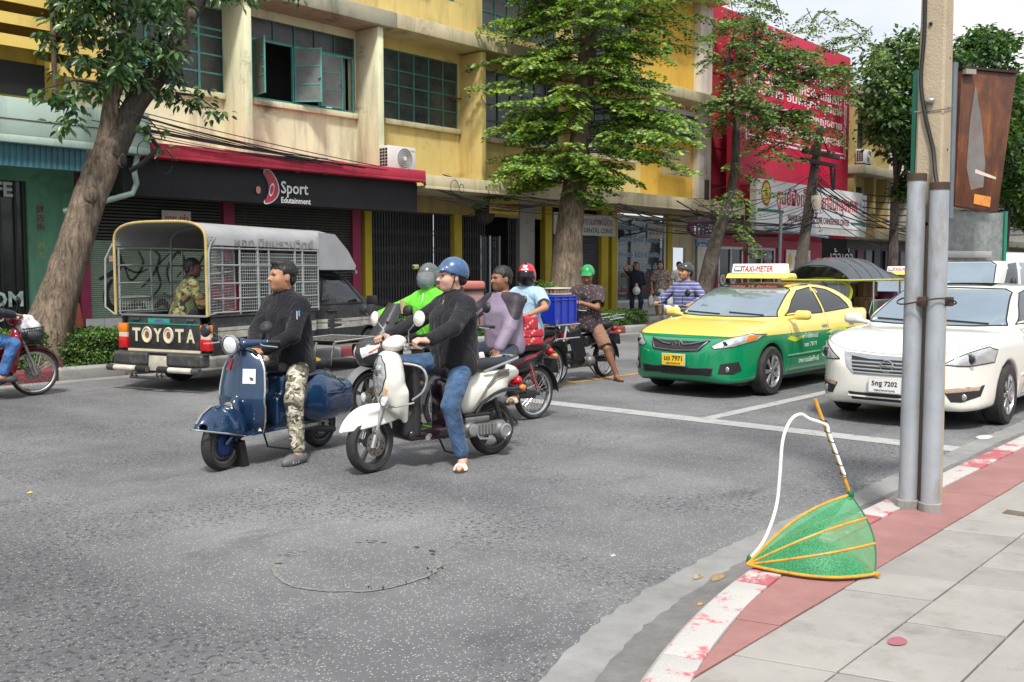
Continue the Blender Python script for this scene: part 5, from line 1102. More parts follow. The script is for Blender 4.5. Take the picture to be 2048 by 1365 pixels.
MB().ball(A-o3+np.array((.02,0,.015)),(.014,.014,.03),8,6).build('knot',M('dark green hem',(.01,.1,.04),.6),T);MB().ball(Tp-o3,(.02,.02,.03),8,6).build('knot',M('dark green hem',(.01,.1,.04),.6),T)
# ========== people
V3=lambda*a:np.array(a,float)
def nrm(a):a=np.array(a,float);return a/(np.linalg.norm(a)+1e-9)
HC={}
def cache(k,f):
 if k not in HC:HC[k]=f()
 return HC[k]
def head_mesh():
 s=SDF();s.u(el((-.012,0,.032),(.100,.077,.092)),.01).u(el((.026,0,-.03),(.072,.063,.088)),.04).u(el((.028,0,-.074),(.056,.054,.046)),.045).u(el((.066,0,-.098),(.022,.024,.018)),.03)
 s.u(rc((.090,0,.008),(.117,0,-.030),.007,.0135),.012).u(el((.098,.011,-.036),(.011,.009,.008)),.008).u(el((.098,-.011,-.036),(.011,.009,.008)),.008)
 s.u(rc((.086,-.040,.020),(.094,-.012,.020),.010),.015).u(rc((.086,.040,.020),(.094,.012,.020),.010),.015)
 for y in(1,-1):s.u(el((.060,y*.044,-.032),(.024,.018,.020)),.04);s.sub(el((.101,y*.032,.001),(.024,.019,.012)),.010);s.u(el((-.008,y*.079,-.012),(.020,.009,.032),(0,0,-y*.35)),.008)
 s.u(rc((.0935,-.019,-.0595),(.0935,.019,-.0595),.0058),.005).u(rc((.0915,-.015,-.0705),(.0915,.015,-.0705),.0068),.006).u(rc((-.022,0,-.05),(-.030,0,-.16),.049,.053),.03)
 V,F=s.mesh(.0065);return V,F
def hand_mesh(pose,side):
 def f():
  s=SDF();s.u(rb((.047,0,0),(.046,.040,.0145),.013),.01).u(rc((-.03,0,0),(.02,0,0),.027,.027),.02)
  for i,(y,l)in enumerate(((.031,.92),(.0105,1.),(-.0105,.95),(-.031,.78))):
   if pose=='grip':pts=[(.088,y,.0),(.088+.030*l,y,-.020),(.088+.022*l,y,-.048),(.088-.006,y,-.056)]
   elif pose=='curl':pts=[(.088,y,.0),(.088+.036*l,y,-.010),(.088+.052*l,y,-.034),(.088+.044*l,y,-.055)]
   else:pts=[(.088,y*1.05,.0),(.088+.036*l,y*1.2,-.004),(.088+.062*l,y*1.3,-.014),(.088+.080*l,y*1.35,-.026)]
   for a,b,r1,r2 in zip(pts[:-1],pts[1:],(.0098,.009,.0082),(.009,.0082,.0072)):s.u(rc(a,b,r1,r2),.004)
  if pose=='grip':tp=[(.018,.034,-.006),(.05,.054,-.022),(.078,.046,-.044)]
  else:tp=[(.018,.034,-.004),(.046,.060,-.014),(.074,.066,-.024)]
  s.u(rc(tp[0],tp[1],.0135,.0105),.012).u(rc(tp[1],tp[2],.0105,.0085),.004)
  V,F=s.mesh(.0052)
  if side>0:V=V*np.array((1,-1,1));F=F[:,::-1]
  return V,F
 return cache(('hand',pose,side),f)
def hair_mesh(kind):
 def f():
  s=SDF();s.u(el((-.016,0,.036),(.108,.085,.098)),.01)
  if kind=='short':s.u(el((.035,.0,.105),(.062,.06,.030)),.03).u(el((-.06,0,-.03),(.045,.07,.05)),.02);s.sub(rb((.085,0,-.075),(.055,.11,.125),.03),.01);s.sub(rb((.02,0,-.12),(.058,.12,.105),.02),.012)
  elif kind=='bob':s.u(el((-.035,0,-.09),(.06,.085,.09)),.04).u(rc((.0,.078,.0),(-.005,.08,-.13),.024,.02),.03).u(rc((.0,-.078,.0),(-.005,-.08,-.13),.024,.02),.03);s.sub(rb((.10,0,-.09),(.062,.068,.14),.04),.012)
  elif kind=='tied':s.u(el((-.10,0,.02),(.04,.04,.05)),.03);s.sub(rb((.085,0,-.075),(.06,.11,.125),.03),.01);s.sub(rb((.02,0,-.12),(.062,.12,.105),.02),.012)
  else:s.u(el((-.06,0,-.03),(.045,.07,.05)),.02);s.sub(rb((.09,0,-.075),(.055,.11,.12),.03),.01);s.sub(rb((.02,0,-.12),(.058,.12,.105),.02),.012)
  return s.mesh(.0075,disp=lambda V:.0035*np.sin(V[:,1]*190+4*np.sin(V[:,0]*55))*np.sin(V[:,0]*120+V[:,2]*60))
 return cache(('hair',kind),f)
def ik(S,W,a,b,hint):
 S,W=np.array(S,float),np.array(W,float);d=W-S;L_=np.linalg.norm(d)
 if L_>(a+b)*.995:W=S+d/L_*(a+b)*.995;d=W-S;L_=np.linalg.norm(d)
 x=(a*a-b*b+L_*L_)/(2*L_);h=math.sqrt(max(a*a-x*x,0));e=d/L_;hv=np.array(hint,float);hv=hv-(hv@e)*e
 return S+e*x+nrm(hv)*h,W
def fabric(name,col,rough=.85,var=.12,folds=.75,fs=8.,sheen=True):
 def f(nt,b):
  c=mixc(nt,ramp(nt,noise(nt,coords(nt),7,5,.6),[(.3,0.),(.7,1.)]),[x*(1-var)for x in col],[min(1,x*(1+var))for x in col]);L(nt,c,b.inputs['Base Color']);b.inputs['Roughness'].default_value=rough
  b.inputs['Specular IOR Level'].default_value=.25;b.inputs['Sheen Weight'].default_value=.14 if sheen else 0
  h=noise(nt,coords(nt,(1.3,1.3,.8),(.6,.3,.2)),fs,3,.5,1.6);bump(nt,b,h,folds,.035)
 return G(name,f)
def camo(name,cols,scale=9.):
 def f(nt,b):
  v=coords(nt,(1,1,1.35));c=None
  for i,(col,th)in enumerate(zip(cols,(None,.50,.54,.57))):
   if c is None:rgb=N(nt,'RGB');rgb.outputs[0].default_value=(*col,1);c=rgb.outputs[0];continue
   mp=N(nt,'Mapping');mp.inputs['Location'].default_value=(i*7.3,i*3.1,i*5.7);L(nt,v,mp.inputs[0]);c=mixc(nt,ramp(nt,noise(nt,mp.outputs[0],scale,3,.55,.8),[(th-.01,0.),(th+.01,1.)]),c,col)
  L(nt,c,b.inputs['Base Color']);b.inputs['Roughness'].default_value=.88;bump(nt,b,noise(nt,v,10,3,.5,1.2),.8,.02)
 return G(name,f)
def spots(name,base,cols,scale=14.,th=.33):
 def f(nt,b):
  v=coords(nt);rgb=N(nt,'RGB');rgb.outputs[0].default_value=(*base,1);c=rgb.outputs[0]
  for i,col in enumerate(cols):
   mp=N(nt,'Mapping');mp.inputs['Location'].default_value=(i*2.7,i*1.9,i*4.1);L(nt,v,mp.inputs[0]);vo=N(nt,'TexVoronoi',i_Scale=scale);L(nt,mp.outputs[0],vo.inputs['Vector']);c=mixc(nt,ramp(nt,vo.outputs['Distance'],[(th-.04,1.),(th+.02,0.)]),c,col)
  L(nt,c,b.inputs['Base Color']);b.inputs['Roughness'].default_value=.85;bump(nt,b,noise(nt,v,10,3,.5,1.2),.7,.02)
 return G(name,f)
def stripes(name,base,c1,c2,sc=11.):
 def f(nt,b):
  v=coords(nt);sx=N(nt,'SeparateXYZ');L(nt,v,sx.inputs[0]);m=N(nt,'Math',operation='MULTIPLY',i_1=sc);L(nt,sx.outputs[2],m.inputs[0]);fr=N(nt,'Math',operation='FRACT');L(nt,m.outputs[0],fr.inputs[0])
  L(nt,ramp(nt,fr.outputs[0],[(0.,base),(.42,c1),(.52,base),(.75,c2),(.86,base)],'CONSTANT'),b.inputs['Base Color']);b.inputs['Roughness'].default_value=.85;bump(nt,b,noise(nt,v,10,3,.5,1.2),.7,.02)
 return G(name,f)
def skin(name,col):return M(name,col,.5,var=.08,scale=30,spec=.4,sub=.12,wp=False)
sk_tan=skin('tan skin',(.42,.215,.125));sk_fair=skin('fair skin',(.62,.36,.27));sk_brown=skin('brown skin',(.27,.125,.07));sk_deep=skin('deep brown skin',(.15,.07,.045))
m_hair=M('black hair',(.012,.010,.010),.42,var=.3,scale=60,bmp=.5,bscale=120);m_eye=M('eye white',(.6,.56,.52),.3,var=0);m_iris=M('dark iris',(.015,.01,.008),.15,var=0);m_lip=M('lip',(.38,.13,.10),.5,var=.1)
def wrinkle(seed,amp=.004):
 r=np.random.default_rng(seed);K=r.normal(0,1,(7,3))*np.array((26,26,20));ph=r.uniform(0,6,7)
 def f(V):
  w=amp*.5*sum(np.sin(V@k+p+1.5*np.sin(V@K[(i+1)%7]*.4))for i,(k,p)in enumerate(zip(K,ph)))/2.6
  for i,(k,p)in enumerate(zip(K[:4],ph)):
   q=(1-np.abs(np.sin((V@nrm(k+np.array((0,0,25.))))*36+p+1.9*np.sin(V@K[i+2]*.35))))**2;m=np.clip(.5+.9*np.sin(V@K[i+3]*.33+ph[i+1]),0,1);w=w+amp*q*m
  return w
def xform(V,O,Rm,s=1.):return(V*s)@np.array(Rm).T+np.array(O)
def head_rot(yaw,pitch,roll=0):return np.array(Matrix.Rotation(yaw,3,'Z')@Matrix.Rotation(pitch,3,'Y')@Matrix.Rotation(roll,3,'X'))
PCOUNT=[0]
def person(label,loc,rz,P,lean=.1,tyaw=0.,hyaw=0.,hpitch=0.,hL=None,hR=None,fL=None,fR=None,elb=((0,.6,-.8),(0,-.6,-.8)),knee=((1,.25,.3),(1,-.25,.3)),hand=('curl','curl'),hdir=((1,0,-.2),(1,0,-.2)),hup=((0,0,1),(0,0,1)),fyaw=(.15,-.15),top=None,sleeve='long',bottom=None,blen='long',skinm=sk_tan,hair='short',shoes='clog',shoem=None,scale=1.,fat=0.,hem=-.13,vox=.014,collar=True,group=None,roll=0.,loose=.018,face=True,fpitch=(0,0)):
 k=scale;P=np.array(P,float);PCOUNT[0]+=1;sd=PCOUNT[0]
 l=V3(-sin(tyaw),cos(tyaw),0);f0=V3(cos(tyaw),sin(tyaw),0);u=nrm(V3(0,0,1)*cos(lean)+f0*sin(lean));f=np.cross(l,u);l=np.cross(u,f);FR=Matrix((Vector(f),Vector(l),Vector(u))).transposed()
 Nb=P+u*.50*k;C=P+u*.31*k;Sh=[Nb-u*.06*k+l*s*.178*k for s in(1,-1)];Hp=[P-u*.02+l*s*.092*k for s in(1,-1)]
 hd=Nb+(u*.65+V3(0,0,.35))*.095*k+f*.018+V3(0,0,.085*k);HR=head_rot(tyaw+hyaw,hpitch,roll)
 hands=[hL,hR];feet=[fL,fR];arms,legs=[],[]
 for i,s in enumerate((1,-1)):
  tg=hands[i]if hands[i]is not None else Sh[i]+V3(.03,s*.06,-.52*k)
  E,Wr=ik(Sh[i],tg,.285*k,.25*k,elb[i]);arms.append((Sh[i],E,Wr))
  tg=feet[i]if feet[i]is not None else Hp[i]+V3(0,0,-.8*k)
  K,An=ik(Hp[i],tg,.43*k,.42*k,knee[i]);legs.append((Hp[i],K,An))
 s=SDF();g=1+fat;tor=lambda S,d=0.,kk=.05:S.u(el(C+u*.02,((.112*g+d)*k,(.162+d)*k,(.20+d)*k),FR),kk).u(el(P+u*.13*k+f*(.02+.05*fat),((.115*g*g+d)*k,(.148*g+d)*k,(.17+d)*k),FR),kk).u(el(P+u*.02,((.118+d)*k,(.165*(1+fat*.5)+d)*k,(.12+d)*k),FR),kk).u(rc(Sh[0]-l*.03,Sh[1]+l*.03,(.062+d)*k),kk).u(rc(Nb+u*.02,Sh[0]-l*.02,(.046+d)*k,(.05+d)*k),kk).u(rc(Nb+u*.02,Sh[1]+l*.02,(.046+d)*k,(.05+d)*k),kk)
 tor(s);s.u(rc(Nb-u*.02,hd-HR@V3(.03,0,.06),.05*k,.046*k),.03)
 for S,E,Wr in arms:s.u(rc(S,E,.05*k,.041*k),.025).u(rc(E,Wr,.042*k,.027*k),.015)
 for i,(Hh,K,An)in enumerate(legs):
  s.u(rc(Hh,K,.083*k,.055*k),.04).u(rc(K,An,.052*k,.036*k),.02);d=nrm(An-K);bk=-nrm(nrm(K-(Hh+An)/2)+1e-6);s.u(el(K+(An-K)*.33+bk*.012,(.052*k,.052*k,.12*k),frame(d)),.03)
  ft=V3(cos(fyaw[i])*cos(fpitch[i]),sin(fyaw[i])*cos(fpitch[i]),-sin(fpitch[i]));dn=V3(0,0,-1);s.u(rc(An+dn*.03-ft*.03,An+ft*.10+dn*.042,.036*k,.030*k),.03).u(rc(An+ft*.10+dn*.046,An+ft*.165+dn*.05,.03*k,.02*k),.02)
 V,F=s.mesh(.017);parts=[(V,F)];hm=cache('head',head_mesh);parts.append((xform(hm[0],hd,HR,k),hm[1]))
 for i,sg in enumerate((1,-1)):
  x=nrm(hdir[i]);z=np.array(hup[i],float);z=nrm(z-(z@x)*x);y=np.cross(z,x);hv=hand_mesh(hand[i],sg);parts.append((xform(hv[0],arms[i][2],np.stack([x,y,z],1),k*.98),hv[1]))
 VV,FF,off=[],[],0
 for a,b in parts:VV.append(a);FF.append(b+off);off+=len(a)
 me=fast_mesh('person',np.concatenate(VV),np.concatenate(FF),[skinm]);me.polygons.foreach_set('use_smooth',np.ones(len(me.polygons),dtype=bool));o=piece('person',me,None,loc,(0,0,rz));tag(o,label,'person',group)
 if face:
  eb=MB();
  for y in(1,-1):
   MB().ball(hd+HR@(V3(.0815,y*.031,-.001)*k),(.0075*k,.0145*k,.0058*k),10,8,rot=Matrix(HR)).build('eye',m_eye,o);MB().ball(hd+HR@(V3(.0855,y*.031,-.001)*k),(.005*k,.0062*k,.0052*k),8,6,rot=Matrix(HR)).build('iris',m_iris,o);MB().tube([hd+HR@(V3(*q)*k)for q in((.086,y*.015,.002),(.0895,y*.029,.0062),(.082,y*.046,.001))],[.0024,.0032,.0022],5).build('eyelid',m_hair,o)
   MB().tube([hd+HR@(V3(*q)*k)for q in((.099,y*.014,.024),(.096,y*.030,.029),(.086,y*.047,.024))],[.0036,.0042,.0026],5).build('eyebrow',m_hair,o)
  MB().tube([hd+HR@(V3(*q)*k)for q in((.088,-.021,-.0655),(.0975,-.008,-.0635),(.0985,0,-.065),(.0975,.008,-.0635),(.088,.021,-.0655))],.0028,5).build('mouth',m_lip,o)
 if hair:
  hv=hair_mesh(hair);m2=fast_mesh('hair',xform(hv[0],hd,HR,k),hv[1],[m_hair]);m2.polygons.foreach_set('use_smooth',np.ones(len(m2.polygons),dtype=bool));piece('hair',m2,o)
 if top is not None:
  j=SDF();tor(j,loose,.05);
  for i,(S,E,Wr)in enumerate(arms):
   if sleeve=='long':j.u(rc(S,E,(.052+loose*1.0)*k,(.045+loose)*k),.03).u(rc(E,E+(Wr-E)*.90,(.044+loose)*k,(.031+loose*1.1)*k),.02)
   elif sleeve=='short':j.u(rc(S,S+(E-S)*.80,(.054+loose*1.1)*k,(.054+loose*1.5)*k),.03)
  if sleeve=='long':j.u(rb(P+u*.17*k+f*.012,((.118*g+loose)*k,(.158+loose)*k,.25*k),.085,FR),.05)
  if hem<-.05:j.u(el(P+u*(hem*.45),((.135+loose)*k*(1+fat),(.178+loose)*k*(1+fat*.5),(abs(hem)+.12)*k),FR),.05)
  if collar:j.u(rc(Nb-u*.0,hd-HR@V3(.03,0,.07)-u*.03,(.064)*k,.062*k),.03)
  j.cut(half(P+u*(hem+.02),-u));j.cut(half(hd-u*(.118 if collar else .135)*k+f*.02,u+f*(.35 if collar else-.1)),.01)
  if sleeve=='short':
   for S,E,Wr in arms:j.sub(rc(S+(E-S)*.92,E,.1,.1),.006)
  ax=nrm(hd-HR@V3(.03,0,.07)-Nb);cb_=Nb+u*.012+f*.004
  if collar:MB().lathe([(.064*k,-.01),(.067*k,.02),(.063*k,.058),(.056*k,.058),(.056*k,.0)],cb_+u*.012,tuple(ax),22).build('collar',top,o)
  elif sleeve=='short' or loose>.025:
   for sg in(1,-1):MB().grid(lambda a,b:cb_+u*(.045*(1-b)-.012)+(f*cos(sg*(.25+2.6*a))+l*sin(sg*(.25+2.6*a)))*(.06+.036*b)*k+f*.012*(1-a)-u*.03*b*(1-a),10,3,.004).build('collar',top,o)
  body('jacket' if sleeve=='long' else 'shirt',j,vox,top,o,disp=wrinkle(sd,.007))
 if bottom is not None:
  t=SDF();t.u(el(P+u*.03,((.128+fat*.03)*k,.172*k,.13*k),FR),.04)
  for i,(Hh,K,An)in enumerate(legs):
   if blen=='long':t.u(rc(Hh,K,.097*k,.073*k),.05).u(rc(K,K+(An-K)*.88,.073*k,.057*k),.03)
   elif blen=='short':t.u(rc(Hh,Hh+(K-Hh)*.85,.102*k,.10*k),.05);
  if blen=='short':
   for Hh,K,An in legs:t.sub(rc(Hh+(K-Hh)*1.05,K+(K-Hh)*.6,.10,.10),.005)
  elif blen=='skirt':t.u(rc(P,P+V3(0,0,-.42),.17,.23),.05);t.cut(half(P+V3(0,0,-.48),(0,0,-1)))
  body('trousers' if blen=='long' else('shorts' if blen=='short' else 'skirt'),t,vox,bottom,o,disp=wrinkle(sd+50,.006))
 for i,(Hh,K,An)in enumerate(legs):
  cy,sy=cos(fyaw[i]),sin(fyaw[i]);Rm=np.array(Matrix.Rotation(fyaw[i],3,'Z')@Matrix.Rotation(fpitch[i],3,'Y'));og=An+V3(0,0,-.08)
  if shoes=='clog':
   c=SDF();c.u(rc((-.05,0,.035),(.11,0,.03),.045,.05),.03).u(rc((.08,0,.035),(.16,0,.028),.05,.035),.03).u(el((-.02,0,.055),(.06,.043,.045)),.03);c.cut(half((0,0,0),(0,0,-1)));c.sub(el((-.015,0,.11),(.055,.032,.06)),.01)
   V,F=c.mesh(.010);V=xform(V,og,Rm);q=piece('shoe',mesh_from('shoe',V,F,[shoem or M('grey clog rubber',(.12,.12,.13),.6,var=.3)],None,True,None),o)
   for a in(.06,.09,.12):MB().tube([og+Rm@V3(a,.052*cos(t),.02+.048*sin(t))for t in np.linspace(0,PI,9)],.0085,5).build('strap',M('pale clog strap',(.26,.26,.28),.6),q)
  elif shoes=='sandal':
   q=MB().prism([(x,y)for x,y in rnd([(-.075,-.035),(-.075,.035),(.05,.042),(.16,.045),(.19,.0),(.16,-.045),(.05,-.042)],2)],-.002,.016,'z').mesh('sole',M('dark sandal sole',(.06,.04,.035),.7));so=piece('sandal',q,o,og,Matrix(Rm).to_euler())
   for a in((.062,.09,.118)if shoem else(.09,)):MB().tube([V3(a+(.0 if shoem else .02*abs(cos(t))),.043*cos(t),.012+.045*sin(t))for t in np.linspace(0,PI,9)],.0135 if shoem else .006,6).build('strap',shoem or M('dark red thong',(.16,.04,.04),.6),so)
  elif shoes=='shoe':
   c=SDF();c.u(rc((-.05,0,.035),(.12,0,.03),.042,.044),.03).u(rc((.1,0,.03),(.15,0,.025),.042,.03),.03);c.cut(half((0,0,0),(0,0,-1)));V,F=c.mesh(.013);piece('shoe',mesh_from('shoe',xform(V,og,Rm),F,[shoem or M('dark shoe',(.05,.045,.045),.6)],None,True,None),o)
 o_info=dict(obj=o,hd=hd,HR=HR,Nb=Nb,u=u,f=f,l=l,arms=arms,legs=legs,C=C,k=k);return o_info
def helmet(p,mat,kind='half',visor=None,rim=None):
 hd,HR,k=p['hd'],p['HR'],p['k'];X=lambda V:xform(V,hd,HR,k);s=SDF();h_o=p['obj']
 if kind=='half':s.u(el((-.018,0,.035),(.128,.106,.122)),.01).u(rc((.09,.05,.05),(.09,-.05,.05),.022),.03).u(el((.112,0,.045),(.055,.078,.012),(0,.18,0)),.02);s.cut(half((0,0,.012),(.28,0,-1)),.006);s.sub(el((-.018,0,.03),(.110,.09,.11)))
 else:s.u(el((-.012,0,.02),(.135,.112,.135)),.01).u(el((-.02,0,-.05),(.115,.105,.09)),.05);s.cut(half((0,0,-.09),(0,0,-1)),.01);s.sub(rb((.12,0,-.045),(.085,.088,.08),.03),.01);s.sub(el((-.012,0,-.03),(.112,.094,.13)))
 V,F=s.mesh(.0085);ho=piece('helmet',mesh_from('helmet',X(V),F,[mat],None,True,50),h_o)
 if visor is not None:
  vs=SDF();vs.u(el((-.004,0,-.02),(.152,.122,.145)),.01);vs.sub(el((-.004,0,-.02),(.141,.111,.134)));vs.cut(half((.045,0,0),(-1,0,0)));vs.cut(half((0,0,.055),(0,0,1)));vs.cut(half((0,0,-.125),(0,0,-1)));V,F=vs.mesh(.007);piece('visor',mesh_from('visor',X(V),F,[visor],None,True,50),ho)
 st=M('black strap webbing',(.012,.012,.012),.7)
 for y in(1,-1):MB().tube([hd+HR@V3(*q)for q in((.0,y*.088,.03),(.012,y*.078,-.05),(.03,y*.055,-.105),(.04,0,-.125))],.008,6,flat=(1,.5)).build('strap',st,ho)
 if kind=='half':MB().ball(hd+HR@V3(-.085,0,-.035),(.045,.075,.045),12,8,rot=Matrix(HR)).build('neck_pad',st,ho)
 return ho
 # ========== motorcycles and scooters
m_tyre=M('black tyre rubber',(.022,.021,.021),.8,var=.25,scale=30,dirt=(.10,.09,.08),dirt_amt=.4,dscale=8);m_chrome=M('worn chrome',(.62,.62,.61),.18,metal=1.,var=.12);m_alu=M('cast aluminium',(.38,.38,.38),.45,metal=.75,var=.2)
m_trim=M('black rubber trim',(.012,.012,.013),.55,var=.1);m_blk=M('black plastic',(.018,.018,.019),.5,var=.2);m_gblk=M('gloss black paint',(.012,.012,.014),.15,coat=.6,var=.1);m_eng=M('engine alloy',(.22,.22,.215),.55,metal=.6,var=.35,scale=12,dirt=(.05,.045,.04),dirt_amt=.6);m_seat=M('black vinyl seat',(.022,.023,.026),.45,var=.2,bmp=.2,bscale=90)
m_lens=M('clear lamp lens',(.82,.84,.84),.06,var=.03,metal=.25,spec=.9);m_amb=M('amber lens',(.75,.2,.02),.2,var=.05);m_redl=M('red lens',(.5,.012,.015),.2,var=.05);m_mir=M('mirror glass',(.5,.53,.56),.04,metal=1.,var=0)
def wheel(T,x,r,w,style='alloy',rimm=m_alu,steer=0.,disc=True,nsp=5,hubm=None,z=None):
 ti=r-w*.62
 t=MB().lathe([(ti,-w*.36),(ti+.012,-w*.45),(r-w*.28,-w*.5),(r-w*.1,-w*.36),(r,-w*.15),(r,w*.15),(r-w*.1,w*.36),(r-w*.28,w*.5),(ti+.012,w*.45),(ti,w*.36)],ax=(0,1,0),n=48).mesh('tyre',m_tyre)
 W_=piece('wheel',t,T,(x,0,z or r),(0,0,steer))
 MB().lathe([(ti+.004,-w*.40),(ti-.006,-w*.40),(ti-.016,-w*.30),(ti-.022,0),(ti-.016,w*.30),(ti-.006,w*.40),(ti+.004,w*.40)],ax=(0,1,0),n=44).build('rim',rimm,W_)
 if style=='alloy':
  for k in range(nsp):
   a=2*PI*k/nsp+.3
   for d in(-.11,.11):MB().box((cos(a+d*.6)*ti*.55,0,sin(a+d*.6)*ti*.55),(ti*.95,w*.28,.016),(0,-(a+d),0)).build('spoke',rimm,W_,bevel=.003)
  MB().cyl((0,-w*.5,0),(0,w*.5,0),.038,n=18).build('hub',rimm,W_)
 elif style=='wire':
  sp=MB()
  for k in range(32):a=2*PI*k/32;b=a+(.35 if k%2 else-.35);y=w*.32*(1 if k%4<2 else-1);sp.cyl((cos(b)*.035,y,sin(b)*.035),(cos(a)*(ti-.015),0,sin(a)*(ti-.015)),.0022,n=4)
  stuff(sp.build('spokes',m_chrome,W_));MB().cyl((0,-w*.62,0),(0,w*.62,0),.045,n=18).build('hub',m_alu,W_)
 else:
  MB().lathe([(ti-.02,.0),(ti*.8,w*.2),(ti*.62,w*.28),(.03,w*.28)],ax=(0,1,0),n=36).build('wheel_disc',rimm,W_);MB().lathe([(ti-.02,-.0),(ti*.8,-w*.2),(.03,-w*.2)],ax=(0,1,0),n=36).build('wheel_disc',rimm,W_)
  hb=MB().lathe([(ti*.56,w*.2),(ti*.56,w*.46),(ti*.46,w*.54),(.0,w*.58)],ax=(0,1,0),n=36).build('hub_cover',hubm or m_alu,W_);MB().cyl((0,w*.56,0),(0,w*.68,0),.018,n=10).build('axle_nut',m_blk,W_)
  for k in range(20):a=2*PI*k/20;MB().box((cos(a)*ti*.62,w*.36,sin(a)*ti*.62),(ti*.14,w*.2,.008),(0,-a,0)).build('hub_fin',hubm or m_alu,W_)
 if disc:
  MB().lathe([(.10,.0),(.10,.005),(.045,.005),(.045,0)],(0,w*.66,0),(0,1,0),32).build('brake_disc',M('brake disc steel',(.25,.22,.19),.4,metal=.8,var=.2),W_)
  for k in range(10):a=2*PI*k/10;MB().cyl((cos(a)*.078,w*.66+.0052,sin(a)*.078),(cos(a)*.078,w*.66+.0062,sin(a)*.078),.008,n=8).build('disc_hole',m_dark,W_)
 return W_
def mirror(T,a,b,c,r,mat,stem=m_blk,ax=(1,0,.1)):
 o=MB().tube([a,b,c],.006,7).build('mirror',stem,T);f=nrm(ax);MB().lathe([(.0,.028),(r[0]*.7,.022),(r[0],.006),(r[0],-.004),(r[0]*.9,-.008),(0,-.008)],c,tuple(f),20).build('mirror_shell',mat,o);MB().lathe([(r[0]*.86,-.0095),(0,-.0095)],c,tuple(f),20).build('mirror_glass',m_mir,o);return o
def bars(T,x,z,hw,mat=m_chrome,grip=.11,rise=.03,back=.06):
 MB().tube([(x-back,hw,z),(x-back*.4,hw*.6,z),(x,hw*.25,z-rise),(x,-hw*.25,z-rise),(x-back*.4,-hw*.6,z),(x-back,-hw,z)],.011,8).build('handlebar',mat,T)
 for s in(1,-1):MB().cyl((x-back-.003,s*(hw+.005),z),(x-back*.75,s*(hw-grip),z),.0165,n=12).build('grip',m_blk,T);MB().tube([(x-back*.5+.02,s*(hw-grip*1.1),z-.005),(x-back*.5+.055,s*(hw-grip*.9),z-.008),(x-back+.05,s*(hw-.01),z-.012)],.0055,6).build('brake_lever',m_alu,T)
def signal(T,c,r=(.035,.03,.025)):MB().ball(c,r,12,8).build('turn_signal',m_amb,T)
# ---------------- blue classic scooter
m_vblue=M('deep blue enamel',(.008,.032,.085),.14,coat=.8,var=.3,scale=3,dirt=(.01,.045,.06),dirt_amt=.5,wp=False)
BL=(4.90,7.02,0);BR=PI+R(13)
T=thing('classic_scooter','dark blue classic scooter with chrome edged legshield and round headlamp under the camouflage rider','scooter',BL,BR)
wheel(T,.60,.215,.09,'steel',M('grey wheel paint',(.10,.10,.10),.5,metal=.4,var=.2),.1,False,hubm=M('blue hub paint',(.01,.03,.13),.35,var=.2));wheel(T,-.60,.215,.09,'steel',M('grey wheel paint',(.10,.10,.10),.5,metal=.4),0,False)
fd=SDF();fd.u(el((.605,0,.27),(.295,.125,.255)),.01);fd.cut(half((.62,0,.30),(.22,0,-1)),.01);fd.sub(el((.605,0,.25),(.272,.10,.24)));fd.u(el((.47,0,.33),(.085,.105,.13)),.04);fd.sub(rb((.62,0,.2),(.235,.065,.20),.03),.01)
fo=body('front_fender',fd,.011,m_vblue,T)
def vshield(u,v):
 z=.27+.67*v;w=np.interp(v,[0,.12,.3,.55,.8,.93,1],[.16,.215,.245,.245,.22,.165,.10]);s=u*2-1;xc=np.interp(v,[0,.15,.4,1],[.36,.40,.43,.375]);return(xc-.065*s*s,w*s,z+.03*(1-s*s)*(v>.9))
sh_=MB().grid(vshield,16,20,.012).build('legshield',m_vblue,T)
ed=[vshield(0,v)for v in np.linspace(0,1,14)]+[vshield(u,1)for u in np.linspace(.1,.9,8)]+[vshield(1,v)for v in np.linspace(1,0,14)];MB().tube([V3(*p)+V3(.0,0,0)for p in ed],.010,8).build('shield_trim',m_chrome,sh_)
cs=SDF();cs.u(rc((.42,0,.36),(.365,0,.95),.042,.024),.02).u(el((.455,0,.44),(.05,.06,.12)),.05);body('steering_column',cs,.012,m_vblue,T);MB().cyl((.512,0,.485),(.53,0,.49),.045,n=24).build('horn_badge',M('brass horn badge',(.35,.27,.14),.4,metal=.6,var=.3),T);MB().lathe([(.05,0),(.052,.012),(.044,.014)],(.512,0,.485),(1,0,.2),24).build('badge_ring',m_chrome,T)
for u_,v_,s_,m in((.235,.83,(.055,.1),M('red sticker',(.6,.04,.05),.5)),(.74,.70,(.115,.12),M('white sticker',(.68,.70,.70),.5,var=.1))):
 c=V3(*vshield(u_,v_));t1=nrm(V3(*vshield(u_+.02,v_))-c);t2=nrm(V3(*vshield(u_,v_+.02))-c);nn=np.cross(t1,t2);MB().add([c+nn*.004*np.sign(nn[0])+t1*a*s_[0]/2+t2*b*s_[1]/2 for a,b in((-1,-1),(1,-1),(1,1),(-1,1))],[(0,1,2,3)]).build('sticker',m,sh_)
c=V3(*vshield(.76,.685));MB().add([c+V3(.006,dy,dz)for dy,dz in((-.03,-.03),(.03,-.02),(.035,.0),(-.01,.005))],[(0,1,2,3)]).build('sticker_print',M('dark red print',(.12,.06,.08),.5),sh_)
hs2=SDF();hs2.u(el((.40,0,.995),(.085,.075,.06)),.02).u(rc((.39,.04,1.0),(.33,.26,1.02),.036,.022),.03).u(rc((.39,-.04,1.0),(.33,-.26,1.02),.036,.022),.03);body('headset',hs2,.011,m_vblue,T)
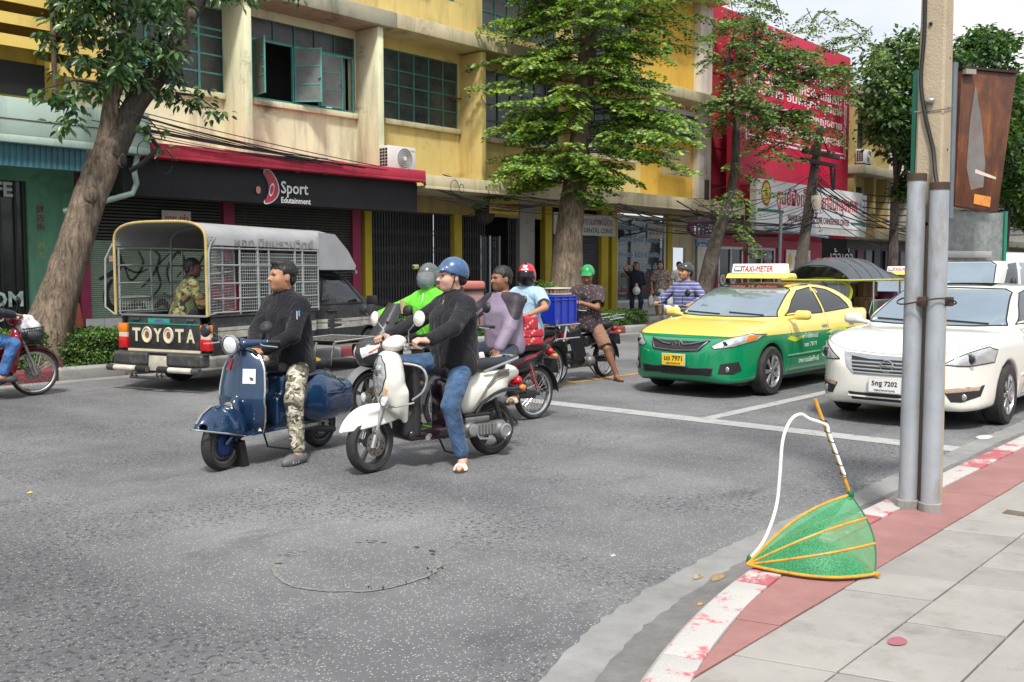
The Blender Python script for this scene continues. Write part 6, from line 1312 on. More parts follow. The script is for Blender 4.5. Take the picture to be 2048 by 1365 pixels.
MB().lathe([(.04,-.05),(.078,.0),(.086,.035),(.084,.05),(.074,.052)],(.44,0,1.0),(1,0,-.05),32).build('headlamp_bezel',m_chrome,T);MB().ball((.480,0,.998),(.022,.074,.074),24,12).build('headlamp_lens',m_lens,T)
for s in(1,-1):MB().cyl((.33,s*.25,1.02),(.30,s*.37,1.02),.017,n=12).build('grip',m_blk,T);MB().tube([(.37,s*.22,1.005),(.40,s*.28,.995),(.37,s*.40,.985)],.007,6).build('brake_lever',m_chrome,T)
mirror(T,(.35,-.20,1.03),(.38,-.28,1.08),(.42,-.33,1.10),(.055,),m_blk);mirror(T,(.35,.20,1.03),(.34,.24,1.10),(.34,.25,1.14),(.055,),m_blk,ax=(1,.2,.6))
MB().bb(-.02,.42,-.17,.17,.262,.285).build('floorboard',m_vblue,T,bevel=.01)
for y in(-.12,-.04,.04,.12):MB().bb(.0,.36,y-.012,y+.012,.285,.296).build('floor_strip',m_blk,T)
rb_=SDF();rb_.u(rb((-.30,0,.52),(.30,.12,.22),.08),.02).u(el((-.58,0,.53),(.27,.13,.20)),.05).u(rb((-.02,0,.40),(.08,.11,.14),.05),.05);rb_.sub(rc((-.60,-.09,.2),(-.60,.09,.2),.245));body('rear_body',rb_,.014,m_vblue,T)
for s in(1,-1):
 cw=SDF();cw.u(el((-.40,s*.165,.475),(.28,.115,.215)),.01).u(rb((-.56,s*.16,.455),(.26,.105,.165),.09),.08);cw.cut(half((0,s*.10,0),(0,-s,0)),.01);cw.cut(half((-.4,0,.285),(.05,0,-1)),.02);co=body('side_cowl',cw,.012,m_vblue,T)
 if s>0:
  MB().tube(onbody(cw,[(-.36,.60),(-.36,.53),(-.60,.52),(-.66,.56),(-.60,.625)],'y',.6),.004,6).build('cowl_seam',m_vblue,co);MB().tube(onbody(cw,[(-.40,.40),(-.40,.46),(-.46,.49),(-.74,.485)],'y',.6),.007,6).build('cowl_ridge',m_vblue,co)
  for k in range(5):MB().tube(onbody(cw,[(-.50,.345+k*.022),(-.72,.35+k*.022)],'y',.6,.0),.003,5).build('cowl_louvre',M('navy louvre',(.004,.012,.04),.3),co)
st_=SDF();st_.u(rb((-.18,0,.775),(.22,.125,.05),.04),.02).u(rb((-.5,0,.765),(.18,.11,.045),.04),.03);body('seat',st_,.014,m_seat,T);MB().ball((-.42,.06,.80),(.11,.09,.035),14,8).build('seat_cloth',M('mustard cloth',(.5,.29,.05),.8,var=.2),T)
MB().bb(.36,.43,-.075,.075,.05,.30).build('mudflap',m_blk,T,rot=(0,R(12),0));MB().tube([(.62,.06,.215),(.52,.075,.30),(.46,.06,.42)],.018,8).build('fork_link',m_vblue,T);MB().tube([(.605+.29*cos(t),.124*sin(t),.30+.065*cos(t))for t in np.linspace(-2.3,2.3,30)],.008,6).build('fender_trim',m_chrome,T);MB().tube([(.865,0,.405),(.80,0,.475),(.70,0,.53)],.008,6).build('fender_crest',m_chrome,T)
MB().tube([(-.1,.10,.28),(-.3,.13,.22),(-.62,.16,.17)],.028,8).build('exhaust',m_blk,T);MB().bb(-.45,-.15,.05,.16,.22,.30).build('engine_case',m_eng,T,bevel=.02);MB().bb(-.35,.0,.17,.21,.25,.275).build('side_step',m_alu,T)
MB().tube([(-.02,.15,.27),(-.12,.17,.06),(-.12,-.17,.06),(-.02,-.15,.27)],.009,6).build('stand',m_blk,T)
rk=MB().tube([(-.50,.27,.965),(-1.13,.25,.975),(-1.13,-.25,.975),(-.50,-.27,.965)],.0085,6,closed=True).build('wire_rack',m_chrome,T)
for i in range(7):y=-.2+i*.066;MB().tube([(-.50,y,.968),(-1.13,y,.978)],.0055,5).build('rack_wire',m_chrome,rk)
for x in(-.7,-.92):MB().tube([(x,-.26,.96),(x,.26,.96)],.006,5).build('rack_wire',m_chrome,rk)
MB().tube([(-.52,.27,.965),(-.52,.27,.93),(-1.1,.25,.935),(-1.1,.25,.97)],.006,5).build('rack_wire',m_chrome,rk)
for s in(1,-1):MB().tube([(-.72,s*.10,.97),(-.66,s*.1,.74)],.008,6).build('rack_stay',m_chrome,rk)
# ---------------- cream white scooter
m_vw=M('cream white plastic',(.72,.70,.63),.2,coat=.4,var=.05,wp=False);m_pur=M('dark plum plastic',(.02,.010,.014),.15,coat=.5)
WL=(5.65,5.82,0);WR=PI-R(9)
T=thing('white_scooter','cream white scooter with fog lamps under the rider in the blue helmet','scooter',WL,WR)
wheel(T,.62,.235,.095,'alloy',M('dark alloy wheel',(.10,.10,.10),.4,metal=.5),.22);wheel(T,-.60,.235,.10,'alloy',M('dark alloy wheel',(.10,.10,.10),.4,metal=.5),0,False)
fd=SDF();fd.u(el((.615,0,.27),(.295,.095,.275)),.01);fd.cut(half((.62,0,.375),(-.12,0,-1)),.006);fd.sub(el((.615,0,.25),(.27,.07,.262)));fd.u(el((.60,.0,.50),(.15,.075,.035),(0,.15,0)),.03);o=body('front_fender',fd,.010,m_vw,T)
for s in(1,-1):MB().cyl((.64,s*.075,.235),(.545,s*.07,.52),.02,n=12).build('fork_leg',m_alu,T);MB().cyl((.645,s*.075,.21),(.615,s*.075,.31),.027,n=12).build('fork_slider',m_chrome,T)
MB().box((.60,.085,.31),(.05,.04,.09),(0,.4,0)).build('brake_caliper',m_eng,T,bevel=.008)
fc=SDF();fc.u(el((.435,0,.72),(.115,.155,.22)),.02).u(el((.44,0,.86),(.095,.115,.10)),.05).u(el((.42,0,.55),(.085,.145,.16)),.05).u(rc((.37,.11,.62),(.30,.06,.28),.05,.03),.06).u(rc((.37,-.11,.62),(.30,-.06,.28),.05,.03),.06);fc.cut(half((.345,0,.6),(-1,0,.08)),.02);fc.sub(rc((.62,-.2,.235),(.62,.2,.235),.285),.01);fco=body('front_cowl',fc,.010,m_vw,T)
patch('headlamp',fc,[(.02,.92),(.075,.86),(.092,.76),(.06,.66),(.0,.60),(-.06,.66),(-.092,.76),(-.075,.86),(-.02,.92)],'x',1.,M('faceted lamp lens',(.55,.56,.56),.1,metal=.6,var=.5,scale=22),fco,.004);MB().tube(onbody(fc,[(.02,.92),(.075,.86),(.092,.76),(.06,.66),(.0,.60),(-.06,.66),(-.092,.76),(-.075,.86),(-.02,.92),(.02,.92)],'x',1.,.003,4),.005,5).build('headlamp_seal',m_trim,fco);patch('turn_signal',fc,[(.085,.68),(.10,.66),(.07,.60),(.035,.60)],'x',1.,M('pale amber lens',(.7,.4,.2),.15),fco,.005);patch('turn_signal',fc,[(-.085,.68),(-.10,.66),(-.07,.60),(-.035,.60)],'x',1.,M('pale amber lens',(.7,.4,.2),.15),fco,.005)
MB().ball((.545,0,.81),(.02,.05,.05),14,8).build('headlamp_bulb',m_chrome,fco)
for y in(.125,-.17):
 q=MB().lathe([(.02,-.05),(.045,.0),(.05,.012),(.044,.02)],(.56,y,.575),(1,y,0),20).build('fog_lamp',m_chrome,T);MB().ball((.573,y+.0,.575),(.012,.042,.042),16,8).build('fog_lens',m_lens,q)
MB().tube([(.33,.19,.55),(.47,.17,.53),(.545,.08,.52),(.545,-.1,.52),(.47,-.19,.53),(.33,-.19,.55)],.008,6).build('fog_lamp_bar',m_chrome,T)
ls=SDF();ls.u(rb((.27,0,.56),(.035,.165,.30),.03),.02).u(rb((.30,0,.36),(.06,.12,.12),.05),.04);body('inner_shield',ls,.013,m_blk,T)
for s in(1,-1):MB().tube(spline([(.37,s*.11,.86),(.28,s*.22,.83),(.25,s*.25,.74),(.27,s*.235,.64),(.33,s*.17,.57)],5),.011,8).build('crash_bar',m_chrome,T)
hb=SDF();hb.u(el((.40,0,1.00),(.085,.10,.055)),.02).u(el((.36,0,1.03),(.075,.08,.05)),.03);body('handlebar_cover',hb,.011,m_vw,T);bars(T,.36,1.0,.34,m_chrome,.12,.0,.07)
for s in(1,-1):MB().box((.36,s*.17,1.0),(.07,.07,.05)).build('switch_box',m_chrome,T,bevel=.012)
mirror(T,(.36,.17,1.03),(.37,.18,1.12),(.33,.27,1.22),(.062,),m_vw,m_chrome,(1,.15,.1));mirror(T,(.36,-.17,1.03),(.37,-.19,1.12),(.40,-.27,1.20),(.062,),m_vw,m_chrome,(1,-.15,.1))
fl=SDF();fl.u(rb((.10,0,.275),(.24,.15,.045),.03),.02).u(rb((-.1,0,.26),(.2,.10,.05),.03),.03);body('floorboard',fl,.013,m_pur,T);us=SDF();us.u(rb((-.13,0,.48),(.10,.125,.20),.06),.02).u(el((-.05,0,.60),(.06,.10,.10)),.04);body('underseat_panel',us,.013,m_pur,T)
tl=SDF();tl.u(el((-.42,0,.58),(.34,.16,.17)),.02).u(el((-.66,0,.70),(.24,.10,.09)),.06).u(el((-.28,0,.50),(.16,.15,.14)),.05);tl.sub(rc((-.60,-.3,.235),(-.60,.3,.235),.275),.015);tl.sub(rb((-.4,0,.86),(.5,.3,.10),.02,(0,.12,0)),.02);tlo=body('tail_body',tl,.011,m_vw,T)
for k in range(3):MB().tube(onbody(tl,[(-.30-.03*k,.44+.02*k),(-.40-.02*k,.58+.02*k),(-.56,.66+.018*k),(-.72,.69+.012*k)],'y',.5,.001),[.004+.003*k]*25,5).build('decal_stripe',M('brown grey decal',(.16,.14,.12),.4),tlo)
patch('decal',tl,[(-.56,.715),(-.62,.74),(-.74,.745),(-.72,.725),(-.62,.70)],'y',.5,M('brown grey decal',(.16,.14,.12),.4),tlo,.002)
s2=SDF();s2.u(rb((-.20,0,.765),(.16,.125,.055),.045),.02).u(rb((-.50,0,.79),(.20,.11,.05),.045),.06);body('seat',s2,.013,m_seat,T);MB().tube(spline([(-.42,.13,.74),(-.62,.15,.80),(-.80,.12,.84),(-.84,0,.845),(-.80,-.12,.84),(-.62,-.15,.80),(-.42,-.13,.74)],4),.012,8).build('grab_rail',m_chrome,T)
MB().tube(spline([(-.34,.13,.40),(-.40,.14,.48),(-.52,.145,.55),(-.70,.12,.575),(-.86,.09,.55)],4),.018,8).build('fender_rim',m_gblk,T);MB().ball((-.86,0,.63),(.05,.10,.05),14,8).build('tail_lamp',m_redl,T);signal(T,(-.84,.14,.58));signal(T,(-.84,-.14,.58))
en=SDF();en.u(rb((-.42,.11,.255),(.22,.04,.06),.025),.01).u(rc((-.60,.10,.235),(-.60,.125,.235),.075),.02).u(rc((-.26,.10,.27),(-.26,.125,.27),.06),.02).u(rb((-.34,.11,.345),(.13,.045,.028),.015),.01);eo=body('engine_case',en,.012,m_eng,T);MB().lathe([(.062,.19),(.062,.205),(.045,.212),(.04,.206),(0,.206)],(-.60,0,.235),(0,1,0),24).build('clutch_cover',m_alu,eo);MB().lathe([(.05,.18),(.05,.198),(.036,.204),(0,.2)],(-.26,0,.27),(0,1,0),24).build('clutch_cover',m_alu,eo)
for k in range(6):MB().bb(-.51+k*.034,-.498+k*.034,.148,.158,.215,.295).build('case_rib',m_alu,eo);MB().cyl((-.66+k*.09,.15,.19 if k%2 else .30),(-.66+k*.09,.16,.19 if k%2 else .30),.008,n=8).build('bolt',m_chrome,eo)
MB().tube([(-.30,.17,.25),(-.33,.19,.19),(-.46,.20,.18)],.009,6).build('kick_lever',m_alu,eo);MB().bb(-.48,-.20,.07,.15,.372,.40).build('air_box',m_blk,eo,bevel=.012)
MB().cyl((-.63,.10,.30),(-.52,.12,.56),.022,n=12).build('shock_absorber',m_blk,T);MB().tube([(-.2,-.15,.2),(-.5,-.17,.22),(-.82,-.17,.30)],.045,12).build('exhaust',m_blk,T);MB().cyl((.16,.16,.265),(.22,.22,.262),.02,n=10).build('foot_peg',m_alu,T)
MB().tube([(-.10,.12,.24),(-.22,.16,.05),(-.22,-.16,.05),(-.10,-.12,.24)],.009,6).build('stand',m_blk,T)
# ========== step-through motorcycles, delivery scooter, riders
m_spring=M('red shock spring',(.35,.02,.03),.4,var=.2)
def underbone(name,label,loc,rz,col,shield,r=.285,basket=False,rack=False,steer=0.,seatm=m_seat,lens=m_lens,stripe=None,style='wire',plate=None):
 T=thing(name,label,'motorcycle',loc,rz)
 wheel(T,.62,r,.07,style,m_chrome if style=='wire' else m_alu,steer);wheel(T,-.62,r,.078,style,m_chrome if style=='wire' else m_alu,0,False)
 for s in(1,-1):
  MB().cyl((.62,s*.065,r),(.44,s*.06,.80),.019,n=10).build('fork_leg',m_alu,T);MB().cyl((.625,s*.066,r-.02),(.565,s*.064,r+.18),.026,n=10).build('fork_slider',m_chrome,T)
  MB().cyl((-.60,s*.085,r+.02),(-.46,s*.09,.66),.013,n=8).build('shock_absorber',m_chrome,T);MB().tube([(-.585+.115*t+.0,s*.087+.024*cos(t*50),r+.06+t*.28)+()if False else(-.585+.115*t+.024*sin(t*50),s*.087+.024*cos(t*50),r+.06+t*.28)for t in np.linspace(0,1,60)],.006,5).build('shock_spring',m_spring,T);MB().tube([(-.10,s*.08,.30),(-.62,s*.085,r)],.018,8).build('swing_arm',m_blk,T)
 f=MB().grid(lambda u,v:(.62+(r+.035)*cos(.15+2.1*u),(v-.5)*.11,r+(r+.035)*sin(.15+2.1*u)-.03*abs(v-.5)*2),18,6,.006).build('front_fender',col,T);MB().grid(lambda u,v:(-.62+(r+.045)*cos(.6+2.5*u),(v-.5)*.12,r+(r+.045)*sin(.6+2.5*u)-.03*abs(v-.5)*2),18,6,.006).build('rear_fender',m_blk,T)
 sh=SDF();sh.u(el((.40,0,.70),(.07,.10,.18)),.02)
 for s in(1,-1):sh.u(rb((.30,s*.14,.55),(.11,.02,.22),.02,(0,.28,-s*.35)),.05).u(rb((.20,s*.13,.36),(.08,.018,.12),.018,(0,.5,0)),.04)
 so=body('leg_shield',sh,.012,shield,T)
 bd=SDF();bd.u(rc((.38,0,.66),(.05,0,.50),.055,.06),.03).u(rb((-.30,0,.60),(.28,.095,.09),.05,(0,.12,0)),.05).u(rc((-.50,0,.66),(-.82,0,.76),.085,.045),.06);bo=body('side_body',bd,.013,col,T)
 if stripe is not None:MB().tube(onbody(bd,[(-.05,.56),(-.3,.63),(-.55,.70),(-.76,.76)],'y',.4,.001),.010,5).build('body_stripe',stripe,bo);MB().tube(onbody(sh,[(.36,.74),(.30,.58),(.36,.50)],'y',.5,.001),.006,5).build('shield_stripe',stripe,so)
 se=SDF();se.u(rb((-.16,0,.755),(.20,.125,.05),.045),.02).u(rb((-.50,0,.79),(.24,.11,.05),.045),.06);body('seat',se,.014,seatm,T)
 en=SDF();en.u(rb((.02,0,.30),(.16,.10,.10),.05),.02).u(rc((.12,0,.33),(.28,0,.38),.07,.06),.03).u(rc((-.02,.08,.29),(-.02,.14,.29),.085),.02);eo=body('engine',en,.013,m_eng,T)
 for k in range(5):MB().cyl((.17+k*.024,0,.345+k*.006),(.178+k*.024,0,.347+k*.006),.082,n=14).build('cooling_fin',m_eng,eo)
 MB().tube(spline([(.28,-.05,.34),(.22,-.12,.20),(-.1,-.14,.18),(-.35,-.14,.22)],4),.017,8).build('exhaust_pipe',m_chrome,T);MB().cyl((-.33,-.145,.22),(-.80,-.15,.30),.042,.046,14).build('exhaust',m_chrome,T)
 hc=SDF();hc.u(el((.40,0,.98),(.09,.10,.075)),.02).u(rc((.37,.06,1.0),(.33,.19,1.03),.04,.022),.04).u(rc((.37,-.06,1.0),(.33,-.19,1.03),.04,.022),.04);ho=body('headlamp_cowl',hc,.012,m_blk if lens is not m_lens else col,T);patch('headlamp',hc,[(.03,1.03),(.075,1.0),(.07,.95),(.035,.92),(-.035,.92),(-.07,.95),(-.075,1.0),(-.03,1.03)],'x',1.,lens,ho,.005)
 for s in(1,-1):patch('turn_signal',hc,[(s*.09,1.03),(s*.13,1.03),(s*.14,.99),(s*.09,.98)],'x',1.,m_lens,ho,.005)
 bars(T,.36,1.04,.34,m_blk,.12,.02,.07);mirror(T,(.34,.19,1.06),(.36,.20,1.16),(.32,.27,1.23),(.055,),m_blk);mirror(T,(.34,-.19,1.06),(.36,-.20,1.16),(.34,-.28,1.22),(.055,),m_blk)
 MB().ball((-.84,0,.72),(.04,.085,.045),14,8).build('tail_lamp',m_redl,T);signal(T,(-.80,.15,.68));signal(T,(-.80,-.15,.68));MB().box((-.90,0,.56),(.008,.20,.16),(0,.2,0)).build('number_plate',plate or M('plate back',(.05,.05,.05),.5),T)
 for s in(1,-1):MB().cyl((.0,s*.10,.24),(.0,s*.26,.24),.014,n=8).build('foot_peg',m_blk,T);MB().cyl((-.30,s*.10,.32),(-.30,s*.22,.33),.012,n=8).build('foot_peg',m_blk,T)
 MB().box((-.30,.10,.30),(.50,.02,.09),(0,-.06,0)).build('chain_case',m_blk,T,bevel=.01);MB().tube([(-.06,.10,.22),(-.16,.22,.03)],.011,6).build('side_stand',m_blk,T)
 if rack:MB().tube([(-.55,.14,.86),(-.95,.13,.88),(-.95,-.13,.88),(-.55,-.14,.86)],.010,6,closed=True).build('rear_rack',m_chrome,T);MB().tube([(-.60,.15,.92),(-.95,.15,.93)],.009,6).build('rack_rail',m_chrome,T);MB().tube([(-.60,-.15,.92),(-.95,-.15,.93)],.009,6).build('rack_rail',m_chrome,T)
 if basket:
  b=MB().tube([(.46,.15,.86),(.70,.14,.88),(.70,-.14,.88),(.46,-.15,.86)],.008,6,closed=True).build('front_basket',m_blk,T);bw=MB()
  for t in np.linspace(0,1,9):
   bw.tube([(.46+.24*t,.15,.86),(.48+.19*t,.12,.66)],.004,4).tube([(.46+.24*t,-.15,.86),(.48+.19*t,-.12,.66)],.004,4).tube([(.70,.15-.3*t,.88),(.67,.12-.24*t,.66)],.004,4).tube([(.48,.12-.24*t,.66),(.67,.12-.24*t,.66)],.004,4)
  for z in(.72,.79):bw.tube([(.47,.14,z),(.69,.13,z),(.69,-.13,z),(.47,-.14,z)],.004,4,closed=True)
  stuff(bw.build('basket_wires',m_blk,b))
 return T
B3=(7.42,6.80,0);B3R=PI-R(4)
underbone('step_through_motorcycle','white and red step-through motorcycle with black wire front basket under the lavender jacket rider',B3,B3R,M('black body paint',(.02,.02,.022),.2,coat=.5),M('white fairing plastic',(.72,.70,.68),.25,coat=.3,var=.05),basket=True,lens=M('yellowed lamp lens',(.72,.66,.50),.15,spec=.8),stripe=M('red decal',(.45,.02,.05),.4))
for i,(z,x,w,m)in enumerate(((.84,-.46,.34,0),(.925,-.47,.33,1),(1.03,-.44,.22,0))):
 pm=spots('red printed wrap',(.50,.03,.05),[(.62,.42,.30),(.30,.02,.03)],16.,.25);o=MB().box((0,0,0),(w,.30,.085 if i<2 else .14)).build('parcel',pm,None,bevel=.02,seg=3);c=V3(x,0,z+.01);ca,sa=cos(B3R),sin(B3R);o.location=(B3[0]+ca*x,B3[1]+sa*x,z+.01);o.rotation_euler=(0,0,B3R);tag(o,['red printed parcel tied low on the seat of the white step-through','red printed parcel in the middle of the bundle behind the lavender jacket','upright red parcel topmost of the bundle behind the lavender jacket'][i],'parcel','red parcels')
 MB().bb(-w/2-.004,w/2+.004,-.012,.012,-.047 if i<2 else-.073,.047 if i<2 else .073).build('cord',m_blk,o)
B4=(9.47,8.16,0);B4R=PI+R(4)
underbone('crate_motorcycle','old motorcycle with a rear rack carrying the blue crate, ridden in a red helmet',B4,B4R,M('maroon body paint',(.10,.015,.02),.3,coat=.4),M('black fairing',(.02,.02,.022),.3),r=.295,rack=False)
def loc2(o,rz,p):return(o[0]+cos(rz)*p[0]-sin(rz)*p[1],o[1]+sin(rz)*p[0]+cos(rz)*p[1],o[2]+p[2])
T=thing('crate_rack','welded steel side rack holding the blue crate on the motorcycle','rack',B4,B4R)
for y in(-.24,.24):MB().tube([(-.42,y,.88),(-.98,y,.88),(-.98,y,.70),(-.42,y,.70)],.011,6,closed=True).build('rail',m_chrome,T)
for x in(-.44,-.7,-.96):MB().tube([(x,-.24,.88),(x,.24,.88)],.010,6).build('crossbar',m_chrome,T)
for x in(-.44,-.96):MB().tube([(x,.24,.88),(x,.25,.96)],.008,6).build('stop_bar',m_chrome,T)
m_crate=M('blue crate plastic',(.008,.030,.36),.35,var=.12,dirt=(.05,.07,.25),dirt_amt=.4,dscale=8)
T=thing('blue_crate','blue plastic crate strapped on the rear rack behind the red helmet rider','crate',loc2(B4,B4R,(-.70,0,.895)),B4R);T.scale=(.9,.8,.86)
for s in(1,-1):
 MB().bb(-.27,.27,s*.235-.008,s*.235+.008,.0,.42).build('side',m_crate,T);MB().bb(s*.27-.008,s*.27+.008,-.227,.227,.0,.42).build('end',m_crate,T)
 for x in(-.27,-.09,.09,.27):MB().bb(x-.012,x+.012,s*.243,s*.262,.0,.42).build('rib',m_crate,T)
 for y in(-.2,0,.2):MB().bb(s*.278,s*.295,y-.012,y+.012,0,.42).build('rib',m_crate,T)
MB().bb(-.26,.26,-.225,.225,0,.012).build('floor',m_crate,T)
for z in(.36,.41):MB().tube([(-.285,-.25,z),(.285,-.25,z),(.285,.25,z),(-.285,.25,z)],.014,4,closed=True).build('rim',m_crate,T)
er=np.random.default_rng(4);eggm=M('brown egg',(.5,.27,.15),.5,var=.15)
T=thing('egg_tray','grey pulp tray of brown eggs on top of the blue crate','egg tray',loc2(B4,B4R,(-.70,.02,1.275)),B4R)
MB().bb(-.17,.19,-.16,.16,0,.02).build('tray',M('grey pulp',(.4,.39,.36),.9),T)
for i in range(6):
 for j in range(5):MB().ball((-.14+i*.058,-.12+j*.06,.042),(.022,.022,.028),8,6).build('egg',eggm,T)
MB().bb(-.17,.19,-.16,.16,.072,.088).build('lid_tray',M('pale pulp',(.62,.6,.55),.9),T,bevel=.006)
T=thing('herb_bunch','small bunch of bright green herbs sticking up from the blue crate','herbs',loc2(B4,B4R,(-.62,-.08,1.27)));rr=np.random.default_rng(2);Pp=rr.normal(0,1,(60,3))*np.array((.10,.08,.03))+np.array((0,0,.13));V,F=leaves(Pp,rr.normal(0,1,(60,3)),np.tile((0,0,1.),(60,1))+rr.normal(0,.5,(60,3)),.06,'d');stuff(piece('leaves',fast_mesh('leaves',V,F,[lm5]),T));MB().cyl((0,0,0),(.0,0,.13),.02,.03,6).build('stems',lm5,T)
B5=(11.32,8.62,0);B5R=PI+R(3)
underbone('black_motorcycle','black step-through motorcycle with chrome rear rack ridden by the man in shorts',B5,B5R,M('black body paint',(.02,.02,.022),.2,coat=.5),M('black fairing',(.02,.02,.022),.3),r=.28,rack=True)
B7=(14.0,8.55,0)
underbone('grey_motorcycle','grey motorcycle mostly hidden behind the yellow and green taxi',B7,PI,M('grey body paint',(.12,.12,.13),.25,coat=.4),M('grey fairing',(.14,.14,.15),.3))
B8=(4.74,12.83,0)
underbone('red_motorcycle','red step-through motorcycle with loaded front basket cut by the picture edge',B8,0,M('dark red body paint',(.22,.01,.025),.2,coat=.6),M('dark red body paint',(.22,.01,.025),.2,coat=.6),r=.30,basket=True,steer=-.05)
T=thing('shopping_bag','white plastic bag bulging out of the basket on the red motorcycle','bag',loc2(B8,0,(.57,0,.70)))
bs=SDF();bs.u(el((0,0,.16),(.15,.14,.12)),.02).u(el((.03,.06,.26),(.07,.05,.07)),.04).u(el((-.06,-.05,.28),(.05,.05,.06)),.04);body('bag',bs,.012,M('white plastic film',(.72,.72,.74),.3,var=.08),T,disp=wrinkle(91,.008));MB().ball((.02,-.02,.08),(.16,.15,.10),14,10).build('dark_bag',M('dark grey film',(.05,.05,.06),.35),T)
# ---------------- big dark delivery scooter
DS=(7.46,8.0,0);DSR=PI+R(2);m_dk=M('graphite fairing',(.03,.03,.034),.22,coat=.5,var=.15)
T=thing('maxi_scooter','dark maxi scooter with tinted windscreen and orange pinstripe of the green jacket rider','scooter',DS,DSR)
wheel(T,.70,.27,.11,'alloy',M('dark alloy wheel',(.10,.10,.10),.4,metal=.5));wheel(T,-.68,.27,.12,'alloy',M('dark alloy wheel',(.10,.10,.10),.4,metal=.5))
ff=SDF();ff.u(el((.54,0,.72),(.30,.19,.20)),.02).u(el((.38,0,.85),(.20,.21,.16)),.06).u(el((.36,0,.52),(.14,.20,.22)),.06);ff.sub(rc((.70,-.3,.27),(.70,.3,.27),.32),.02);fo=body('front_fairing',ff,.013,m_dk,T)
for s in(1,-1):patch('headlamp',ff,[(s*.03,.78),(s*.15,.82),(s*.16,.74),(s*.06,.68)],'x',1.4,m_lens,fo,.004);MB().tube(onbody(ff,[(.78,.74),(.60,.83),(.35,.93)],'y',s*.6,.002),.010,5).build('pinstripe',M('orange decal',(.7,.17,.05),.4),fo);MB().tube(onbody(ff,[(.72,.66),(.55,.72),(.36,.76)],'y',s*.6,.002),.035,6,flat=(1,.15)).build('silver_panel',M('silver panel',(.5,.5,.5),.3,metal=.5),fo)
MB().grid(lambda u,v:(.70-.34*v-.12*(2*u-1)**2,(2*u-1)*(.15-.03*v),.84+.40*v),12,10,.006).build('windscreen',M('smoked screen',(.03,.03,.035),.08,var=.1,alpha=.88),T);MB().grid(lambda u,v:(.705-.03*v-.12*(2*u-1)**2,(2*u-1)*.13,.865+.035*v),10,2,.004).build('rainbow_sticker',G('rainbow decal',lambda nt,b:L(nt,ramp(nt,N(nt,'SeparateXYZ').outputs[1],[(0,(.7,.1,.02)),(1,(.1,.5,.2))]),b.inputs['Base Color'])),T)
MB().grid(lambda u,v:(.70+.33*cos(.3+2.0*u),(v-.5)*.15,.27+.33*sin(.3+2.0*u)-.04*abs(v-.5)*2),16,6,.008).build('front_fender',M('grey fender',(.16,.16,.17),.35),T)
for s in(1,-1):MB().cyl((.70,s*.08,.27),(.52,s*.08,.75),.024,n=10).build('fork_leg',m_blk,T);MB().bb(-.15,.28,s*.16-.05,s*.16+.05,.26,.31).build('floorboard',m_blk,T,bevel=.01)
bd=SDF();bd.u(rb((.05,0,.42),(.30,.10,.16),.07),.02).u(el((-.42,0,.56),(.42,.18,.17)),.06).u(el((-.78,0,.72),(.20,.10,.08)),.06);bd.sub(rc((-.68,-.3,.27),(-.68,.3,.27),.31),.02);bo=body('tail_body',bd,.014,m_dk,T);MB().tube(onbody(bd,[(-.1,.52),(-.4,.60),(-.75,.68)],'y',.5,.002),.012,5).build('pinstripe',M('orange decal',(.7,.17,.05),.4),bo)
se=SDF();se.u(rb((-.25,0,.755),(.24,.15,.06),.05),.02).u(rb((-.62,0,.83),(.24,.13,.06),.05),.05);body('seat',se,.014,m_seat,T);bars(T,.36,1.05,.36,m_chrome,.12,.03,.08);MB().box((.42,0,1.02),(.16,.2,.07)).build('dash',m_blk,T,bevel=.02)
mirror(T,(.40,.22,1.04),(.44,.30,1.13),(.44,.34,1.17),(.06,),m_blk);mirror(T,(.40,-.22,1.04),(.44,-.30,1.13),(.44,-.34,1.17),(.06,),m_blk);MB().box((-.45,.12,.28),(.45,.08,.16)).build('engine_case',m_eng,T,bevel=.03);MB().cyl((-.35,-.17,.28),(-.85,-.18,.36),.05,.055,12).build('exhaust',m_blk,T);MB().ball((-.95,0,.74),(.05,.12,.05),12,8).build('tail_lamp',m_redl,T)
T=thing('phone','gold phone clamped upright on the handlebar of the maxi scooter','phone',loc2(DS,DSR,(.30,.12,1.10)),DSR);MB().box((0,0,.10),(.012,.085,.15),(0,-.25,0)).build('case',M('gold phone case',(.40,.32,.14),.4,metal=.3),T,bevel=.006);MB().cyl((.03,0,-.03),(.01,0,.05),.015,n=8).build('mount',m_blk,T)
T=thing('delivery_box','faded pink insulated delivery box behind the green jacket rider','box',loc2(DS,DSR,(-.72,0,.90)),DSR);m_pk=M('faded pink vinyl',(.50,.16,.13),.5,var=.12);MB().bb(-.22,.22,-.22,.22,0,.46).build('box_body',M('grey pink vinyl',(.36,.22,.20),.6,var=.15),T,bevel=.02);MB().bb(-.235,.235,-.235,.235,.465,.57).build('lid',m_pk,T,bevel=.035,seg=3);MB().bb(-.24,.24,-.24,.24,.455,.464).build('zip',m_blk,T)
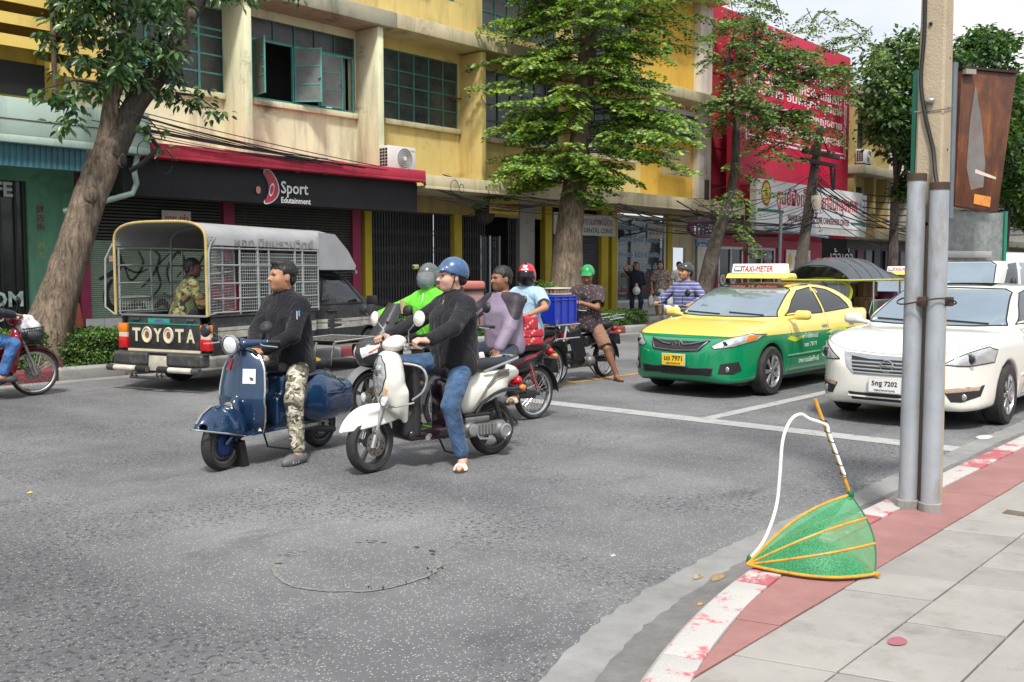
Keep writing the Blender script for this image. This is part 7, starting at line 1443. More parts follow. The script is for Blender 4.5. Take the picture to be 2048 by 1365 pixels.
# ========== riders
jk=fabric('faded black jacket cotton',(.011,.0105,.015),.9);nv=fabric('charcoal windbreaker',(.011,.0105,.014),.75)
p=person('man with swept black hair in black button jacket and camouflage trousers on the blue scooter',BL,BR,(-.24,0,.83),.10,-.10,-.33,-.03,hL=(.17,.07,.93),hR=(.17,-.05,.93),fL=(.10,.36,.08),fR=(.20,-.10,.375),elb=((-.3,.9,-.2),(-.3,-.9,-.2)),knee=((1,.5,.4),(1,-.5,.5)),hand=('curl','curl'),hdir=((.55,-.8,-.25),(.6,.75,-.25)),hup=((.3,.2,1),(.3,-.2,1)),fyaw=(.0,-.1),top=jk,bottom=camo('grey camouflage cotton',[(.30,.27,.20),(.055,.05,.04),(.55,.50,.42),(.13,.125,.075)],10.),skinm=sk_tan,hair='short',shoes='clog',scale=1.06,fat=.16,hem=-.14,vox=.010,loose=.018)
o,f_,u_,l_=p['obj'],p['f'],p['u'],p['l']
def on_chest(p,sdf_pts,rad,name,mat):
 for q in sdf_pts:c=p['C']+p['u']*q[2]+p['l']*q[1]+p['f']*q[0];MB().cyl(c,c+p['f']*.006,rad,n=10).build(name,mat,p['obj'])
on_chest(p,[(.166,.03,.02),(.183,.035,-.10),(.192,.035,-.2)],.009,'button',M('pearl button',(.6,.58,.52),.3))
a=p['arms'][0];q=a[0]+(a[1]-a[0])*.42+p['l']*.055+p['f']*.035
MB().cyl(q,q+V3(0,0,.07),.006,n=8).build('pen',M('sky blue pen',(.12,.45,.65),.4),o);MB().cyl(q+p['f']*.025,q+p['f']*.025+V3(0,0,.07),.006,n=8).build('pen',M('silver pen',(.5,.5,.55),.4),o)
jl=lambda col:fabric('denim '+str(col[2])[:4],col,.85,.55,.9,9)
p=person('man in dark windbreaker and jeans wearing an open blue helmet on the white scooter',WL,WR,(-.22,0,.84),.03,0,-.28,0,hL=(.26,.30,1.045),hR=(.26,-.30,1.045),fL=(-.02,.36,.08),fR=(.12,-.12,.40),elb=((-.4,.9,-.5),(-.4,-.9,-.5)),knee=((1,.35,.3),(1,-.4,.6)),hand=('grip','grip'),hdir=((.9,-.2,.1),(.9,.2,.1)),hup=((-.1,.25,1),(-.1,-.25,1)),fyaw=(.75,-.1),top=nv,bottom=jl((.045,.09,.17)),skinm=sk_fair,hair='buzz',shoes='sandal',shoem=M('cream strap',(.68,.62,.52),.6),scale=1.04,fat=.08,hem=-.10,vox=.010,loose=.020)
helmet(p,M('scuffed blue helmet shell',(.045,.10,.22),.22,var=.3,scale=14,coat=.5,dirt=(.2,.28,.36),dirt_amt=.5,dscale=20),'half');q=p['C']+p['u']*.19+p['f']*.10;MB().tube([q,q-p['u']*.05+p['f']*.02,q-p['u']*.10+p['f']*.025],.006,6).build('zip',m_chrome,p['obj'])
MB().ball(p['legs'][0][0]+V3(.0,.10,.03),(.03,.02,.06),10,8).build('pink_cloth',M('pink cloth',(.6,.35,.4),.8),p['obj'])
p=person('rider in bright green jacket with face mask and clear visor helmet on the maxi scooter',DS,DSR,(-.28,0,.83),.05,0,.12,.05,hL=(.24,.32,1.09),hR=(.24,-.32,1.09),fL=(.12,.18,.39),fR=(.12,-.18,.39),elb=((-.3,.9,-.5),(-.3,-.9,-.5)),hand=('grip','grip'),hdir=((.95,-.1,-.1),(.95,.1,-.1)),top=fabric('lime green nylon',(.14,.62,.04),.5),bottom=fabric('black trousers',(.015,.015,.018)),hair=None,shoes='shoe',scale=1.02)
helmet(p,M('grey helmet shell',(.10,.11,.12),.25,coat=.4,var=.3,scale=20),'full',M('clear smoke visor',(.35,.38,.4),.05,var=0,alpha=.35))
ms=SDF();ms.u(el((.055,0,-.055),(.066,.070,.062)),.02).u(el((.07,0,-.02),(.055,.045,.03)),.03);ms.cut(half((.02,0,0),(-1,0,0)));V,F=ms.mesh(.008);piece('face_mask',mesh_from('face_mask',xform(V,p['hd'],p['HR'],p['k']),F,[M('teal face mask',(.10,.24,.24),.8)],None,True,None),p['obj'])
MB().tube([p['C']+p['u']*.20+p['f']*.105,p['C']+p['f']*.145,p['C']-p['u']*.2+p['f']*.15],.006,5).build('zip',M('pale zip',(.6,.65,.6),.5),p['obj'])
T=thing('action_camera','small yellow and black action camera on the side of the visor helmet','camera',loc2(DS,DSR,tuple(p['hd']+V3(.09,-.11,.11))));MB().box((0,0,0),(.06,.05,.05)).build('case',M('lime and black case',(.35,.36,.12),.4,var=.5,scale=40),T,bevel=.008);MB().cyl((-.045,-.0,.0),(-.03,0,0),.015,n=12).build('lens',m_gblk,T)
def lav(nt,b):
 c=coords(nt);sx=N(nt,'SeparateXYZ');L(nt,c,sx.inputs[0]);f=ramp(nt,sx.outputs[2],[(.0,0.),(1.,1.)]);sh=N(nt,'Math',operation='GREATER_THAN',i_1=1.40);sl=N(nt,'Math',operation='MULTIPLY_ADD',i_1=1.1);L(nt,sx.outputs[2],sl.inputs[2]);L(nt,sl.outputs[0],sh.inputs[0]);ay=N(nt,'Math',operation='ABSOLUTE');L(nt,sx.outputs[1],ay.inputs[0]);L(nt,ay.outputs[0],sl.inputs[0]);a2=N(nt,'Math',operation='GREATER_THAN',i_1=.065);L(nt,ay.outputs[0],a2.inputs[0]);mm=N(nt,'Math',operation='MULTIPLY');L(nt,sh.outputs[0],mm.inputs[0]);L(nt,a2.outputs[0],mm.inputs[1])
 L(nt,mixc(nt,mm.outputs[0],mixc(nt,noise(nt,c,6,4),(.20,.15,.22),(.30,.24,.33)),(.03,.022,.032)),b.inputs['Base Color']);b.inputs['Roughness'].default_value=.6;bump(nt,b,noise(nt,c,6,2,.45,.8),.6,.025)
p=person('bareheaded man in lavender jacket with black shoulders resting a hand on his thigh',B3,B3R,(-.20,0,.82),.08,.12,-.32,.02,hL=(.10,.20,.80),hR=(.27,-.30,1.06),fL=(-.10,.24,.33),fR=(.0,-.24,.33),elb=((-.6,.8,-.1),(-.4,-.9,-.5)),knee=((1,.4,.5),(1,-.4,.5)),hand=('flat','grip'),hdir=((.55,.1,-.75),(.9,.2,.1)),hup=((.7,.5,.5),(-.1,-.25,1)),fyaw=(.5,-.1),top=G('lavender and black jacket',lav),bottom=fabric('dark navy denim',(.025,.035,.06)),skinm=sk_brown,hair='buzz',shoes='sandal',shoem=M('striped strap',(.5,.47,.38),.6),hem=-.10,scale=1.02,collar=False,loose=.026,vox=.012)
MB().ball(p['C']+p['u']*.155+p['f']*.075,(.03,.03,.045),10,8).build('pink_collar',M('pink undershirt',(.55,.05,.16),.8),p['obj']);MB().box(p['C']+p['f']*.145+p['u']*.03+p['l']*.03,(.008,.014,.05)).build('badge',M('orange badge',(.7,.15,.05),.5),p['obj'])
p=person('man in light blue shirt with red helmet and dark visor before the blue crate',B4,B4R,(-.16,0,.84),.06,.05,.38,.02,hL=(.25,.33,1.06),hR=(.25,-.33,1.06),fL=(.02,.22,.33),fR=(.02,-.22,.33),elb=((-.2,.9,-.4),(-.4,-.9,-.5)),hand=('grip','grip'),hdir=((.9,-.2,-.1),(.9,.2,.1)),top=fabric('light blue cotton',(.36,.52,.66)),sleeve='short',bottom=jl((.22,.33,.45)),hair=None,shoes='shoe',collar=False,skinm=sk_tan,scale=1.02,face=False,hem=-.14,loose=.024)
ho=helmet(p,M('gloss red helmet shell',(.48,.008,.025),.12,coat=.7,var=.05),'full',M('black tinted visor',(.008,.006,.010),.06,var=0,alpha=.93));hd,HR=p['hd'],p['HR'];MB().box(hd+HR@V3(.118,.0,.075),(.012,.09,.02),Matrix(HR)).build('logo_strip',m_ws,ho);MB().box(hd+HR@V3(.09,.0,.112),(.05,.05,.008),Matrix(HR)@Matrix.Rotation(.6,3,'Y')).build('logo_strip',m_ws,ho);MB().box(hd+HR@V3(.02,.0,.153),(.12,.03,.008),Matrix(HR)).build('black_stripe',m_gblk,ho)
MB().ball(p['C']+p['u']*.16+p['f']*.07,(.035,.04,.05),10,8).build('red_undershirt',M('red white undershirt',(.5,.08,.10),.8),p['obj'])
p=person('man in brown patterned shirt and shorts with a green helmet looking down at his phone',B5,B5R,(-.18,0,.84),.04,.35,.10,.42,hL=(.10,.06,1.13),hR=(.14,-.06,1.12),fL=(-.25,.46,.08),fR=(.05,-.22,.33),elb=((-.5,.9,-.6),(-.4,-.9,-.6)),knee=((.8,.7,.3),(1,-.4,.5)),hand=('curl','curl'),hdir=((.6,-.75,.1),(.8,.5,.1)),hup=((.3,.3,.8),(.3,-.3,.8)),fyaw=(1.0,-.1),top=spots('brown floral cotton',(.055,.035,.042),[(.22,.17,.17),(.02,.012,.016)],26.,.27),sleeve='short',bottom=fabric('brown cargo cotton',(.26,.145,.095)),blen='short',hair='buzz',shoes='sandal',collar=False,skinm=sk_brown,scale=1.0,fat=.06,hem=-.16,loose=.03)
helmet(p,M('gloss green helmet shell',(.01,.26,.06),.12,coat=.7,var=.06),'half');T=thing('black_phone','small black phone held by the rider in the green helmet','phone',loc2(B5,B5R,(.205,-.01,1.145)),B5R);MB().box((0,0,0),(.07,.10,.01),(0,-.5,0)).build('phone_body',m_gblk,T,bevel=.003)
p=person('man in blue and white striped polo shirt with a dark grey helmet behind the taxi',B7,PI,(-.1,0,.86),.05,0,-.32,-.08,hL=(.25,.32,1.06),hR=(.25,-.32,1.06),fL=(.02,.22,.33),fR=(.02,-.22,.33),elb=((-.2,.9,-.4),(-.4,-.9,-.5)),hand=('grip','grip'),hdir=((.9,-.2,-.1),(.9,.2,.1)),top=stripes('striped polo knit',(.11,.12,.28),(.62,.62,.66),(.02,.02,.06),17.),sleeve='long',bottom=fabric('grey trousers',(.1,.1,.1)),hair='buzz',shoes='shoe',collar=False,skinm=sk_tan,scale=1.04,fat=.12);helmet(p,M('dark grey helmet shell',(.035,.04,.04),.2,coat=.5,var=.15),'half')
p=person('rider in navy sleeves and blue jeans on the red motorcycle at the picture edge',B8,0,(-.10,0,.83),.15,0,0,0,hL=(.27,.31,1.05),hR=(.27,-.31,1.05),fL=(.06,.22,.32),fR=(.14,-.22,.30),knee=((1,.4,.5),(1,-.5,.5)),elb=((-.3,.9,-.5),(-.3,-.9,-.5)),hand=('grip','grip'),hdir=((.9,-.2,-.1),(.9,.2,-.1)),top=fabric('navy cotton',(.02,.022,.04)),bottom=jl((.06,.15,.36)),hair='short',shoes='shoe',skinm=sk_tan)
# ---------------- women on the far pavement
GR='women walking on the far pavement'
p=person('woman in dark navy suit shading her eyes and carrying a white plastic bag',(24.7,16.75,.15),R(225),(0,0,.88),.02,0,.1,.05,hL=(.16,.02,1.02),hR=(.12,-.14,1.58),fL=(.12,.09,.08),fR=(-.12,-.08,.09),elb=((-.3,.9,-.4),(.1,-1,-.1)),hand=('curl','flat'),hdir=((.7,-.5,-.2),(.1,.8,.45)),top=fabric('navy suit cloth',(.012,.014,.025)),bottom=fabric('navy trouser cloth',(.02,.028,.055)),hair='bob',shoes='shoe',skinm=sk_tan,scale=1.0,hem=-.16,group=GR,fat=.06)
T=thing('plastic_bag','white plastic bag held by the woman in the navy suit','bag',loc2((24.7,16.75,.15),R(225),(.22,-.02,.70)));bs=SDF();bs.u(el((0,0,.12),(.10,.12,.13)),.02).u(rc((0,0,.2),(0,0,.33),.05,.02),.05);body('bag',bs,.016,M('white plastic film',(.72,.72,.74),.3),T,disp=wrinkle(92,.01))
p=person('long haired woman in brown floral tunic and pale skirt on the far pavement',(24.9,16.0,.15),R(215),(0,0,.90),0,0,-.45,.02,fL=(.10,.09,.08),fR=(-.08,-.08,.08),top=spots('brown floral tunic',(.16,.12,.12),[(.05,.025,.04),(.4,.35,.32),(.3,.22,.08)],15.,.30),sleeve='short',collar=False,bottom=spots('pale lace skirt',(.5,.48,.46),[(.15,.13,.13)],30.,.2),blen='skirt',hair='bob',shoes='sandal',skinm=sk_tan,hem=-.30,group=GR,scale=1.02,loose=.03)
lg=SDF();
for Hh,K,An in p['legs']:lg.u(rc(Hh,K,.08,.062),.01).u(rc(K,An+V3(0,0,.05),.06,.045),.01)
body('leggings',lg,.02,fabric('black leggings',(.012,.012,.014)),p['obj'])
for k,(y,lab)in enumerate(((.26,'full white carrier bag in the left hand of the woman in the floral tunic'),(-.26,'thin grey carrier bag in the right hand of the woman in the floral tunic'))):
 T=thing('carrier_bag',lab,'bag',loc2((24.9,16.0,.15),R(215),(.06,y*1.05,.34)));bs=SDF();bs.u(el((0,0,.16),(.13,.09,.17)),.02).u(rc((0,0,.25),(0,0,.46),.06,.02),.06);body('bag',bs,.02,M('white plastic film',(.72,.72,.74),.3)if k==0 else M('grey plastic film',(.42,.43,.46),.3),T,disp=wrinkle(95+k,.01))
p=person('woman with tied hair in white floral blouse and jeans behind the tunic woman',(26.9,16.6,.15),R(220),(0,0,.90),0,0,.35,.02,fL=(.08,.09,.08),fR=(-.05,-.08,.08),top=spots('white floral blouse',(.55,.54,.52),[(.03,.03,.04),(.4,.42,.1),(.3,.05,.1)],13.,.24),sleeve='short',collar=False,bottom=jl((.10,.18,.28)),hair='tied',shoes='shoe',skinm=sk_tan,hem=-.2,group=GR,scale=1.0)
# ========== cars, van, tuk-tuk, pickup
def copy_tree(o,parent=None):
 c=o.copy();COL.objects.link(c);c.parent=parent
 for ch in o.children:copy_tree(ch,c)
 return c
def sym(h):return[(a,b)for a,b in h]+[(a,-b)for a,b in reversed(h)if abs(b)>1e-6]
def symy(h):return[(a,b)for a,b in h]+[(-a,b)for a,b in reversed(h)if abs(a)>1e-6]
m_glass=M('reflective tinted car glass',(.42,.49,.54),.04,metal=.8,var=.12,scale=1.5);m_dglass=M('dark tinted car glass',(.010,.012,.014),.04,var=0,spec=.8);m_trim=M('black rubber trim',(.012,.012,.013),.55,var=.1)
def sedan_sdf(sx,sy,sz,nose=0.):
 q=lambda P,a,b:[(x*a,y*b)for x,y in P];s=SDF()
 lower=rnd([(2.16,.20),(2.27,.34),(2.27,.54),(2.22,.67),(2.05,.785+nose),(1.6,.895+nose),(1.1,.985),(.3,.985),(-.8,1.0),(-1.6,1.065),(-2.12,1.07),(-2.24,.98),(-2.29,.62),(-2.2,.30),(-1.9,.19),(1.9,.18)],2)
 s.u(ext3(q(lower,sx,sz),q(rnd(sym([(2.29,0),(2.26,.38),(2.12,.66),(1.80,.83),(1.2,.88),(0,.89),(-1.4,.88),(-1.95,.80),(-2.22,.58),(-2.32,0)]),2),sx,sy),q(rnd(symy([(0,.10),(.80,.16),(.875,.36),(.885,.62),(.865,.82),(.80,1.02),(.70,1.3),(0,1.4)]),2),sy,sz),.07),.02)
 s.u(ext3(q(rnd([(1.2,.88),(1.02,1.0),(.30,1.385),(-.05,1.475),(-.5,1.485),(-1.0,1.425),(-1.4,1.28),(-1.9,1.02),(-1.9,.88)],2),sx,sz),q(rnd(sym([(1.25,0),(1.15,.5),(.80,.80),(.2,.82),(-1.2,.80),(-1.75,.66),(-1.98,0)]),2),sx,sy),q(rnd(symy([(0,.7),(.83,.85),(.80,1.02),(.70,1.22),(.585,1.42),(.40,1.485),(0,1.50)]),2),sy,sz),.06),.05)
 for x in(1.30,-1.30):s.sub((lambda x:((lambda X,Y,Z:np.sqrt((X-x*sx)**2+(Z-.315)**2)-.355),None,None))(x),.02)
 return s
def car_wheel(T,x,y,r=.315,w=.205,nsp=7):
 sg=1 if y>0 else-1;t=MB().lathe([(r-.105,-w/2),(r-.03,-w/2),(r-.004,-w*.36),(r,0),(r-.004,w*.36),(r-.03,w/2),(r-.105,w/2)],ax=(0,1,0),n=48).mesh('tyre',m_tyre);W_=piece('wheel',t,T,(x,y,r));al=M('silver alloy wheel',(.50,.50,.51),.3,metal=.8,var=.08)
 MB().lathe([(r-.10,w*.48*sg),(r-.112,w*.47*sg),(r-.125,w*.3*sg),(r-.13,-w*.3*sg)],ax=(0,1,0),n=40).build('rim',al,W_);MB().lathe([(r-.12,w*.05*sg),(0,w*.05*sg)],ax=(0,1,0),n=30).build('wheel_shadow',m_blk,W_)
 for k in range(nsp):
  a=2*PI*k/nsp
  for d in(-.07,.07):MB().box((cos(a+d)*(r-.115)*.55,w*.38*sg,sin(a+d)*(r-.115)*.55),((r-.12)*.98,.022,.028),(0,-(a+d*1.6),0)).build('spoke',al,W_,bevel=.005)
 MB().cyl((0,w*.33*sg,0),(0,w*.47*sg,0),.045,n=20).build('hub_cap',al,W_)
def arch_mi(sx):
 def f(c):d=np.minimum(np.hypot(c[:,0]-1.3*sx,c[:,2]-.315),np.hypot(c[:,0]+1.3*sx,c[:,2]-.315));return((d<.347)|(c[:,2]<.20)).astype(int)
 return f
def sedan(T,s,paint,sx,sy,sz,vox=.024):
 bo=body('body',s,vox,[paint,m_blk],T,mi=arch_mi(sx));A=lambda P:[(a*sx,b*sz)for a,b in P];Bq=lambda P:[(a*sy,b*sz)for a,b in P]
 patch('windscreen',s,Bq([(.70,1.03),(.66,1.14),(.575,1.36),(.50,1.395),(-.50,1.395),(-.575,1.36),(-.66,1.14),(-.70,1.03),(-.4,1.015),(.4,1.015)]),'x',2.6*sx,m_glass,bo,.007,10,4)
 MB().tube(onbody(s,Bq([(.71,1.025),(.665,1.15),(.58,1.37),(.50,1.405),(0,1.415),(-.50,1.405),(-.58,1.37),(-.665,1.15),(-.71,1.025),(-.4,1.008),(0,1.005),(.4,1.008),(.71,1.025)]),'x',2.6*sx,.002,5),.010,6).build('windscreen_seal',m_trim,bo)
 for sg in(1,-1):
  w1=A([(.78,1.035),(.45,1.235),(.16,1.36),(-.32,1.405),(-.34,1.045)]);w2=A([(-.42,1.05),(-.41,1.405),(-.80,1.365),(-1.12,1.25),(-1.33,1.085)])
  for w in(w1,w2):patch('side_window',s,w,'y',sg*2.,m_dglass,bo,.003,6,4);MB().tube(onbody(s,w+[w[0]],'y',sg*2.,.002,5),.008,6).build('window_seal',m_trim,bo)
  for ln in(A([(.80,1.0),(.76,.7),(.78,.42),(.84,.28)]),A([(-.38,1.03),(-.40,.7),(-.40,.28)]),A([(-1.36,1.05),(-1.25,.85),(-1.05,.62),(-.93,.45),(-.92,.28)]),A([(.84,.28),(-.92,.28)])):MB().tube(onbody(s,ln,'y',sg*2.,-.0015,6),.0035,5).build('door_seam',m_trim,bo)
  for x in(-.18,-1.12):h=onbody(s,A([(x,.865),(x-.17,.87)]),'y',sg*2.,.014,3);MB().tube(h,.012,6).build('door_handle',m_chrome,bo)
  MB().tube(onbody(s,A([(.9,.50),(-.9,.52)]),'y',sg*2.,.004,10),.014,6,flat=(.6,1)).build('side_moulding',paint,bo)
  mr=SDF();mr.u(rb((.72*sx,sg*(.885*sy+.10),1.045*sz),(.065,.105,.062),.05),.01).u(rc((.74*sx,sg*.80*sy,1.0*sz),(.74*sx,sg*.92*sy,1.02*sz),.025),.03);mr.cut(half((.68*sx,0,0),(-1,0,0)),.008);mo=body('mirror',mr,.014,paint,T);MB().box((.675*sx,sg*(.885*sy+.10),1.045*sz),(.004,.17,.10)).build('mirror_glass',m_mir,mo)
 for x in(1.3*sx,-1.3*sx):
  for y in(.765*sy,-.765*sy):car_wheel(T,x,y)
 MB().bb(-1.9,1.9,-.72,.72,.16,.24).build('underbody',m_blk,T)
 for y0,y1 in((.55,.02),(-.10,-.62)):q=onbody(s,Bq([(y0,1.03),(y1,1.055)]),'x',2.6*sx,.014,6);MB().tube(q,.008,5).build('wiper',m_trim,bo)
 return bo
def plate(T,x,z,col,txt,sub,tcol,w=.34,h=.155,y=0.):
 p=MB().box((x,y,z),(.012,w,h)).build('number_plate',M('plate rim',(.45,.45,.45),.4),T,bevel=.004);MB().box((x+.0075,y,z),(.004,w-.02,h-.02)).build('plate_face',col,p);rot=(PI/2,0,PI/2)
 text('plate_text',txt,.09,tcol,p,(x+.0105,y,z+.018),rot,width=w*.76,height=.062,bold=.02);text('plate_text',sub,.03,tcol,p,(x+.0105,y,z-.05),rot,width=w*.62)
def sidetext(s,T,txt,x,z,w,mat,size=.09,y0=1.0):
 q=s.trace([(x,2.,z)],(0,-1,0));text('door_lettering',txt,size,mat,T,(x,q[0][1]+.006,z),(PI/2+.05,0,PI),width=w)
 # ---------------- yellow and green taxi
def taxipaint(nt,b):
 sx=N(nt,'SeparateXYZ');L(nt,coords(nt),sx.inputs[0]);k=N(nt,'Math',operation='GREATER_THAN',i_1=.772);L(nt,sx.outputs[2],k.inputs[0]);c=mixc(nt,k.outputs[0],(.0,.22,.085),(.86,.68,.15));L(nt,c,b.inputs['Base Color']);b.inputs['Roughness'].default_value=.28;b.inputs['Coat Weight'].default_value=.8;b.inputs['Coat Roughness'].default_value=.04
m_taxi=G('yellow and green taxi paint',taxipaint);m_ty=M('taxi yellow plastic',(.86,.68,.15),.3,var=.04);m_red=M('red sign paint',(.5,.02,.03),.6)
SZ=.965;s=sedan_sdf(1,1,SZ);TX=(12.87,6.60,0)
T=thing('taxi','yellow and green taxi with TAXI-METER roof sign waiting at the stop line','taxi',TX,PI);bo=sedan(T,s,m_taxi,1,1,SZ);T1X=T
for sg in(1,-1):
 patch('headlamp',s,[(sg*.47,.655),(sg*.60,.735),(sg*.80,.81),(sg*.845,.79),(sg*.83,.72),(sg*.70,.655),(sg*.52,.625)],'x',2.6,M('clear car lamp',(.62,.63,.63),.08,metal=.6,var=.45,scale=16),bo,.005,6,4);MB().tube(onbody(s,[(sg*.47,.655),(sg*.60,.735),(sg*.80,.81),(sg*.845,.79),(sg*.83,.72),(sg*.70,.655),(sg*.52,.625),(sg*.47,.655)],'x',2.6,.003,5),.005,5).build('headlamp_seal',m_trim,bo);patch('headlamp_amber',s,[(sg*.79,.79),(sg*.83,.785),(sg*.82,.73),(sg*.78,.72)],'x',2.6,m_amb,bo,.008);q=s.trace([(2.6,sg*.62,.69)],(-1,0,0))[0];MB().ball(q,(.015,.04,.03),14,8).build('headlamp_bulb',m_dglass,bo)
 patch('fog_lamp_recess',s,[(sg*.585,.44),(sg*.74,.47),(sg*.76,.36),(sg*.70,.31),(sg*.56,.32)],'x',2.6,m_blk,bo,.004);q=s.trace([(2.6,sg*.645,.375)],(-1,0,0))[0];MB().ball(q,(.014,.038,.038),16,8).build('fog_lamp',M('grey fog lens',(.35,.36,.36),.1,metal=.5),bo)
 MB().tube(onbody(s,[(sg*.83,.80),(sg*.60,.765),(sg*.42,.745),(0,.74)],'x',2.6,-.001,6),.004,5).build('bonnet_seam',m_trim,bo)
 MB().tube(onbody(s,[(sg*.41,.715),(sg*.20,.665),(sg*.09,.655)],'x',2.6,.012,6),.015,6).build('grille_bar',M('dark chrome',(.20,.20,.22),.25,metal=.8),bo);MB().tube(onbody(s,[(sg*.40,.70),(sg*.31,.60),(0,.585)],'x',2.6,.010,6),.011,6).build('grille_bar',M('dark chrome',(.20,.20,.22),.25,metal=.8),bo)
patch('grille',s,[(-.43,.72),(-.2,.705),(.2,.705),(.43,.72),(.34,.595),(.15,.575),(-.15,.575),(-.34,.595)],'x',2.6,M('black grille mesh',(.015,.015,.016),.5,var=.4,scale=60),bo,.004,6,3);patch('lower_grille',s,[(-.52,.40),(.52,.40),(.47,.29),(-.47,.29)],'x',2.6,M('black grille mesh',(.015,.015,.016),.5),bo,.004)
for z in(.315,.345,.375):MB().tube(onbody(s,[(-.5,z),(0,z),(.5,z)],'x',2.6,.008,8),.006,5).build('grille_slat',m_trim,bo)
q=s.trace([(2.6,0,.668)],(-1,0,0))[0]
for ry,rz_ in((.072,.048),(.026,.044)):MB().tube([q+V3(.016,ry*cos(t),rz_*sin(t))for t in np.linspace(0,2*PI,28)[:-1]],.008,6,closed=True).build('emblem',m_chrome,bo)
MB().tube([q+V3(.016,.045*cos(t),.018+.018*sin(t))for t in np.linspace(0,2*PI,24)[:-1]],.006,6,closed=True).build('emblem',m_chrome,bo);MB().cyl(q,q+V3(.012,0,0),.06,n=20).build('emblem_base',M('grey emblem base',(.12,.12,.13),.3),bo)
plate(T,2.285,.475,M('yellow plate',(.75,.48,.02),.5,var=.03),'มข 7971','กรุงเทพมหานคร',M('plate black',(.015,.015,.015),.6))
wt2=M('white door lettering',(.6,.66,.6),.5,var=.1)
for t_,x,z,w in(('แท็กซี่มิเตอร์',.22,.72,.48),('มข 7971',.22,.60,.36),('สหกรณ์แท็กซี่',.26,.40,.62),('นครชัย',-.62,.74,.40),('ศูนย์วิทยุ',-.55,.66,.34)):sidetext(s,bo,t_,x,z,w,wt2,.085)
fl=[[(.9,.70),(.72,.66),(.60,.66),(.42,.72),(.62,.71),(.80,.735)],[(-.30,.72),(-.55,.78),(-.9,.80),(-1.05,.73),(-.85,.75),(-.55,.74)],[(-.25,.60),(-.6,.66),(-1.02,.68),(-1.08,.64),(-.7,.62)]]
for P in fl:patch('decal',s,P,'y',2.,M('lime decal',(.55,.62,.03),.3,var=.1),bo,.002,3,3)
sg_=MB().prism([(-.20,1.475),(.16,1.475),(.10,1.55),(-.13,1.55)],-.48,.48,'y').build('roof_sign_base',m_ty,T,bevel=.025,seg=3);rs=MB().prism([(-.10,1.545),(.115,1.545),(.07,1.685),(-.06,1.685)],-.40,.40,'y').build('roof_sign',M('white lightbox',(.82,.82,.78),.4,var=.03),T,bevel=.008);text('sign_lettering','TAXI-METER',.11,m_red,rs,(.1,.0,1.617),(PI/2-.31,0,PI/2),width=.48,height=.085);MB().box((.098,-.30,1.617),(.004,.12,.07),(0,-.31,0)).build('sign_emblem',M('dark sign print',(.1,.1,.12),.5),rs);MB().box((.101,-.30,1.617),(.004,.09,.045),(0,-.31,0)).build('sign_emblem',M('white lightbox',(.82,.82,.78),.4),rs)
def onscreen(s,y0,y1,z0,z1,mat,name,bo,off=.006):patch(name,s,[(y0,z0),(y1,z0),(y1,z1),(y0,z1)],'x',2.6,mat,bo,off,4,3)
onscreen(s,-.54,.54,1.325,1.395,M('black sunband',(.02,.02,.024),.2),'sunband',bo);q=s.trace([(2.6,0,1.36)],(-1,0,0))[0];text('screen_lettering','เจริญ 72 รุ่งเรือง',.06,M('pale red print',(.5,.16,.14),.5),bo,tuple(q+V3(.012,0,0.006)),(PI/2-1.02,0,PI/2),width=.7)
for y0,y1,z0,z1,m in((-.58,-.44,1.205,1.25,M('pale sticker',(.55,.6,.62),.4)),(-.59,-.46,1.16,1.19,M('blue sticker',(.12,.4,.6),.4)),(-.52,-.38,1.07,1.14,M('white vacant card',(.6,.66,.62),.4)),(-.12,.10,1.05,1.095,M('tissue box',(.6,.64,.55),.5))):onscreen(s,y0,y1,z0,z1,m,'screen_sticker',bo,.005)
q=s.trace([(2.6,-.45,1.105)],(-1,0,0))[0];text('screen_lettering','ว่าง',.06,M('green card print',(.1,.25,.2),.5),bo,tuple(q+V3(.012,0,.006)),(PI/2-1.02,0,PI/2),width=.1)
for loc_,lab in(((24.6,8.75,0),'second yellow and green taxi waiting behind the tuk-tuk'),((17.6,3.55,0),'third taxi directly behind the white sedan in the kerb lane')):
 c=copy_tree(T1X);c.location=loc_;c['label']=lab;c['group']='taxis queued behind the stop line'
T1X['group']='taxis queued behind the stop line'
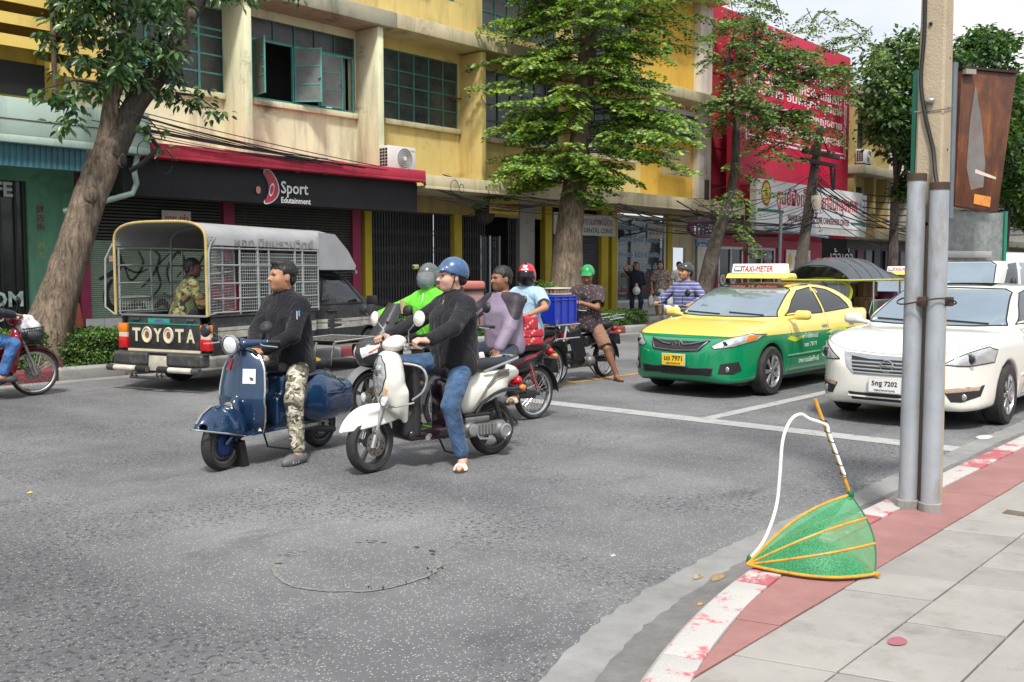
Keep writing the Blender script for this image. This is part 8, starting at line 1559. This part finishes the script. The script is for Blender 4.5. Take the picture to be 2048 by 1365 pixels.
# ---------------- white sedan
NS,NX,NY,NZ=None,1.072,1.04,.98;s=sedan_sdf(NX,NY,NZ,.03);m_pw=M('pearl white paint',(.74,.73,.66),.25,coat=.9,var=.03,wp=False)
T=thing('white_sedan','pearl white sedan with chrome slatted grille stopped beside the concrete pole','car',(12.38,3.70,0),PI);bo=sedan(T,s,m_pw,NX,NY,NZ);xs=2.8
for sg in(1,-1):
 patch('headlamp',s,[(sg*.52,.665),(sg*.70,.775),(sg*.83,.835),(sg*.865,.80),(sg*.86,.68),(sg*.72,.652)],'x',xs,M('grey lamp lens',(.55,.57,.58),.08,metal=.5,var=.15,scale=14),bo,.005,6,4);q=s.trace([(xs,sg*.73,.72)],(-1,0,0))[0];MB().ball(q,(.02,.045,.045),16,10).build('headlamp_bulb',m_dglass,bo);MB().tube(onbody(s,[(sg*.52,.665),(sg*.70,.775),(sg*.83,.835),(sg*.865,.80),(sg*.86,.68),(sg*.72,.652),(sg*.52,.665)],'x',xs,.003,5),.006,5).build('headlamp_seal',m_trim,bo);MB().tube([q+V3(.012,.058*cos(t),.058*sin(t))for t in np.linspace(0,2*PI,22)[:-1]],.007,5,closed=True).build('headlamp_ring',m_chrome,bo)
 patch('fog_lamp_recess',s,[(sg*.53,.42),(sg*.82,.46),(sg*.80,.35),(sg*.68,.295),(sg*.60,.30)],'x',xs,m_blk,bo,.004);patch('turn_signal',s,[(sg*.54,.418),(sg*.80,.452),(sg*.79,.41),(sg*.56,.385)],'x',xs,M('smoked amber lens',(.42,.30,.22),.15,var=.3,scale=20),bo,.007);q=s.trace([(xs,sg*.69,.345)],(-1,0,0))[0];MB().ball(q,(.014,.038,.036),16,8).build('fog_lamp',M('grey fog lens',(.35,.36,.36),.1,metal=.5),bo)
 MB().tube(onbody(s,[(sg*.84,.86),(sg*.66,.80),(sg*.45,.755),(0,.735)],'x',xs,-.001,6),.004,5).build('bonnet_seam',m_trim,bo);patch('grille_side',s,[(sg*.40,.71),(sg*.50,.745),(sg*.42,.60),(sg*.34,.53)],'x',xs,m_chrome,bo,.010,4,3)
patch('grille',s,[(-.42,.715),(-.2,.69),(.2,.69),(.42,.715),(.34,.53),(-.34,.53)],'x',xs,M('black grille mesh',(.015,.015,.016),.5),bo,.004);patch('grille_top',s,[(-.46,.735),(-.2,.712),(.2,.712),(.46,.735),(.40,.70),(.2,.675),(-.2,.675),(-.40,.70)],'x',xs,m_chrome,bo,.012,4,3)
for z,w in((.65,.38),(.615,.37),(.58,.36),(.545,.345)):MB().tube(onbody(s,[(-w,z),(0,z-.005),(w,z)],'x',xs,.010,8),.011,6,flat=(.6,1)).build('grille_slat',m_chrome,bo)
q=s.trace([(xs,0,.62)],(-1,0,0))[0];MB().tube([q+V3(.022,.062*cos(t),.062*sin(t))for t in np.linspace(0,2*PI,28)[:-1]],.009,6,closed=True).build('emblem',m_chrome,bo);MB().box(q+V3(.022,0,0),(.012,.15,.026)).build('emblem_bar',m_chrome,bo,bevel=.003);text('emblem_text','NISSAN',.02,M('grey emblem print',(.15,.15,.16),.4),bo,tuple(q+V3(.031,0,0)),(PI/2,0,PI/2),width=.115)
patch('lower_grille',s,[(-.40,.34),(.40,.34),(.36,.26),(-.36,.26)],'x',xs,m_blk,bo,.004);MB().tube(onbody(s,[(-.40,.30),(0,.30),(.40,.30)],'x',xs,.008,8),.010,5).build('bumper_slat',m_pw,bo)
plate(T,2.45,.425,M('white plate',(.72,.72,.70),.5,var=.03),'5กฐ 7202','กรุงเทพมหานคร',M('plate black',(.015,.015,.015),.6));patch('sunroof',s,[(-.45,-.34),(-.45,.34),(.1,.34),(.1,-.34)],'z',2.,m_dglass,bo,.003)
# ---------------- white van
m_vanw=M('white van paint',(.72,.72,.70),.3,coat=.5,var=.04,wp=False);T=thing('white_van','white delivery van standing behind the cars beyond the rusty sign','van',(22.6,6.35,0),PI-R(2));s=SDF()
s.u(ext3(rnd([(2.3,.3),(2.35,.6),(2.28,.98),(1.9,1.15),(1.35,1.78),(1.1,1.98),(-2.3,2.0),(-2.4,1.6),(-2.4,.3)],2),rnd(sym([(2.36,0),(2.3,.6),(2.0,.84),(-2.2,.86),(-2.4,.7),(-2.42,0)]),2),rnd(symy([(0,.2),(.82,.3),(.86,.8),(.84,1.2),(.76,1.9),(.5,2.0),(0,2.02)]),2),.06),.02)
for x in(1.5,-1.5):s.sub((lambda x:((lambda X,Y,Z:np.sqrt((X-x)**2+(Z-.32)**2)-.37),None,None))(x),.02)
bo=body('body',s,.035,m_vanw,T);patch('windscreen',s,[(.74,1.22),(.66,1.68),(.55,1.75),(-.55,1.75),(-.66,1.68),(-.74,1.22)],'x',3.,m_glass,bo,.004,7,4);MB().tube(onbody(s,[(.76,1.2),(.67,1.70),(.55,1.77),(-.55,1.77),(-.67,1.70),(-.76,1.2),(.76,1.2)],'x',3.,.003,6),.012,5).build('windscreen_seal',m_trim,bo)
for sg in(1,-1):
 patch('side_window',s,[(1.45,1.2),(1.05,1.72),(.5,1.75),(.5,1.2)],'y',sg*2,m_dglass,bo,.004);patch('side_window',s,[(.3,1.2),(.3,1.75),(-1.0,1.75),(-1.0,1.2)],'y',sg*2,m_glass,bo,.004);patch('headlamp',s,[(sg*.5,.78),(sg*.8,.86),(sg*.82,.70),(sg*.55,.66)],'x',3.,m_lens,bo,.005);MB().ball((1.45,sg*1.0,1.3),(.06,.07,.15),12,8).build('mirror',m_blk,T);MB().tube(onbody(s,[(sg*.1,1.24),(sg*.6,1.22)],'x',3.,.014,4),.012,5).build('wiper',m_trim,bo)
 for x in(1.5,-1.5):car_wheel(T,x,sg*.76)
patch('screen_banner',s,[(-.62,1.27),(-.1,1.27),(-.1,1.36),(-.62,1.36)],'x',3.,M('pale blue banner',(.3,.42,.55),.4),bo,.008);patch('grille',s,[(-.4,.80),(.4,.80),(.36,.62),(-.36,.62)],'x',3.,m_blk,bo,.004)
# ---------------- tuk-tuk
T=thing('tuk_tuk','green and purple tuk-tuk with ribbed black canopy and taxi lamp behind the taxi','tuk-tuk',(19.6,8.15,0),PI);m_lime=M('lime frame paint',(.42,.46,.02),.35,coat=.3);m_grn=M('deep green panel',(.008,.13,.025),.35,coat=.3);m_plum=M('plum panel',(.11,.01,.06),.35,coat=.3);m_can=M('black canopy vinyl',(.05,.054,.062),.3,var=.15)
car_wheel(T,1.35,0.001,.26,.12);car_wheel(T,-.95,.55,.26,.14);car_wheel(T,-.95,-.55,.26,.14)
def can(u,v):x=1.45-2.75*v;w=.70;a=(u*2-1);rib=.03*abs(sin(v*PI*5));return(x,a*w,1.40+(.42+rib)*(1-abs(a)**2.6)*(.45+.55*min(1,sin(PI*min(1,(v+.12)*.95))*1.3)))
MB().grid(can,14,40,.02).build('canopy',m_can,T);MB().tube([can(0,v)for v in np.linspace(0,1,12)]+[can(1,v)for v in np.linspace(1,0,12)],.022,6,closed=True).build('canopy_frame',m_lime,T)
for v in np.linspace(.2,1,5):MB().tube([can(u,v)for u in np.linspace(0,1,12)],.012,5).build('canopy_rib',m_can,T)
for x in(.25,-1.2):
 for y in(.66,-.66):MB().cyl((x,y,.75),(x,y,1.42),.022,n=10).build('post',m_chrome,T)
wf=MB().tube(rnd_:=[V3(1.18-.14*(z-1.0),y,z)for y,z in rnd([(.56,.85),(.60,1.42),(-.60,1.42),(-.56,.85)],2)],.035,8,closed=True).build('windscreen_frame',m_lime,T);MB().add([(1.19,.53,.87),(1.19,-.53,.87),(1.12,-.56,1.40),(1.12,.56,1.40)],[(0,1,2,3)]).build('windscreen',M('pale tuk-tuk glass',(.5,.54,.56),.05,alpha=.45,metal=.2),T);MB().cyl((1.20,.0,1.40),(1.21,.35,1.05),.008,n=6).build('wiper',m_trim,T)
fr=SDF();fr.u(rb((1.15,0,.68),(.18,.56,.30),.12),.02).u(el((1.35,0,.62),(.16,.30,.22)),.06);body('front_body',fr,.025,m_grn,T);MB().ball((1.48,0,.78),(.06,.11,.11),16,10).build('headlamp',m_lens,T)
for y in(.65,-.65):
 for k in range(6):MB().bb(-1.28+k*.26,-1.03+k*.26,y-.02,y+.02,.38,.98).build('side_panel',m_grn if k%2 else m_plum,T)
 MB().tube([(-1.3,y,.99),(.3,y,.99)],.018,6).build('rail',m_chrome,T);MB().tube([(.28,y,.98),(.42,y,.75),(.28,y,.60)],.015,6).build('arm_rail',m_chrome,T)
MB().bb(-1.30,1.1,-.62,.62,.30,.36).build('floor',m_blk,T);MB().bb(-1.05,-.55,-.58,.58,.36,.70).build('rear_seat',m_plum,T,bevel=.04);MB().bb(-1.30,-1.12,-.60,.60,.36,1.15).build('seat_back',m_plum,T,bevel=.03);MB().bb(.35,.75,-.25,.25,.36,.72).build('driver_seat',m_seat,T,bevel=.04)
tb=MB().prism([(-.10,1.66),(.12,1.66),(.07,1.77),(-.05,1.77)],-.26,.26,'y').build('roof_lamp',M('white lightbox',(.82,.82,.78),.4),T,(1.05,0,0),bevel=.03,seg=3);text('sign_lettering','TAXI',.1,M('blue sign print',(.05,.12,.35),.5),tb,(.112,0,1.715),(PI/2-.4,0,PI/2),width=.32,height=.07)
for y,m in((.14,m_redl),(0,m_amb),(-.14,m_redl)):MB().ball((.01,y,1.80),(.025,.025,.03),8,6).build('beacon',m,tb)
cb=M('brown carton',(.30,.17,.075),.8,var=.12)
for i,(x,y,z,d)in enumerate(((-.75,.1,.70,.34),(-.72,-.28,.70,.32),(-.78,.15,1.05,.30),(-.72,-.2,1.03,.28),(-.4,.32,.70,.26))):
 o=MB().bb(-d/2,d/2,-d/2,d/2,0,d).build('carton',cb,None,loc2((19.6,8.15,0),PI,(x,y,z)),bevel=.006);tag(o,['large carton low on the tuk-tuk seat under another carton','low carton beside the largest one on the tuk-tuk seat','upper carton resting on the largest carton in the tuk-tuk','upper carton leaning at the far side of the tuk-tuk stack','smallest carton alone at the front of the tuk-tuk seat'][i],'carton','cartons in the tuk-tuk');MB().bb(-d/2-.002,-d/2,-.03,.03,0,d).bb(-.03,.03,-d/2,d/2,d,d+.002).build('tape',M('tan tape',(.4,.28,.13),.4),o)
 # ---------------- pickup with caged canopy
PK,PKR=(6.72,12.05,0),R(16);T=thing('pickup_truck','battered black pickup with caged grey canopy and TOYOTA tailgate','pickup',PK,PKR)
m_pk=M('faded black truck paint',(.022,.023,.025),.42,var=.4,scale=3,dirt=(.13,.125,.12),dirt_amt=.55,dscale=6);m_bar=M('greyed cage steel',(.33,.35,.34),.5,metal=.25,var=.2,dirt=(.16,.08,.04),dirt_amt=.5,dscale=9);m_tarp=M('grey canopy sheet',(.33,.33,.335),.5,var=.15,scale=2,dirt=(.2,.2,.2),dirt_amt=.5);m_bump=M('dented grey bumper',(.06,.06,.06),.5,metal=.3,var=.4,scale=5,dirt=(.3,.27,.23),dirt_amt=.4,dscale=8)
for x in(1.0,3.78):
 for y in(.68,-.68):car_wheel(T,x,y,.32,.19,5)
MB().bb(.05,2.24,-.80,-.755,.48,.98).build('bed_side',m_pk,T,bevel=.012);MB().bb(.05,2.24,.755,.80,.48,.98).build('bed_side',m_pk,T,bevel=.012);MB().bb(.05,2.24,-.75,.75,.50,.56).build('bed_floor',m_pk,T);MB().bb(.02,2.24,-.83,-.74,.982,1.01).build('bed_rail',m_pk,T,bevel=.008);MB().bb(.02,2.24,.74,.83,.982,1.01).build('bed_rail',m_pk,T,bevel=.008)
tg=MB().bb(.0,.045,-.63,.63,.55,.985).build('tailgate',m_pk,T,bevel=.012);MB().bb(-.012,.05,-.75,.75,.982,1.01).build('tailgate_rail',M('dull steel rail',(.25,.25,.25),.45,metal=.4),tg,bevel=.006);rl=(PI/2,0,-PI/2)
ym=M('yellowed white letters',(.60,.54,.38),.6,var=.12)
for ch,y in zip('TOYOTA',(.475,.285,.095,-.095,-.285,-.475)):text('letter',ch,.2,ym,tg,(-.006,y,.735),rl,width=.145,height=.18,bold=.035)
for y in(.285,-.095):MB().tube([(-.009,y+.075*cos(t),.735+.096*sin(t))for t in np.linspace(0,2*PI,28)[:-1]],.014,6,closed=True).build('letter_ring',ym,tg);MB().prism([(y+.055*cos(t),.735+.08*sin(t))for t in np.linspace(0,2*PI,20)[:-1]],-.0045,-.0025,'x').build('rust_spot',M('rust brown spot',(.16,.075,.035),.8,var=.4,scale=20),tg)
MB().bb(-.008,.0,-.63,.63,.878,.892).build('green_stripe',M('green pinstripe',(.02,.25,.18),.5),tg);MB().bb(-.008,.0,-.12,.26,.895,.955).build('sticker',M('green sticker',(.03,.28,.2),.5),tg);text('sticker_text','ศรีชัย',.06,M('blue red sticker print',(.15,.08,.4),.5),tg,(-.010,.06,.925),rl,width=.18,height=.05)
for y in(-.48,.48):MB().box((-.012,y,.94),(.02,.13,.025)).build('latch',m_bump,tg,bevel=.005)
for sg in(1,-1):
 q=MB().bb(-.01,.10,min(sg*.645,sg*.795),max(sg*.645,sg*.795),.55,.88).build('tail_lamp',M('white reverse lens',(.6,.52,.42),.3),T,bevel=.01);MB().bb(-.016,.102,min(sg*.643,sg*.797),max(sg*.643,sg*.797),.765,.882).build('turn_lens',m_amb,q,bevel=.006);MB().bb(-.016,.102,min(sg*.643,sg*.797),max(sg*.643,sg*.797),.548,.70).build('brake_lens',m_redl,q,bevel=.006)
MB().bb(-.012,.03,-.63,.63,.515,.545).build('tail_trim',ym,T);bp=SDF();bp.u(rb((-.06,0,.42),(.08,.78,.085),.03),.02);bp.sub(rb((-.15,0,.40),(.08,.17,.12),.02),.01);body('rear_bumper',bp,.018,m_bump,T,disp=wrinkle(3,.006));MB().bb(-.10,.10,-.80,.80,.50,.512).build('bumper_step',m_bump,T)
MB().box((-.10,-.0,.37),(.015,.34,.20),(0,.12,0)).build('number_plate',M('grimy plate',(.42,.39,.32),.7,var=.25,scale=12),T,bevel=.006)
for sg in(1,-1):MB().cyl((-.20,sg*.10,.30),(-.20,sg*.78,.30),.038,n=16).build('bumper_tube',M('cream tube',(.55,.50,.42),.5,var=.3,scale=10),T);MB().cyl((-.20,sg*.68,.30),(-.20,sg*.80,.30),.043,n=16).build('tube_cap',m_bump,T);MB().cyl((-.20,sg*.10,.30),(-.20,sg*.28,.30),.046,n=16).build('tube_sleeve',m_blk,T)
MB().cyl((-.22,-.32,.19),(-.22,.38,.19),.022,n=10).build('tow_bar',m_bump,T)
for y in(-.2,.25,.32,-.12):MB().tube([(-.2,y,.30),(-.26,y,.24),(-.22,y,.18)],.012,6).build('tube_strap',m_blk,T)
cbs=SDF();cbs.u(ext3(rnd([(2.26,.42),(2.26,1.06),(2.32,1.55),(2.7,1.62),(3.15,1.57),(3.72,1.06),(4.62,.92),(4.72,.7),(4.72,.42)],1),rnd(sym([(4.75,0),(4.66,.6),(4.4,.78),(2.26,.80),(2.24,0)]),1),rnd(symy([(0,.3),(.78,.38),(.80,.8),(.79,1.05),(.64,1.55),(.4,1.63),(0,1.64)]),1),.04),.01);cbs.sub((lambda X,Y,Z:np.sqrt((X-3.78)**2+(Z-.32)**2)-.38,None,None),.02);cab=body('cab',cbs,.028,m_pk,T)
for sg in(1,-1):
 patch('door_window',cbs,[(3.52,1.09),(3.08,1.49),(2.62,1.51),(2.52,1.09)],'y',sg*2,m_dglass,cab,.004);MB().tube(onbody(cbs,[(3.55,1.07),(3.1,1.51),(2.6,1.53),(2.49,1.07),(3.55,1.07)],'y',sg*2,.003,6),.010,5).build('window_seal',m_trim,cab);patch('quarter_window',cbs,[(2.44,1.10),(2.50,1.48),(2.36,1.46),(2.34,1.10)],'y',sg*2,m_dglass,cab,.004)
 for ln in([(3.6,1.04),(3.62,.5)],[(2.46,1.06),(2.46,.5)],[(2.46,.5),(3.62,.5)]):MB().tube(onbody(cbs,ln,'y',sg*2,-.001,6),.005,5).build('door_seam',m_trim,cab)
 MB().tube(onbody(cbs,[(2.62,.97),(2.80,.97)],'y',sg*2,.006,4),.02,6).build('door_handle',m_blk,cab)
 for z0,z1 in((.80,.845),(.70,.79)):MB().bb(.15,2.24,sg*.803-.003,sg*.803+.003,z0,z1).build('stripe',M('dirty cream stripe',(.42,.40,.34),.6,var=.3,scale=6,dirt=(.1,.09,.08),dirt_amt=.8,dscale=7),T);patch('stripe',cbs,[(2.28,z0),(4.3,z0),(4.3,z1),(2.28,z1)],'y',sg*2,M('dirty cream stripe',(.42,.40,.34),.6),cab,.003,3,8)
 MB().box((3.52,sg*.96,1.12),(.08,.17,.14)).build('wing_mirror',m_blk,T,bevel=.02)
patch('windscreen',cbs,[(.60,1.12),(.52,1.48),(-.52,1.48),(-.60,1.12)],'x',5.,m_dglass,cab,.004)
def can2(u,v):
 a=u*PI;y=.80*math.copysign(abs(cos(a))**.55,cos(a));z=1.90+.31*sin(a)**.6;return(-.02+2.75*v,y,z+.02*(1-v))
MB().grid(can2,24,12,.015).build('canopy',m_tarp,T,fix=False);hd2=M('yellowed hoop paint',(.46,.36,.14),.5,var=.25,dirt=(.2,.1,.04),dirt_amt=.5)
for v,m in((-.008,hd2),(.36,m_bar),(.72,m_bar)):P=[can2(u,v)for u in np.linspace(0,1,24)];MB().tube([(P[0][0],P[0][1],1.0)]+[V3(*p)-V3(0,np.sign(p[1])*.02,.02)*(v>0)for p in P]+[(P[-1][0],P[-1][1],1.0)],.02,8).build('hoop',m,T)
for sg in(1,-1):
 MB().prism([(2.35,2.16),(2.76,2.14),(3.10,1.90),(3.32,1.66),(3.28,1.60),(2.35,1.60)],sg*.79-.01,sg*.79+.01,'y').build('canopy_cheek',m_tarp,T)
 for z in(1.04,1.22,1.42,1.66,1.88):MB().cyl((0,sg*.79,z),(2.34,sg*.79,z),.013,n=6).build('side_rail',m_bar,T)
 for x in(.02,.60,1.2,1.78,2.33):MB().cyl((x,sg*.79,1.0),(x,sg*.79,1.9),.015,n=6).build('side_post',m_bar,T)
 if sg<0:
  wm=MB()
  for x in np.linspace(.62,2.31,40):wm.cyl((x,sg*.792,1.04),(x,sg*.792,1.82),.0042,n=4)
  for z in np.linspace(1.04,1.82,18):wm.cyl((.62,sg*.794,z),(2.31,sg*.794,z),.0042,n=4)
  stuff(wm.build('cage_mesh',m_bar,T))
 else:
  wm=MB()
  for z in np.linspace(1.04,1.24,5):wm.cyl((.02,sg*.792,z),(2.31,sg*.792,z),.0042,n=4)
  for x in np.linspace(.02,2.31,50):wm.cyl((x,sg*.792,1.04),(x,sg*.792,1.24),.0042,n=4)
  stuff(wm.build('cage_mesh',m_bar,T))
MB().grid(lambda u,v:(2.70+.64*v,(u*2-1)*.79,2.20-.10*(2*u-1)**4-.10*v-.46*v**2),12,10,.014).build('canopy_visor',m_tarp,T,fix=False);MB().tube([(3.34,-.79,1.56),(3.36,-.3,1.645),(3.36,.3,1.645),(3.34,.79,1.56)],.03,7).build('visor_lip',M('grey rubber lip',(.2,.2,.2),.6),T)
text('canopy_lettering','หจก.นิยมรวมวิทย์',.2,M('faded grey lettering',(.24,.225,.225),.6),T,(1.35,-.805,1.97),FACE,width=1.7,height=.12)
dr=thing('cage_gate','swung open wire mesh gate hinged on the tail corner of the pickup canopy','gate',loc2(PK,PKR,(-.02,-.82,1.02)),PKR+R(12))
P=[(0,0),(0,.80),(.05,.92),(.16,1.0),(.62,1.08),(.66,.05)];MB().tube([(a,0,b)for a,b in P],.014,7,closed=True).build('frame',m_bar,dr);MB().cyl((.34,0,.03),(.34,0,1.03),.011,n=6).build('stile',m_bar,dr);MB().cyl((0,0,.52),(.65,0,.56),.011,n=6).build('stile',m_bar,dr);wm=MB()
for x in np.linspace(.03,.63,18):wm.cyl((x,.003,.02),(x,.003,.92+.14*min(1,x/.3)),.0035,n=4)
for z in np.linspace(.05,1.0,26):wm.cyl((.0,-.003,z),(.645,-.003,z+.02),.0035,n=4)
stuff(wm.build('wire_mesh',m_bar,dr))
dr=thing('cage_gate','folded back wire gate on the far tail corner of the pickup canopy','gate',loc2(PK,PKR,(-.03,.84,1.0)),PKR+R(-60));MB().tube([(0,0,0),(-.12,0,.1),(-.10,0,.75),(0,0,.95)],.014,6).build('frame',m_bar,dr);MB().box((-.02,0,.75),(.05,.05,.08)).build('hinge',M('rusty hinge',(.25,.14,.1),.7),dr)
# ---------------- passengers in the pickup
c1=camo('woodland camouflage cotton',[(.22,.22,.09),(.06,.11,.035),(.12,.07,.03),(.012,.012,.01)],7.)
p=person('man in woodland camouflage jacket sitting in the back of the pickup',loc2(PK,PKR,(.30,-.02,.36)),PKR-R(30),(0,0,.60),.28,0,-.35,.05,hL=(.35,.05,.70),hR=(.38,-.10,.68),fL=(.45,.12,.36),fR=(.45,-.12,.36),top=c1,bottom=fabric('black trousers',(.015,.015,.018)),skinm=sk_deep,hair='buzz',shoes='shoe',scale=1.02)
p=person('passenger in crimson clothes seated behind the open mesh gate of the pickup',loc2(PK,PKR,(.92,-.30,.36)),PKR+R(100),(0,0,.60),.12,0,.2,.05,fL=(.40,.12,.36),fR=(.40,-.12,.36),top=fabric('crimson satin',(.42,.015,.06)),bottom=fabric('crimson cloth',(.30,.012,.05)),skinm=sk_tan,hair='bob',shoes='shoe',scale=.95)
p=person('passenger in pale red shirt seated deeper inside the pickup cage',loc2(PK,PKR,(1.55,.30,.34)),PKR-R(90),(0,0,.60),.10,0,0,.05,fL=(.40,.12,.36),fR=(.40,-.12,.36),top=fabric('dark red knit',(.26,.02,.05)),bottom=fabric('grey trousers',(.1,.1,.1)),skinm=sk_tan,hair='short',shoes='shoe',scale=.92)
